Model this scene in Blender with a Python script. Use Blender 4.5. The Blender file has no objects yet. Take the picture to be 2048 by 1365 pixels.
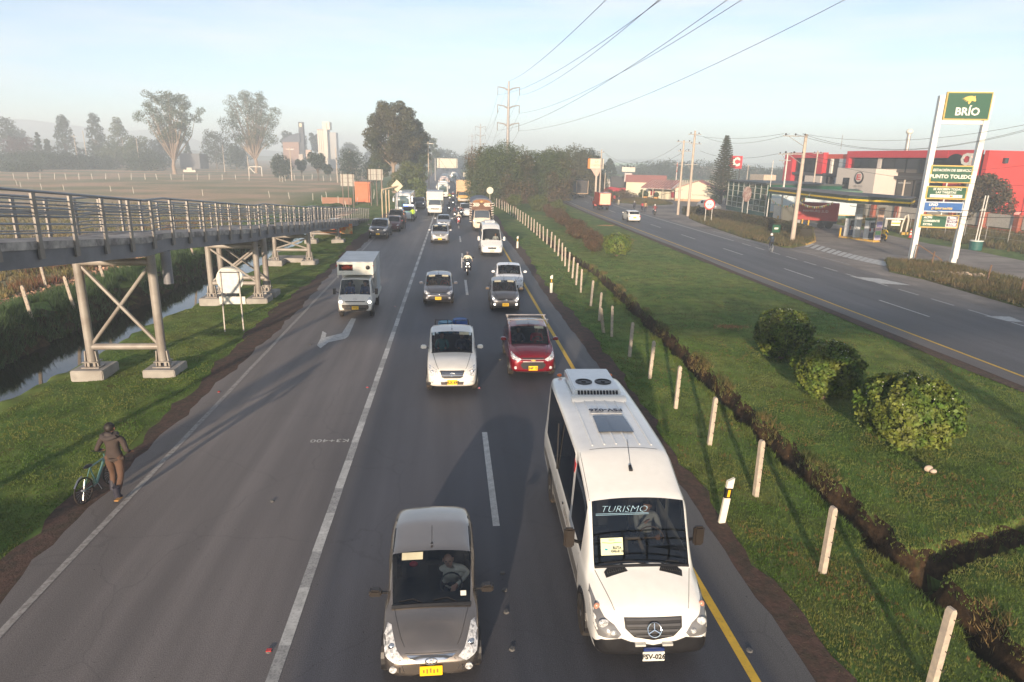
import bpy, bmesh, math, random
import numpy as np
from mathutils import Vector, Matrix
from mathutils.bvhtree import BVHTree
R_ = math.radians
scn = bpy.context.scene
COL = scn.collection
# ------------------------------------------------------------------ camera
CAM_H, FPX = 7.65, 1325.0
RM = np.array([[0.99575628, -0.0898333, 0.01998507],
               [-0.00460414, -0.26551536, -0.96409564],
               [0.09191424, 0.95991227, -0.26480219]])
cd = bpy.data.cameras.new('camera'); cam = bpy.data.objects.new('camera', cd); COL.objects.link(cam)
cd.sensor_width = 36; cd.lens = FPX / 2048 * 36; cd.clip_start = 0.05; cd.clip_end = 9000
r_, u_, b_ = RM[0], -RM[1], -RM[2]
cam.matrix_world = Matrix(((r_[0], u_[0], b_[0], 0), (r_[1], u_[1], b_[1], 0), (r_[2], u_[2], b_[2], CAM_H), (0, 0, 0, 1)))
scn.camera = cam
# ------------------------------------------------------------------ world, sun, exposure
SUN_EL, SUN_AZ = R_(9.5), R_(195.0)          # shadows run forward and a little to the right
SUN_STR, SKY_STR, EXPO = 5.0, 0.118, 0.88
w = bpy.data.worlds.new('World'); scn.world = w; w.use_nodes = True
nt = w.node_tree; nt.nodes.clear()
out = nt.nodes.new('ShaderNodeOutputWorld'); bg = nt.nodes.new('ShaderNodeBackground')
sky = nt.nodes.new('ShaderNodeTexSky'); sky.sky_type = 'NISHITA'; sky.sun_disc = False
sky.sun_elevation = SUN_EL; sky.sun_rotation = SUN_AZ; sky.altitude = 2500
sky.air_density = 1.0; sky.dust_density = 2.2; sky.ozone_density = 1.6
bg.inputs[1].default_value = SKY_STR
tc = nt.nodes.new('ShaderNodeTexCoord'); mp = nt.nodes.new('ShaderNodeMapping')
mp.inputs['Scale'].default_value = (1.2, 1.0, 9.0); mp.inputs['Rotation'].default_value = (0.10, -0.22, 0.3)
nz = nt.nodes.new('ShaderNodeTexNoise'); nz.inputs['Scale'].default_value = 2.1; nz.inputs['Detail'].default_value = 7
nz.inputs['Roughness'].default_value = 0.62
cr = nt.nodes.new('ShaderNodeValToRGB'); cr.color_ramp.elements[0].position = 0.43; cr.color_ramp.elements[1].position = 0.78
cr.color_ramp.elements[1].color = (0.55, 0.55, 0.55, 1)
mx = nt.nodes.new('ShaderNodeMix'); mx.data_type = 'RGBA'; mx.inputs[7].default_value = (5.9, 5.4, 5.1, 1)
hs_ = nt.nodes.new('ShaderNodeHueSaturation'); hs_.inputs['Saturation'].default_value = .76
L = nt.links.new
L(tc.outputs['Generated'], mp.inputs[0]); L(mp.outputs[0], nz.inputs[0]); L(nz.outputs[0], cr.inputs[0])
L(cr.outputs[0], mx.inputs[0]); L(sky.outputs[0], hs_.inputs['Color']); L(hs_.outputs[0], mx.inputs[6]); L(mx.outputs[2], bg.inputs[0]); L(bg.outputs[0], out.inputs[0])
sd = bpy.data.lights.new('sun', 'SUN'); sd.energy = SUN_STR; sd.angle = R_(0.9); sd.color = (1.0, 0.79, 0.58)
sun = bpy.data.objects.new('sun', sd); COL.objects.link(sun)
sdir = Vector((math.sin(SUN_AZ) * math.cos(SUN_EL), math.cos(SUN_AZ) * math.cos(SUN_EL), math.sin(SUN_EL)))
sun.rotation_euler = sdir.to_track_quat('Z', 'Y').to_euler(); sun.location = (0, -20, 40)
vs = scn.view_settings; vs.view_transform = 'Standard'; vs.look = 'None'; vs.exposure = EXPO; vs.gamma = 1
try: vs.use_curve_mapping = False
except Exception: pass
scn.cycles.max_bounces = 6; scn.cycles.transparent_max_bounces = 12; scn.cycles.volume_bounces = 2
# ------------------------------------------------------------------ measuring helpers (pixel of the 2048 photo -> world point)
def ray(px, py): return RM.T @ np.array([px - 1024.0, py - 682.5, FPX])
def G(px, py, z=0.0):
    r = ray(px, py); t = (z - CAM_H) / r[2]; return Vector((r[0] * t, r[1] * t, z))
def Vp(px, py, Y):
    r = ray(px, py); t = Y / r[1]; return Vector((r[0] * t, Y, CAM_H + r[2] * t))
def PL(px, py, A, B):                        # pixel -> point on the vertical plane through ground points A, B : (s along A->B, z)
    d = Vector((B[0] - A[0], B[1] - A[1])); Ln = d.length; n = np.array([-d[1], d[0]])
    r = ray(px, py); t = (n @ np.array([A[0], A[1]])) / (n @ r[:2])
    p = r * t; return (float(((p[0] - A[0]) * d[0] + (p[1] - A[1]) * d[1]) / Ln), float(CAM_H + p[2]))
# ------------------------------------------------------------------ materials
MC = {}
def nodes(name):
    m = bpy.data.materials.new(name); m.use_nodes = True; nt = m.node_tree
    return m, nt, nt.nodes['Principled BSDF']
def mat(name, c=(.5, .5, .5), r=.6, metal=0, var=.12, sc=6.0, bump=0, bsc=40, coat=0, c2=None, sc2=1.0, lo=.42, hi=.62, em=0, spec=.5, isl=0, alpha=None, stretch=None):
    if name in MC: return MC[name]
    m, nt, p = nodes(name); L = nt.links.new
    tcn = nt.nodes.new('ShaderNodeTexCoord'); src = tcn.outputs['Object']
    if stretch:
        mpn = nt.nodes.new('ShaderNodeMapping'); mpn.inputs['Scale'].default_value = stretch; L(src, mpn.inputs[0]); src = mpn.outputs[0]
    n = nt.nodes.new('ShaderNodeTexNoise'); n.inputs['Scale'].default_value = sc; n.inputs['Detail'].default_value = 5; L(src, n.inputs[0])
    mrn = nt.nodes.new('ShaderNodeMapRange'); mrn.inputs[3].default_value = 1 - var; mrn.inputs[4].default_value = 1 + var
    mrn.inputs[1].default_value = .3; mrn.inputs[2].default_value = .7; L(n.outputs[0], mrn.inputs[0])
    col = None
    if c2:
        n2 = nt.nodes.new('ShaderNodeTexNoise'); n2.inputs['Scale'].default_value = sc2; n2.inputs['Detail'].default_value = 6; n2.inputs['Roughness'].default_value = .6; L(src, n2.inputs[0])
        rp = nt.nodes.new('ShaderNodeValToRGB'); rp.color_ramp.elements[0].position = lo; rp.color_ramp.elements[1].position = hi
        rp.color_ramp.elements[0].color = (*c, 1); rp.color_ramp.elements[1].color = (*c2, 1); L(n2.outputs[0], rp.inputs[0]); col = rp.outputs[0]
    mixn = nt.nodes.new('ShaderNodeMix'); mixn.data_type = 'RGBA'; mixn.blend_type = 'MULTIPLY'; mixn.inputs[0].default_value = 1
    mixn.inputs[6].default_value = (*c, 1)
    if col: L(col, mixn.inputs[6])
    L(mrn.outputs[0], mixn.inputs[7]); fin = mixn.outputs[2]
    if isl:
        gi = nt.nodes.new('ShaderNodeNewGeometry'); mr2 = nt.nodes.new('ShaderNodeMapRange'); mr2.inputs[3].default_value = 1 - isl; mr2.inputs[4].default_value = 1 + isl
        L(gi.outputs['Random Per Island'], mr2.inputs[0]); mi = nt.nodes.new('ShaderNodeMix'); mi.data_type = 'RGBA'; mi.blend_type = 'MULTIPLY'; mi.inputs[0].default_value = 1
        L(fin, mi.inputs[6]); L(mr2.outputs[0], mi.inputs[7]); fin = mi.outputs[2]
    L(fin, p.inputs['Base Color'])
    p.inputs['Roughness'].default_value = r; p.inputs['Metallic'].default_value = metal
    p.inputs['Specular IOR Level'].default_value = spec
    if coat: p.inputs['Coat Weight'].default_value = coat; p.inputs['Coat Roughness'].default_value = .04
    if em: p.inputs['Emission Color'].default_value = (*c, 1); p.inputs['Emission Strength'].default_value = em
    if bump:
        nb = nt.nodes.new('ShaderNodeTexNoise'); nb.inputs['Scale'].default_value = bsc; nb.inputs['Detail'].default_value = 6; L(src, nb.inputs[0])
        b = nt.nodes.new('ShaderNodeBump'); b.inputs['Strength'].default_value = bump; b.inputs['Distance'].default_value = .02; L(nb.outputs[0], b.inputs['Height']); L(b.outputs[0], p.inputs['Normal'])
    MC[name] = m; return m
def glassmat(name, tint=(.10, .12, .13), tr=.55, rough=.02):
    if name in MC: return MC[name]
    m, nt, p = nodes(name); L = nt.links.new
    tb = nt.nodes.new('ShaderNodeBsdfTransparent'); tb.inputs[0].default_value = (tr, tr * 1.04, tr * 1.03, 1)
    gb = nt.nodes.new('ShaderNodeBsdfGlossy'); gb.inputs['Roughness'].default_value = rough; gb.inputs[0].default_value = (.95, .97, 1, 1)
    lw = nt.nodes.new('ShaderNodeFresnel'); lw.inputs[0].default_value = 1.5
    mm = nt.nodes.new('ShaderNodeMath'); mm.operation = 'MULTIPLY_ADD'; mm.inputs[1].default_value = 1.0; mm.inputs[2].default_value = .015
    ms = nt.nodes.new('ShaderNodeMixShader'); L(lw.outputs[0], mm.inputs[0]); L(mm.outputs[0], ms.inputs[0]); L(tb.outputs[0], ms.inputs[1]); L(gb.outputs[0], ms.inputs[2])
    L(ms.outputs[0], nt.nodes['Material Output'].inputs[0]); nt.nodes.remove(p)
    MC[name] = m; return m
def leafmat(name, c, c2, sc=.5, lo=.4, hi=.62, isl=.35, tr=.25, var=.2):
    """leaf material: noise patches of two greens, every leaf its own shade, some translucency"""
    if name in MC: return MC[name]
    m = mat(name, c, r=.55, c2=c2, sc2=sc, lo=lo, hi=hi, isl=isl, var=var, sc=2.5, spec=.3)
    nt = m.node_tree; p = nt.nodes['Principled BSDF']; L = nt.links.new
    tb = nt.nodes.new('ShaderNodeBsdfTranslucent'); ms = nt.nodes.new('ShaderNodeMixShader'); ms.inputs[0].default_value = tr
    src = p.inputs['Base Color'].links[0].from_socket; L(src, tb.inputs[0]); L(p.outputs[0], ms.inputs[1]); L(tb.outputs[0], ms.inputs[2])
    L(ms.outputs[0], nt.nodes['Material Output'].inputs[0]); return m
# ------------------------------------------------------------------ scene objects
def tag(o, label=None, cat=None, group=None, kind=None):
    if label: o['label'] = label
    if cat: o['category'] = cat
    if group: o['group'] = group
    if kind: o['kind'] = kind
    return o
def thing(name, loc, label, cat, rz=0, group=None, scale=None):
    o = bpy.data.objects.new(name, None); o.empty_display_size = .2; COL.objects.link(o)
    o.location = loc; o.rotation_euler = (0, 0, rz)
    if scale: o.scale = (scale,) * 3 if not hasattr(scale, '__len__') else scale
    return tag(o, label, cat, group)
def link(name, me, m, parent=None):
    o = bpy.data.objects.new(name, me); COL.objects.link(o)
    if m is not None and not me.materials:
        for q in (m if isinstance(m, (list, tuple)) else [m]): me.materials.append(q)
    if parent is not None: o.parent = parent
    return o
def copytree(o, parent=None, loc=None, rz=None, label=None, sc=None):
    c = o.copy(); COL.objects.link(c)
    if parent is not None: c.parent = parent
    if loc is not None: c.location = loc
    if rz is not None: c.rotation_euler[2] = rz
    if label: c['label'] = label
    if sc is not None: c.scale = (sc,) * 3 if not hasattr(sc, '__len__') else sc
    for ch in list(o.children): copytree(ch, c)
    return c
def fast(name, V, F, m=None, parent=None, smooth=False, mi=None):
    """numpy mesh, all faces with the same vertex count"""
    V = np.asarray(V, dtype=np.float32); F = np.asarray(F, dtype=np.int32); k = F.shape[1]
    me = bpy.data.meshes.new(name); me.vertices.add(len(V)); me.vertices.foreach_set('co', V.ravel())
    me.loops.add(F.size); me.loops.foreach_set('vertex_index', F.ravel())
    me.polygons.add(len(F)); me.polygons.foreach_set('loop_start', np.arange(0, F.size, k, dtype=np.int32))
    if mi is not None: me.polygons.foreach_set('material_index', np.asarray(mi, dtype=np.int32))
    me.update(calc_edges=True); me.validate()
    if smooth: me.shade_smooth()
    return link(name, me, m, parent)
class MB:
    def __init__(s): s.v = []; s.f = []; s.sm = False
    def add(s, v, f):
        n = len(s.v); s.v += [tuple(q) for q in v]; s.f += [tuple(i + n for i in q) for q in f]; return s
    def box(s, x0, x1, y0, y1, z0, z1):
        return s.add([(x0, y0, z0), (x1, y0, z0), (x1, y1, z0), (x0, y1, z0), (x0, y0, z1), (x1, y0, z1), (x1, y1, z1), (x0, y1, z1)],
                     [(0, 3, 2, 1), (4, 5, 6, 7), (0, 1, 5, 4), (1, 2, 6, 5), (2, 3, 7, 6), (3, 0, 4, 7)])
    def obox(s, a, b, wx, wz, up=(0, 0, 1)):
        """beam of section wx x wz from a to b"""
        a = Vector(a); b = Vector(b); d = (b - a).normalized(); u = Vector(up)
        x = d.cross(u)
        if x.length < 1e-4: x = Vector((1, 0, 0))
        x.normalize(); z = x.cross(d); x *= wx / 2; z *= wz / 2
        return s.add([a - x - z, a + x - z, a + x + z, a - x + z, b - x - z, b + x - z, b + x + z, b - x + z],
                     [(0, 1, 2, 3), (7, 6, 5, 4), (0, 4, 5, 1), (1, 5, 6, 2), (2, 6, 7, 3), (3, 7, 4, 0)])
    def tube(s, pts, rad, n=8, cap=True):
        pts = [Vector(p) for p in pts]; rs = rad if hasattr(rad, '__len__') else [rad] * len(pts); ring = []; V = []; F = []
        px = None
        for i, p in enumerate(pts):
            d = (pts[min(i + 1, len(pts) - 1)] - pts[max(i - 1, 0)]).normalized()
            if px is None: x = d.orthogonal().normalized()
            else:
                x = px - d * px.dot(d); x = x.normalized() if x.length > 1e-5 else d.orthogonal().normalized()
            px = x; y = d.cross(x)
            for k in range(n):
                a = 2 * math.pi * k / n; V.append(p + (x * math.cos(a) + y * math.sin(a)) * rs[i])
        for i in range(len(pts) - 1):
            for k in range(n): F.append((i * n + k, i * n + (k + 1) % n, (i + 1) * n + (k + 1) % n, (i + 1) * n + k))
        if cap: F.append(tuple(range(n))[::-1]); F.append(tuple((len(pts) - 1) * n + k for k in range(n)))
        s.sm = True; return s.add(V, F)
    def prism(s, poly, z0, z1):
        n = len(poly); V = [(x, y, z0) for x, y in poly] + [(x, y, z1) for x, y in poly]
        return s.add(V, [tuple(range(n))[::-1], tuple(range(n, 2 * n))] + [(i, (i + 1) % n, n + (i + 1) % n, n + i) for i in range(n)])
    def prismY(s, poly, y0, y1):            # poly in (x,z)
        n = len(poly); V = [(x, y0, z) for x, z in poly] + [(x, y1, z) for x, z in poly]
        return s.add(V, [tuple(range(n)), tuple(range(n, 2 * n))[::-1]] + [(i, n + i, n + (i + 1) % n, (i + 1) % n) for i in range(n)])
    def prismX(s, poly, x0, x1):            # poly in (y,z)
        n = len(poly); V = [(x0, y, z) for y, z in poly] + [(x1, y, z) for y, z in poly]
        return s.add(V, [tuple(range(n)), tuple(range(n, 2 * n))[::-1]] + [(i, n + i, n + (i + 1) % n, (i + 1) % n) for i in range(n)])
    def ball(s, c, rx, ry=None, rz=None, n=12, m=8):
        ry = ry or rx; rz = rz or rx; V = []; F = []
        for j in range(1, m):
            t = math.pi * j / m
            for i in range(n): a = 2 * math.pi * i / n; V.append((c[0] + rx * math.sin(t) * math.cos(a), c[1] + ry * math.sin(t) * math.sin(a), c[2] + rz * math.cos(t)))
        V.append((c[0], c[1], c[2] + rz)); V.append((c[0], c[1], c[2] - rz)); T = len(V) - 2
        for j in range(m - 2):
            for i in range(n): F.append((j * n + i, (j + 1) * n + i, (j + 1) * n + (i + 1) % n, j * n + (i + 1) % n))
        for i in range(n): F.append((T, i, (i + 1) % n)); F.append((T + 1, (m - 2) * n + (i + 1) % n, (m - 2) * n + i))
        s.sm = True; return s.add(V, F)
    def lathe(s, prof, c=(0, 0, 0), n=20, axis='z'):
        V = []; F = []
        for r, h in prof:
            for i in range(n):
                a = 2 * math.pi * i / n; q = (r * math.cos(a), r * math.sin(a), h)
                if axis == 'x': q = (q[2], q[0], q[1])
                if axis == 'y': q = (q[0], q[2], q[1])
                V.append((c[0] + q[0], c[1] + q[1], c[2] + q[2]))
        for j in range(len(prof) - 1):
            for i in range(n): F.append((j * n + i, j * n + (i + 1) % n, (j + 1) * n + (i + 1) % n, (j + 1) * n + i))
        F.append(tuple(range(n))[::-1]); F.append(tuple((len(prof) - 1) * n + i for i in range(n)))
        s.sm = True; return s.add(V, F)
    def build(s, name, m, parent=None, smooth=None, bevel=0):
        me = bpy.data.meshes.new(name); me.from_pydata(s.v, [], s.f); me.update()
        bm = bmesh.new(); bm.from_mesh(me); bmesh.ops.recalc_face_normals(bm, faces=bm.faces)
        if bevel: bmesh.ops.bevel(bm, geom=bm.edges, offset=bevel, segments=2, affect='EDGES', clamp_overlap=True)
        bm.to_mesh(me); bm.free()
        if smooth if smooth is not None else s.sm:
            me.shade_smooth()
            try: me.set_sharp_from_angle(angle=R_(40))
            except Exception: pass
        return link(name, me, m, parent)
def text(body, size, m, parent, loc, rot=(math.pi / 2, 0, 0), name='lettering', ext=.004, bold=0.0, shear=0, ax='CENTER', sx=1.0):
    cu = bpy.data.curves.new(name, 'FONT'); cu.body = body; cu.size = size; cu.extrude = ext; cu.align_x = ax; cu.align_y = 'CENTER'
    cu.offset = bold; cu.shear = shear; cu.resolution_u = 2
    t = bpy.data.objects.new('t', cu); COL.objects.link(t); bpy.context.view_layer.update()
    me = bpy.data.meshes.new_from_object(t.evaluated_get(bpy.context.evaluated_depsgraph_get())); bpy.data.objects.remove(t); bpy.data.curves.remove(cu)
    me.name = name; me.materials.clear(); o = link(name, me, m, parent); o.location = loc; o.rotation_euler = rot; o.scale = (sx, 1, 1); return o
rnd = random.Random(7)
# common materials
WHITE = mat('white_paint', (.80, .79, .76), r=.28, coat=.4, var=.03)
BLACK = mat('black_plastic', (.012, .012, .014), r=.45, var=.2)
RUBBER = mat('rubber', (.02, .019, .018), r=.85, var=.3, c2=(.09, .06, .04), sc2=9, lo=.5, hi=.75)
CHROME = mat('chrome', (.75, .75, .76), r=.12, metal=1, var=.05)
STEEL = mat('alloy', (.45, .45, .46), r=.3, metal=.9, var=.1)
DARKIN = mat('dark_interior', (.02, .021, .024), r=.8, var=.2)
LAMP = mat('lamp_lens', (.60, .61, .62), r=.10, var=.35, sc=22, coat=1, spec=1, c2=(.25, .26, .27), sc2=14, lo=.5, hi=.6)
LAMPON = mat('lit_lamp', (1, .93, .78), r=.2, var=.02, em=2.2)
YPLATE = mat('yellow_plate', (.85, .52, .01), r=.45, var=.04)
GLASS = glassmat('clear_glass', tr=.74)
TINT = glassmat('tinted_glass', tr=.22)
DGLASS = mat('dark_window_glass', (.012, .016, .02), r=.06, var=.1, spec=.9, coat=.5)
CONC = mat('concrete', (.36, .34, .31), r=.9, var=.18, sc=4, bump=.3, bsc=30, c2=(.24, .22, .20), sc2=2, lo=.45, hi=.7)
GALV = mat('galvanised_steel', (.42, .41, .39), r=.45, metal=.5, var=.1)
REDL = mat('red_lens', (.5, .02, .015), r=.15, var=.05, coat=.6)
ORL = mat('orange_lens', (.75, .16, .02), r=.2, var=.05, coat=.5)
WOOD = mat('weathered_wood', (.16, .09, .05), r=.85, var=.3, sc=14)
# ================================================================== GROUND
def xd(y): return np.interp(y, [0, 8, 18, 27, 38, 45, 58, 75, 95, 130], [9.3, 9.25, 9.35, 9.7, 10.05, 10.3, 9.75, 9.6, 9.4, 9.2])
def xr(y): y = np.asarray(y, float); return 21.85 + np.clip(y - 90.0, 0, 80) ** 2 * 0.00048 + np.maximum(0, y - 170) * .077
def wob(x, y, s=1.0, k=0.0): return (np.sin(x * 1.7 * s + y * .9 * s + k) + np.sin(x * .8 * s - y * 1.9 * s + 2 * k) + np.sin(x * 3.1 * s + 1.3 + y * 2.3 * s)) / 3
def hz(x, y):
    x = np.asarray(x, float); y = np.asarray(y, float); x, y = np.broadcast_arrays(x, y)
    z = np.full(x.shape, -.05)
    # left side: verge, canal, bank, field
    lip = -14.05 + .35 * np.sin(y * .19) + .2 * np.sin(y * .53) + wob(x * 0, y, 2.2) * .15
    u = x - lip
    zl = np.interp(u, [-60, -12, -7, -5.2, -4.2, -3.5, -3.0, -.9, -.35, 0, 2.5, 5], [-.35, -.3, .1, .6, .45, -.6, -1.5, -1.5, -.85, -.3, -.12, -.05])
    fade = np.clip((118 - y) / 20, 0, 1); zl = zl * fade + (-.12) * (1 - fade)
    z = np.where(x < -8.4, zl + .035 * wob(x, y, 1.3) * (u > -.2) + .16 * wob(x, y, .9) * ((u < -4) & (u > -9)) + .1 * wob(x, y, 3.1) * ((u < -3.3) & (u > -8)), z)
    # median: verge, ditch, mound
    d = x - xd(y) + .12 * wob(x * 0, y, 1.9) + .05 * wob(x * 0, y, 5)
    dep = np.interp(y, [0, 50, 70, 100, 125], [.95, .9, .45, .25, .0])
    zm = np.interp(x, [6.0, 7.0, 8.6, 10.5, 14, 18, 20.6], [-.05, -.1, -.17, .03, .1, .02, -.05]) + .05 * wob(x, y, .8) * np.clip((x - 6.2) / 1.5, 0, 1) * np.clip((20.5 - x) / 2, 0, 1)
    cut = np.interp(d, [-.46, -.34, -.2, .06, .2, .40], [0, .25, 1, 1, .55, 0])
    zm = zm - dep * cut
    br = y - np.interp(x, [9.2, 10.2, 12.4, 16, 20], [10.75, 11.05, 11.7, 12.3, 12.6])
    cb = np.interp(br, [-.35, -.18, .12, .4], [0, 1, 1, 0]) * np.clip((x - 9.2) / .4, 0, 1) * np.interp(x, [9, 11, 16, 19], [.8, .65, .5, .2])
    zm = np.minimum(zm, np.interp(x, [6, 8.6, 10.5, 14, 20], [-.05, -.17, .03, .1, 0]) - cb * .95)
    z = np.where((x > 5.7) & (x < 20.8) & (y < 135), zm, z)
    # right side, gently rising bank behind the forecourt
    z = np.where(x > 52, -.05 + np.clip((x - 52) / 12, 0, 1) * .5 * np.clip((105 - y) / 20, 0, 1), z)
    return z
def axis(parts):
    o = []
    for a, b, s in parts: o += list(np.arange(a, b, s))
    return np.array(o)
def geo(a, b, k=1.22, s=3.0):
    o = []; x = a
    while x < b: o.append(x); x += s; s *= k
    o.append(b); return np.array(o)
xs = np.concatenate([-geo(34, 5000)[::-1], axis([(-33.5, -20, .8), (-20, -13, .2), (-13, -8.4, .35), (-8.4, 5.7, 1.5), (5.7, 8.3, .3), (8.3, 11, .09), (11, 14, .25), (14, 21, .5), (21, 70, 2.5)]), geo(70, 5000)])
ys = np.concatenate([-geo(20, 3000)[::-1], axis([(-19, 5, 1.5), (5, 30, .22), (30, 62, .45), (62, 140, 1.2)]), geo(140, 6000, 1.2, 2)])
XX, YY = np.meshgrid(xs, ys); ZZ = hz(XX, YY)
nx, ny = len(xs), len(ys); I = np.arange(nx * ny).reshape(ny, nx)
Fq = np.stack([I[:-1, :-1], I[:-1, 1:], I[1:, 1:], I[1:, :-1]], -1).reshape(-1, 4)
def groundmat():
    m = mat('ground_grass', (.092, .155, .036), r=.95, var=.35, sc=1.4, c2=(.165, .190, .052), sc2=.22, lo=.42, hi=.66, bump=.5, bsc=16, spec=.1)
    nt = m.node_tree; L = nt.links.new; p = nt.nodes['Principled BSDF']; N = nt.nodes.new
    base = p.inputs['Base Color'].links[0].from_socket
    def mixc(a, col, fac):
        q = N('ShaderNodeMix'); q.data_type = 'RGBA'; L(a, q.inputs[6]); L(fac, q.inputs[0])
        if isinstance(col, tuple): q.inputs[7].default_value = (*col, 1)
        else: L(col, q.inputs[7])
        return q.outputs[2]
    def noise(sc, lo, hi, det=6, rough=.6):
        n = N('ShaderNodeTexNoise'); n.inputs['Scale'].default_value = sc; n.inputs['Detail'].default_value = det; n.inputs['Roughness'].default_value = rough
        L(t.outputs['Object'], n.inputs[0]); r = N('ShaderNodeMapRange'); r.inputs[1].default_value = lo; r.inputs[2].default_value = hi; L(n.outputs[0], r.inputs[0]); return r.outputs[0]
    t = N('ShaderNodeTexCoord'); sx = N('ShaderNodeSeparateXYZ'); L(t.outputs['Object'], sx.inputs[0])
    # dry straw patches
    base = mixc(base, (.15, .105, .04), noise(3.3, .56, .75, 8, .7))
    base = mixc(base, (.10, .055, .028), noise(.9, .60, .72, 8, .7))
    # pasture west of the canal is straw coloured
    mr = N('ShaderNodeMapRange'); mr.inputs[1].default_value = -23; mr.inputs[2].default_value = -30; L(sx.outputs[0], mr.inputs[0])
    n3 = N('ShaderNodeTexNoise'); n3.inputs['Scale'].default_value = .05; n3.inputs['Detail'].default_value = 7; L(t.outputs['Object'], n3.inputs[0])
    cr = N('ShaderNodeValToRGB'); cr.color_ramp.elements[0].position = .40; cr.color_ramp.elements[1].position = .62
    cr.color_ramp.elements[0].color = (.30, .27, .15, 1); cr.color_ramp.elements[1].color = (.56, .38, .24, 1); L(n3.outputs[0], cr.inputs[0])
    base = mixc(base, cr.outputs[0], mr.outputs[0])
    # bare soil where the bank is steep
    g = N('ShaderNodeNewGeometry'); sn = N('ShaderNodeSeparateXYZ'); L(g.outputs['True Normal'], sn.inputs[0])
    ms = N('ShaderNodeMapRange'); ms.inputs[1].default_value = .80; ms.inputs[2].default_value = .55; L(sn.outputs[2], ms.inputs[0])
    rgbs = N('ShaderNodeMix'); rgbs.data_type = 'RGBA'; rgbs.inputs[6].default_value = (.028, .019, .012, 1); rgbs.inputs[7].default_value = (.085, .052, .028, 1); L(noise(5, .42, .66, 8, .7), rgbs.inputs[0])
    base = mixc(base, rgbs.outputs[2], ms.outputs[0])
    mz = N('ShaderNodeMapRange'); mz.inputs[1].default_value = -.55; mz.inputs[2].default_value = -.8; L(sx.outputs[2], mz.inputs[0])
    base = mixc(base, (.02, .017, .012), mz.outputs[0])
    L(base, p.inputs['Base Color']); return m
GROUND = groundmat()
g = fast('ground', np.stack([XX, YY, ZZ], -1).reshape(-1, 3), Fq, GROUND, smooth=True); tag(g, kind='structure')
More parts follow.
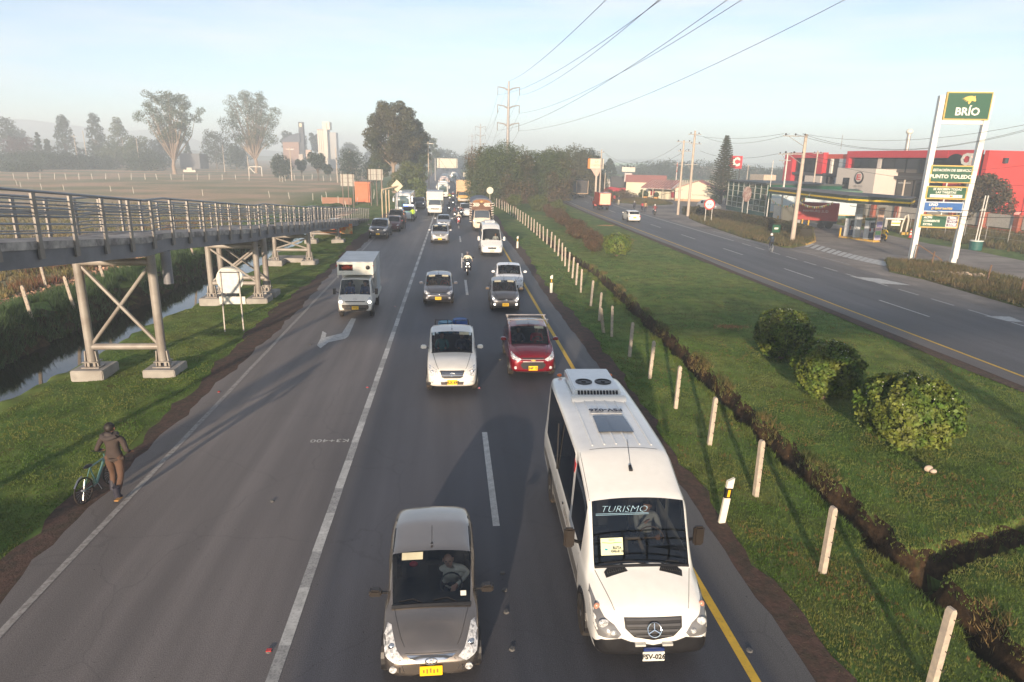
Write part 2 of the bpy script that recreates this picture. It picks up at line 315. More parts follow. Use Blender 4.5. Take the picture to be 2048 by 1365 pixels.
# ------------------------------------------------------------------ sheets
def sheet(name, pts, z, m, kind='structure', th=None):
    b = MB(); pts = [(p[0], p[1]) for p in pts]
    b.prism(pts, z - (th or .02), z); o = b.build(name, m, smooth=False)
    return tag(o, kind=kind)
def ribbon(name, left, right, z, m, kind='structure'):
    V = []; F = []
    for (a, b) in zip(left, right): V += [(a[0], a[1], z), (b[0], b[1], z)]
    for i in range(len(left) - 1): F.append((2 * i, 2 * i + 1, 2 * i + 3, 2 * i + 2))
    return tag(fast(name, V, F, m), kind=kind)
def asphalt(name, stops, streak=.18):
    """stops: (x, colour) across the road: older and newer courses of asphalt, some tinted for shade"""
    m, nt, p = nodes(name); L = nt.links.new; N = nt.nodes.new; t = N('ShaderNodeTexCoord'); sx = N('ShaderNodeSeparateXYZ'); L(t.outputs['Object'], sx.inputs[0])
    n0 = N('ShaderNodeTexNoise'); n0.inputs['Scale'].default_value = 9; n0.inputs['Detail'].default_value = 3; L(t.outputs['Object'], n0.inputs[0])
    ma = N('ShaderNodeMath'); ma.operation = 'MULTIPLY_ADD'; ma.inputs[1].default_value = .07; L(n0.outputs[0], ma.inputs[0]); L(sx.outputs[0], ma.inputs[2])
    x0, x1 = stops[0][0], stops[-1][0]; mr = N('ShaderNodeMapRange'); mr.inputs[1].default_value = x0; mr.inputs[2].default_value = x1; L(ma.outputs[0], mr.inputs[0])
    cr = N('ShaderNodeValToRGB'); e = cr.color_ramp.elements
    for i, (x, c) in enumerate(stops):
        q = e[i] if i < 2 and i < len(e) else e.new(min(1, (x - x0) / (x1 - x0)))
        q.position = (x - x0) / (x1 - x0); q.color = (*c, 1)
    L(mr.outputs[0], cr.inputs[0]); col = cr.outputs[0]
    def mul(col, sc, mapping, a, b, lo=.3, hi=.7, det=5):
        mpn = N('ShaderNodeMapping'); mpn.inputs['Scale'].default_value = mapping; L(t.outputs['Object'], mpn.inputs[0])
        n = N('ShaderNodeTexNoise'); n.inputs['Scale'].default_value = sc; n.inputs['Detail'].default_value = det; L(mpn.outputs[0], n.inputs[0])
        r = N('ShaderNodeMapRange'); r.inputs[1].default_value = lo; r.inputs[2].default_value = hi; r.inputs[3].default_value = a; r.inputs[4].default_value = b; L(n.outputs[0], r.inputs[0])
        q = N('ShaderNodeMix'); q.data_type = 'RGBA'; q.blend_type = 'MULTIPLY'; q.inputs[0].default_value = 1; L(col, q.inputs[6]); L(r.outputs[0], q.inputs[7]); return q.outputs[2], n.outputs[0]
    col, _ = mul(col, 1.0, (1.3, .035, 1), 1 - streak, 1 + streak)
    col, _ = mul(col, .35, (1, .25, 1), .80, 1.18)
    col, _ = mul(col, 2.6, (1, .06, 1), .90, 1.08)
    col, na = mul(col, 55, (1, 1, 1), .72, 1.3, .35, .65, 3)
    col, _ = mul(col, 14, (1, 1, 1), 1.0, .35, .70, .76, 2)
    vo = N('ShaderNodeTexVoronoi'); vo.feature = 'DISTANCE_TO_EDGE'; vo.inputs['Scale'].default_value = .45; nw = N('ShaderNodeTexNoise'); nw.inputs['Scale'].default_value = 1.2; nw.inputs['Detail'].default_value = 6; L(t.outputs['Object'], nw.inputs[0]); vm = N('ShaderNodeMix'); vm.data_type = 'RGBA'; vm.inputs[0].default_value = .35; L(t.outputs['Object'], vm.inputs[6]); L(nw.outputs[1], vm.inputs[7]); L(vm.outputs[2], vo.inputs[0])
    vr = N('ShaderNodeMapRange'); vr.inputs[1].default_value = .002; vr.inputs[2].default_value = .007; vr.inputs[3].default_value = .86; vr.inputs[4].default_value = 1; L(vo.outputs[0], vr.inputs[0]); vq = N('ShaderNodeMix'); vq.data_type = 'RGBA'; vq.blend_type = 'MULTIPLY'; vq.inputs[0].default_value = 1; L(col, vq.inputs[6]); L(vr.outputs[0], vq.inputs[7]); col = vq.outputs[2]
    L(col, p.inputs['Base Color']); p.inputs['Roughness'].default_value = .62; p.inputs['Specular IOR Level'].default_value = .45
    b = N('ShaderNodeBump'); b.inputs['Strength'].default_value = .35; b.inputs['Distance'].default_value = .01; L(na, b.inputs['Height']); L(b.outputs[0], p.inputs['Normal'])
    MC[name] = m; return m
DIRT = mat('red_brown_dirt', (.085, .046, .033), r=.95, var=.3, sc=9, bump=.8, bsc=22, c2=(.05, .035, .022), sc2=3, isl=0)
ASPH = asphalt('asphalt_main', [(-8.4, (.168, .148, .138)), (-3.4, (.160, .142, .134)), (-2.6, (.125, .113, .110)), (-2.2, (.072, .072, .083)), (.8, (.072, .072, .083)), (1.1, (.050, .052, .063)), (4.9, (.052, .054, .065)), (5.1, (.105, .10, .10)), (5.8, (.11, .105, .10))])  # centre lanes: newer asphalt, with vehicle and bridge shade put into the colour
ASPH2 = asphalt('asphalt_side', [(20, (.13, .112, .10)), (21.7, (.125, .108, .098)), (21.95, (.080, .078, .082)), (28.6, (.088, .084, .086)), (29.2, (.13, .115, .105)), (33, (.14, .122, .11))])
yl = np.concatenate([np.arange(-70, 0, 5), np.arange(0, 80, .5), np.arange(80, 160, 4), np.arange(160, 900, 20)])
def jag(y, k): return .06 * math.sin(y * 1.3 + k) + .05 * math.sin(y * 2.9 + 2 * k) + .04 * math.sin(y * 7.1 + k) + .15 * math.sin(y * .21 + k)
ribbon('dirt_verge', [(-8.8 + 1.6 * jag(y, 4), y) for y in yl], [(6.25 + 1.3 * jag(y, 2), y) for y in yl], -.012, DIRT)
ribbon('road', [(-7.9 + jag(y, 1), y) for y in yl], [(5.62 + .4 * jag(y, 3), y) for y in yl], 0.0, ASPH)
yr = np.concatenate([np.arange(-60, 100, 2), np.arange(100, 420, 6)])
ribbon('dirt_verge', [(xr(y) - 1.5 + .6 * jag(y, 5), y) for y in yr], [(xr(y) - .7, y) for y in yr], -.014, DIRT)
ribbon('road', [(xr(y) - .95 + .3 * jag(y, 2), y) for y in yr], [(xr(y) + 8.0 + np.interp(y, [0, 34, 46, 60, 75, 84, 90], [.3, .5, 1.6, 1.6, .8, .2, 0.1]), y) for y in yr], 0.0, ASPH2)
FORE = mat('forecourt_concrete', (.27, .235, .205), r=.9, var=.15, sc=.8, c2=(.13, .115, .105), sc2=.16, lo=.4, hi=.65, bump=.3, bsc=8)
fc = [(30.0, 30), (29.9, 145)] + [G(*p).xy for p in [(1205, 398), (1300, 386), (1440, 396), (1560, 404), (1640, 441), (1700, 455), (1780, 471), (1860, 488), (1950, 502), (2048, 522), (2200, 552), (2300, 640)]] + [(31, 30)]
sheet('forecourt', fc, -.006, FORE, th=.03)
# ------------------------------------------------------------------ markings
PAINT = mat('white_road_paint', (.50, .50, .48), r=.7, var=.2, sc=5, c2=(.30, .30, .29), sc2=22, lo=.5, hi=.72)
PAINTD = mat('worn_grey_road_paint', (.36, .36, .35), r=.75, var=.2, sc=5, c2=(.22, .22, .22), sc2=25, lo=.45, hi=.65)
YEL = mat('yellow_road_paint', (.62, .40, .035), r=.7, var=.12, sc=4, c2=(.42, .28, .05), sc2=16, lo=.5, hi=.75)
Z1 = .006
def marks(name, rects, m):
    V = []; F = []
    for r in rects:
        n = len(V); V += [(p[0], p[1], Z1) for p in r]; F.append((n, n + 1, n + 2, n + 3))
    o = fast(name, V, F, m); return tag(o, kind='structure')
def bar(x, y0, y1, w, x1=None):
    x1 = x if x1 is None else x1
    return [(x - w / 2, y0), (x + w / 2, y0), (x1 + w / 2, y1), (x1 - w / 2, y1)]
def xl(y): return -2.70 + .0058 * (y - 8.5)
la, lb = [], []; y = 4.0; k = 0
while y < 260:
    ln = 1.15 if k % 2 else 1.5
    (la if k % 2 == 0 else lb).append(bar(xl(y) + rnd.uniform(-.008, .008), y, y + ln, .19, xl(y + ln))); y += ln; k += 1
marks('edge_marking', la, PAINT); marks('worn_edge_marking', lb, PAINTD)
marks('lane_marking', [bar(.96, 12.7 + i * 12.55 - 12.55, 17.8 + i * 12.55 - 12.55 - (.0 if i < 3 else .2), .15) for i in range(0, 22)], PAINT)
marks('yellow_edge_marking', [bar(4.63 + .005 * i, 10 * i - 5, 10 * i + 5, .15, 4.635 + .005 * i) for i in range(0, 40)], YEL)
marks('left_edge_marking', [bar(-7.36 + .006 * math.sin(i), 1.0 * i, 1.0 * i + 1.0, .14) for i in range(3, 66)], mat('faded_white_paint', (.34, .32, .30), r=.75, var=.2, c2=(.17, .15, .14), sc2=10, lo=.45, hi=.7))
arrow = [G(*p) for p in [(703, 637), (712, 638), (697, 673), (690, 678), (657, 685), (641, 697), (634, 691), (641, 678), (645, 663), (653, 667), (651, 675), (684, 667)]]
b = MB(); b.prism([(p.x, p.y) for p in arrow], .003, Z1); tag(b.build('turn_arrow_marking', PAINT, smooth=False), kind='structure')
kt = text('K3+400', .29, PAINT, None, (-3.36, 17.4, Z1), (0, 0, math.pi), name='kilometre_marking', ext=.001, sx=1.15); tag(kt, kind='structure')
# right carriageway
yy = np.arange(-40, 400, 2.0)
marks('yellow_edge_marking', [[(xr(a) - .07, a), (xr(a) + .07, a), (xr(a + 2) + .07, a + 2), (xr(a + 2) - .07, a + 2)] for a in yy if a < 118], YEL)
marks('inner_edge_marking', [[(xr(a) - .07, a), (xr(a) + .07, a), (xr(a + 2) + .07, a + 2), (xr(a + 2) - .07, a + 2)] for a in yy if a >= 118], PAINT)
marks('lane_marking', [[(xr(a) + 3.45, a), (xr(a) + 3.58, a), (xr(a + 4.3) + 3.58, a + 4.3), (xr(a + 4.3) + 3.45, a + 4.3)] for a in np.arange(32.2 - 4 * 11.7, 300, 11.7)], PAINT)
marks('outer_edge_marking', [[(xr(a) + 7.05, a), (xr(a) + 7.2, a), (xr(a + 2) + 7.2, a + 2), (xr(a + 2) + 7.05, a + 2)] for a in np.arange(66, 320, 2.0)] +
      [[(xr(a) + 7.05, a), (xr(a) + 7.17, a), (xr(a) + 7.17, a + 1.9), (xr(a) + 7.05, a + 1.9)] for a in np.arange(20, 65, 3.0)], PAINT)
def pxl(p, q, w):
    a, b2 = G(*p).xy, G(*q).xy; d = (b2 - a).normalized(); n = Vector((-d.y, d.x)) * w / 2; return [a + n, b2 + n, b2 - n, a - n]
marks('hatch_marking', [pxl((1425, 463), (1545, 494), .14), pxl((1440, 467), (1500, 483), .12), pxl((1425, 463), (1470, 470), .12), pxl((1455, 471), (1525, 484), .12), pxl((1580, 498), (1700, 530), .12)], PAINTD)
for i, (a, c, d) in enumerate([((1700, 553), (1760, 560), (1822, 571)), ((1968, 632), (2020, 636), (2048, 645))]):
    b = MB(); b.prism([(q[0], q[1]) for q in (G(*a), G(c[0], c[1] - 2), G(*d), G(c[0] - 4, c[1] + 7))], .003, Z1); tag(b.build('turn_arrow_marking', PAINT, smooth=False), kind='structure')
zb = []
for i in range(15):
    t = i / 14; px = 1612 + t * 152; py = 491 + t * 37 + 2 * math.sin(t * 3)
    q0 = G(px, py + 3).xy; q1 = G(px + 14, py - 3.5 + .5 * t).xy; wv = Vector((.0, -.33))
    zb.append([q0 - wv, q1 - wv, q1 + wv, q0 + wv])
marks('zebra_marking', zb, PAINT)
stain = mat('pale_forecourt_stain', (.30, .28, .27), r=.9, c2=(.16, .15, .14), sc2=1.5)
# canal water
wm, wnt, wp = nodes('canal_water'); wp.inputs['Base Color'].default_value = (.010, .011, .008, 1); wp.inputs['Roughness'].default_value = .04; wp.inputs['Specular IOR Level'].default_value = .6
nb = wnt.nodes.new('ShaderNodeTexNoise'); nb.inputs['Scale'].default_value = 1.1; nb.inputs['Detail'].default_value = 3
bb = wnt.nodes.new('ShaderNodeBump'); bb.inputs['Strength'].default_value = .05; wnt.links.new(nb.outputs[0], bb.inputs['Height']); wnt.links.new(bb.outputs[0], wp.inputs['Normal'])
fast('canal_water', [(-19.5, -20, -.66), (-13.0, -20, -.66), (-13.0, 118, -.66), (-19.5, 118, -.66)], [(0, 1, 2, 3)], wm)['kind'] = 'structure'
# ------------------------------------------------------------------ islands
VERGE = mat('verge_grass', (.055, .075, .018), r=.95, var=.35, sc=2.2, c2=(.13, .11, .045), sc2=.6, lo=.42, hi=.62, bump=.9, bsc=9, spec=.1)
KERB = mat('kerb_concrete', (.30, .27, .24), r=.9, var=.2, sc=3)
YK = mat('yellow_kerb_paint', (.62, .36, .03), r=.7, var=.2, sc=3, c2=(.35, .25, .12), sc2=4)
isl = {'a': [(1378, 437), (1400, 447), (1486, 476), (1565, 495), (1584, 496), (1612, 491), (1629, 484), (1627, 470), (1560, 449), (1480, 431), (1420, 421), (1385, 427)],
       'b': [(1770, 521), (1880, 527), (2048, 564), (2200, 600), (2200, 665), (2048, 617), (1960, 592), (1850, 560), (1778, 544)],
       'c': [(1212, 404), (1250, 396), (1300, 396), (1335, 404), (1346, 409), (1300, 412), (1262, 408)]}
for k, pts in isl.items():
    g_ = [G(*p).xy for p in pts]; sheet('grass_island', g_, .09, VERGE, th=.12)
def kerb(pts, m, w=.18, h=.14):
    b = MB()
    for a, c in zip(pts, pts[1:]): b.obox((a[0], a[1], h / 2), (c[0], c[1], h / 2), w, h)
    return b
kerb([G(*p).xy for p in [(1612, 491), (1630, 484), (1629, 474)]], YK).build('kerb', YK)['kind'] = 'structure'
kerb([G(*p).xy for p in [(1436, 424), (1480, 432), (1560, 440), (1600, 440)]], YK, .3, .12).build('kerb', YK)['kind'] = 'structure'
# ------------------------------------------------------------------ grass tufts
GRASS = leafmat('grass_blades', (.090, .160, .028), (.19, .205, .052), sc=.5, lo=.42, hi=.62, isl=.45, tr=.3)
DRY = leafmat('dry_grass_blades', (.26, .15, .055), (.14, .10, .035), sc=1.2, isl=.4, tr=.3)
TALL = leafmat('tall_bank_grass', (.050, .095, .03), (.085, .135, .05), sc=.5, isl=.4, tr=.3)
def tufts(name, P, hgt, wid, m, n=4, lean=.5, seed=1, parent=None, label=None, kind='stuff'):
    rg = np.random.default_rng(seed); N_ = len(P); P = np.repeat(P, n, 0); M_ = len(P)
    a = rg.uniform(0, 2 * np.pi, M_); h = hgt * rg.uniform(.5, 1.2, M_); ln = rg.uniform(0, lean, M_) * h; b2 = rg.uniform(0, 2 * np.pi, M_)
    P = P + np.stack([rg.normal(0, wid * 2, M_), rg.normal(0, wid * 2, M_), np.zeros(M_)], -1)
    dx = np.stack([np.cos(a), np.sin(a), np.zeros(M_)], -1) * wid
    tip = P + np.stack([np.cos(b2) * ln, np.sin(b2) * ln, h], -1)
    V = np.stack([P - dx, P + dx, tip], 1).reshape(-1, 3); V[:, 2] -= .005
    o = fast(name, V, np.arange(M_ * 3).reshape(-1, 3), m, parent); o['kind'] = kind; return o
def scatter(x0, x1, y0, y1, d0, yref=12, pw=2.0, seed=0, keep=None):
    rg = np.random.default_rng(seed); A = (x1 - x0) * (y1 - y0); N_ = int(A * d0); x = rg.uniform(x0, x1, N_); y = rg.uniform(y0, y1, N_)
    p = np.minimum(1, (yref / np.maximum(y, 1)) ** pw); k = rg.uniform(0, 1, N_) < p; x, y = x[k], y[k]
    if keep is not None: kk = keep(x, y); x, y = x[kk], y[kk]
    return np.stack([x, y, hz(x, y)], -1)
PR = scatter(6.02, 20.7, 4.5, 70, 420, seed=3, keep=lambda x, y: (hz(x, y) > -.3))
tufts('grass', PR, .055, .009, GRASS, 4, seed=3)
PLf = scatter(-13.9, -8.7, 7, 75, 360, seed=4, keep=lambda x, y: hz(x, y) > -.35)
tufts('grass', PLf, .055, .009, GRASS, 4, seed=5)
PB = scatter(-22, -17.2, 12, 100, 170, yref=22, seed=6, keep=lambda x, y: (hz(x, y) > -.7) & (wob(x, y, .7, 1) > -.45))
tufts('tall_grass', PB, .42, .02, TALL, 5, .8, seed=7)
PD = scatter(6.3, 20, 6, 70, 60, seed=8, keep=lambda x, y: (wob(x, y, .55, 2) > .35) | (wob(x, y, 2.3, 1) > .62))
tufts('dry_grass', PD, .07, .010, DRY, 4, .8, seed=9)
yq = np.random.default_rng(5).uniform(9, 50, 9500); xq = xd(yq) + np.random.default_rng(6).normal(.40, .11, 9500)
kq = wob(yq * 0, yq, .9, 1) > .10; PW = np.stack([xq, yq, hz(xq, yq)], -1)[kq]
tufts('reed_grass', PW[::2], .17, .012, leafmat('reed_blades', (.22, .16, .065), (.10, .13, .035), sc=1.1, isl=.45), 3, 1.1, seed=10)
yq = np.random.default_rng(15).uniform(9, 52, 7000); xq = xd(yq) + np.random.default_rng(16).normal(-.42, .10, 7000)
tufts('grass', np.stack([xq, yq, hz(xq, yq)], -1), .13, .010, GRASS, 3, 1.0, seed=11)
def inpoly(P, poly):
    x, y = P[:, 0], P[:, 1]; c = np.zeros(len(P), bool); n = len(poly)
    for i in range(n):
        x1, y1 = poly[i]; x2, y2 = poly[(i + 1) % n]
        c ^= ((y1 > y) != (y2 > y)) & (x < (x2 - x1) * (y - y1) / (y2 - y1 + 1e-9) + x1)
    return c
for k, n_, hh in (('a', 30, .35), ('b', 55, .28), ('c', 20, .3)):
    poly = [tuple(G(*p).xy) for p in isl[k]]; bx = np.array(poly); rg = np.random.default_rng(21)
    N_ = int((np.ptp(bx[:, 0])) * (np.ptp(bx[:, 1])) * n_); P = np.stack([rg.uniform(bx[:, 0].min(), bx[:, 0].max(), N_), rg.uniform(bx[:, 1].min(), bx[:, 1].max(), N_), np.full(N_, .09)], -1)
    P = P[inpoly(P, poly)]; tufts('verge_grass', P, hh, .03, leafmat('verge_blades', (.09, .095, .03), (.17, .12, .05), sc=.8, isl=.4), 3, .6, seed=22)
# haze: one closed box of even, thin air
hb = MB(); hb.box(-1500, 1500, -150, 1700, -4, 48); hm = bpy.data.materials.new('haze_air'); hm.use_nodes = True
hn = hm.node_tree; hn.nodes.remove(hn.nodes['Principled BSDF']); pv = hn.nodes.new('ShaderNodeVolumePrincipled')
HAZE_D = 0.0016
pv.inputs['Color'].default_value = (.80, .90, 1, 1); pv.inputs['Density'].default_value = HAZE_D; pv.inputs['Anisotropy'].default_value = .0
hn.links.new(pv.outputs[0], hn.nodes['Material Output'].inputs['Volume'])
tag(hb.build('haze', hm, smooth=False), kind='stuff')
# ================================================================== PEOPLE
SKIN = mat('skin', (.36, .19, .12), r=.55, var=.08); HAIR = mat('dark_hair', (.015, .011, .009), r=.6, var=.3, sc=40)
def cloth(n, c, r=.85): return mat('cloth_' + n, c, r=r, var=.18, sc=7, bump=.3, bsc=18)
POSE = {
 'stand': dict(pel=(0, 0, .95), che=(0, .0, 1.28), nec=(0, .0, 1.47), sh=(.185, 0, 1.41), el=(.25, .03, 1.13), wr=(.26, -.08, .90), hp=(.095, 0, .90), kn=(.11, -.02, .50), an=(.115, .03, .09), to=(.13, -.13, .04), hd=(0, -.03, 1.62)),
 'sit': dict(pel=(0, .05, .10), che=(0, .10, .42), nec=(0, .09, .62), sh=(.19, .09, .56), el=(.25, -.10, .34), wr=(.15, -.36, .38), hp=(.10, .0, .09), kn=(.15, -.46, .16), an=(.15, -.62, -.24), to=(.15, -.78, -.24), hd=(0, .04, .78)),
 'ride': dict(pel=(0, .12, .82), che=(0, .04, 1.12), nec=(0, -.01, 1.32), sh=(.19, -.01, 1.26), el=(.33, -.14, 1.05), wr=(.33, -.40, 1.00), hp=(.12, .10, .80), kn=(.24, -.32, .66), an=(.22, -.12, .30), to=(.23, -.30, .26), hd=(0, -.06, 1.47)),
 'cycle': dict(pel=(0, .18, .95), che=(0, -.04, 1.18), nec=(0, -.20, 1.33), sh=(.18, -.18, 1.27), el=(.24, -.34, 1.06), wr=(.20, -.52, .98), hp=(.10, .16, .92), kn=(.12, -.20, .70), an=(.11, -.02, .32), to=(.12, -.18, .28), hd=(0, -.29, 1.46)),
}
def person(name_label, loc, rz, pose='stand', top=(.2, .2, .2), pants=(.03, .03, .05), shoe=(.03, .02, .02), head='hair', hair=(.015, .011, .009), h=1.0, group=None, mod=None, hands=False, face=False, hcol=None, skin=None, sole=None, name='person'):
    P = dict(POSE[pose]); L_ = {k: v for k, v in P.items()}; Rj = dict()
    for k, v in P.items(): Rj[k] = (-v[0], v[1], v[2])
    if mod:
        for k, v in mod.items():
            if k[-1] == 'R': Rj[k[:-1]] = v
            elif k[-1] == 'L': L_[k[:-1]] = v
            else: L_[k] = v; Rj[k] = v
    V = []; E = []; Rd = []; seg = []
    def add(p, r, par=None, s=None):
        V.append(Vector(p)); Rd.append(r); i = len(V) - 1
        if par is not None: E.append((par, i)); seg.append((par, i, s))
        return i
    def mid(a, b, t=.5): return tuple(a[i] * (1 - t) + b[i] * t for i in range(3))
    pe, ch, ne, hd = L_['pel'], L_['che'], L_['nec'], L_['hd']
    up = (Vector(hd) - Vector(ne)).normalized()
    i0 = add(pe, (.155, .115)); i1 = add(mid(pe, ch), (.135, .10), i0, 'top'); i2 = add(ch, (.165, .115), i1, 'top'); i2b = add(mid(ch, ne, .65), (.12, .09), i2, 'top')
    i3 = add(ne, (.055, .055), i2b, 'skin'); q = Vector(hd); i4 = add(q - up * .04 , (.075, .085), i3, 'skin'); i5 = add(q + up * .05, (.082, .092), i4, 'skin'); add(q + up * .115, (.05, .055), i5, 'skin')
    for J in (L_, Rj):
        s_ = 1 if J is L_ else -1
        a = add(J['sh'], (.068, .066), i2b, 'top'); a2 = add(mid(J['sh'], J['el'], .5), (.055, .055), a, 'top'); b_ = add(J['el'], (.046, .046), a2, 'top'); c_ = add(J['wr'], (.031, .031), b_, 'top')
        d = (Vector(J['wr']) - Vector(J['el'])).normalized()
        hnd = Vector(J['wr']) + d * .07; hh = add(hnd, (.036, .028), c_, 'skin')
        if hands:
            side = d.cross(Vector((0, 0, 1))); side = side.normalized() if side.length > .1 else Vector((0, 1, 0)); crl = Vector((0, -.1, -1)) if abs(d.z) < .7 else Vector((0, -1, 0))
            for f in range(4):
                o = side * (.030 - .019 * f); ln = (.062, .074, .070, .055)[f]
                k1 = add(hnd + d * .035 + o, (.010, .010), hh, 'skin'); k2 = add(hnd + d * (.035 + ln * .5) + o + crl * .012, (.009, .009), k1, 'skin'); add(hnd + d * (.035 + ln * .75) + o + crl * .038, (.008, .008), k2, 'skin')
            t1 = add(hnd + side * .045 * (1) + d * .0, (.012, .012), hh, 'skin'); add(hnd + side * .055 + d * .04 + crl * .02, (.010, .010), t1, 'skin')
        else: add(hnd + d * .07, (.028, .018), hh, 'skin')
        e = add(J['hp'], (.095, .095), i0, 'pants'); f1 = add(mid(J['hp'], J['kn'], .45), (.088, .088), e, 'pants'); k = add(J['kn'], (.062, .062), f1, 'pants'); k3 = add(mid(J['kn'], J['an'], .35), (.060, .062), k, 'pants'); an = add(J['an'], (.043, .045), k3, 'pants')
        add(J['to'], (.045, .03), add(mid(J['an'], J['to'], .45), (.045, .038), an, 'shoe'), 'shoe')
    me = bpy.data.meshes.new('person'); me.from_pydata([tuple(v) for v in V], E, []); ob = bpy.data.objects.new('t', me); COL.objects.link(ob)
    ob.modifiers.new('s', 'SKIN'); sk = me.skin_vertices[0].data
    for i, r in enumerate(Rd): sk[i].radius = r
    sk[0].use_root = True
    md = ob.modifiers.new('b', 'SUBSURF'); md.levels = 2 if (face or hands) else 1
    bpy.context.view_layer.update()
    m2 = bpy.data.meshes.new_from_object(ob.evaluated_get(bpy.context.evaluated_depsgraph_get())); bpy.data.objects.remove(ob); m2.materials.clear(); m2.name = 'person'
    mm = [cloth('%.3f_%.3f_%.3f' % tuple(top), top), cloth('%.3f_%.3f_%.3f' % tuple(pants), pants), skin or SKIN, cloth('%.3f_%.3f_%.3f' % tuple(shoe), shoe)]
    for q_ in mm: m2.materials.append(q_)
    ix = dict(top=0, pants=1, skin=2, shoe=3); cen = np.array([p.center for p in m2.polygons]); A = np.array([V[a] for a, b, s in seg]); B = np.array([V[b] for a, b, s in seg])
    AB = B - A; t = np.clip(((cen[:, None] - A) * AB).sum(-1) / np.maximum((AB ** 2).sum(-1), 1e-9), 0, 1); dd = np.linalg.norm(cen[:, None] - (A + AB * t[..., None]), axis=-1)
    rr = np.array([(max(Rd[a]) + max(Rd[b])) / 2 for a, b, s in seg]); lab = np.array([ix[s] for a, b, s in seg]); m2.polygons.foreach_set('material_index', lab[np.argmin(dd - rr * .9, 1)].astype(np.int32))
    m2.shade_smooth()
    o = link(name, m2, None); o.location = loc; o.rotation_euler = (0, 0, rz); o.scale = (h, h, h); tag(o, name_label, 'person', group)
    hq = Vector(hd)
    if head == 'hair':
        b = MB(); b.ball(tuple(hq + up * .02 + Vector((0, .018, .0))), .096, .102, .125, 14, 10); hb_ = b.build('hair', HAIR if hcol is None else mat('hair_%.2f' % hcol[0], hcol, r=.6), o)
        # keep only top and back of the ball
        bm = bmesh.new(); bm.from_mesh(hb_.data); bmesh.ops.delete(bm, geom=[f for f in bm.faces if f.calc_center_median().y < hq.y - .035 and f.calc_center_median().z < hq.z + .085 or f.calc_center_median().z < hq.z - .02 and f.calc_center_median().y < hq.y + .02 or f.calc_center_median().z < hq.z - .07], context='FACES'); bm.to_mesh(hb_.data); bm.free()
    elif head in ('helmet', 'cap'):
        b = MB(); b.ball(tuple(hq + up * .03), .125, .14, .135, 16, 10)
        hc = hcol or (.03, .03, .035); hob = b.build('helmet' if head == 'helmet' else 'cap', mat('helmet_%.2f_%.2f' % (hc[0], hc[1]), hc, r=.25, coat=.6), o)
        if head == 'helmet':
            b = MB(); b.ball(tuple(hq + Vector((0, -.035, .03))), .112, .118, .055, 12, 6); b.build('visor', DGLASS, hob)
    if face:
        b = MB(); b.ball(tuple(hq + Vector((0, -.108, .0))), .012, .02, .022, 8, 6)
        b.build('nose', SKIN, o)
        for s_ in (-1, 1):
            b = MB(); b.ball(tuple(hq + Vector((s_ * .088, .01, .0))), .010, .022, .032, 8, 6); b.build('ear', SKIN, o)
            b = MB(); b.ball(tuple(hq + Vector((s_ * .034, -.094, .03))), .013, .008, .008, 8, 5); b.build('eye', BLACK, o)
        b = MB(); b.ball(tuple(hq + Vector((0, -.098, -.055))), .026, .008, .007, 8, 5); b.build('mouth', mat('lips', (.25, .08, .06)), o)
    return o
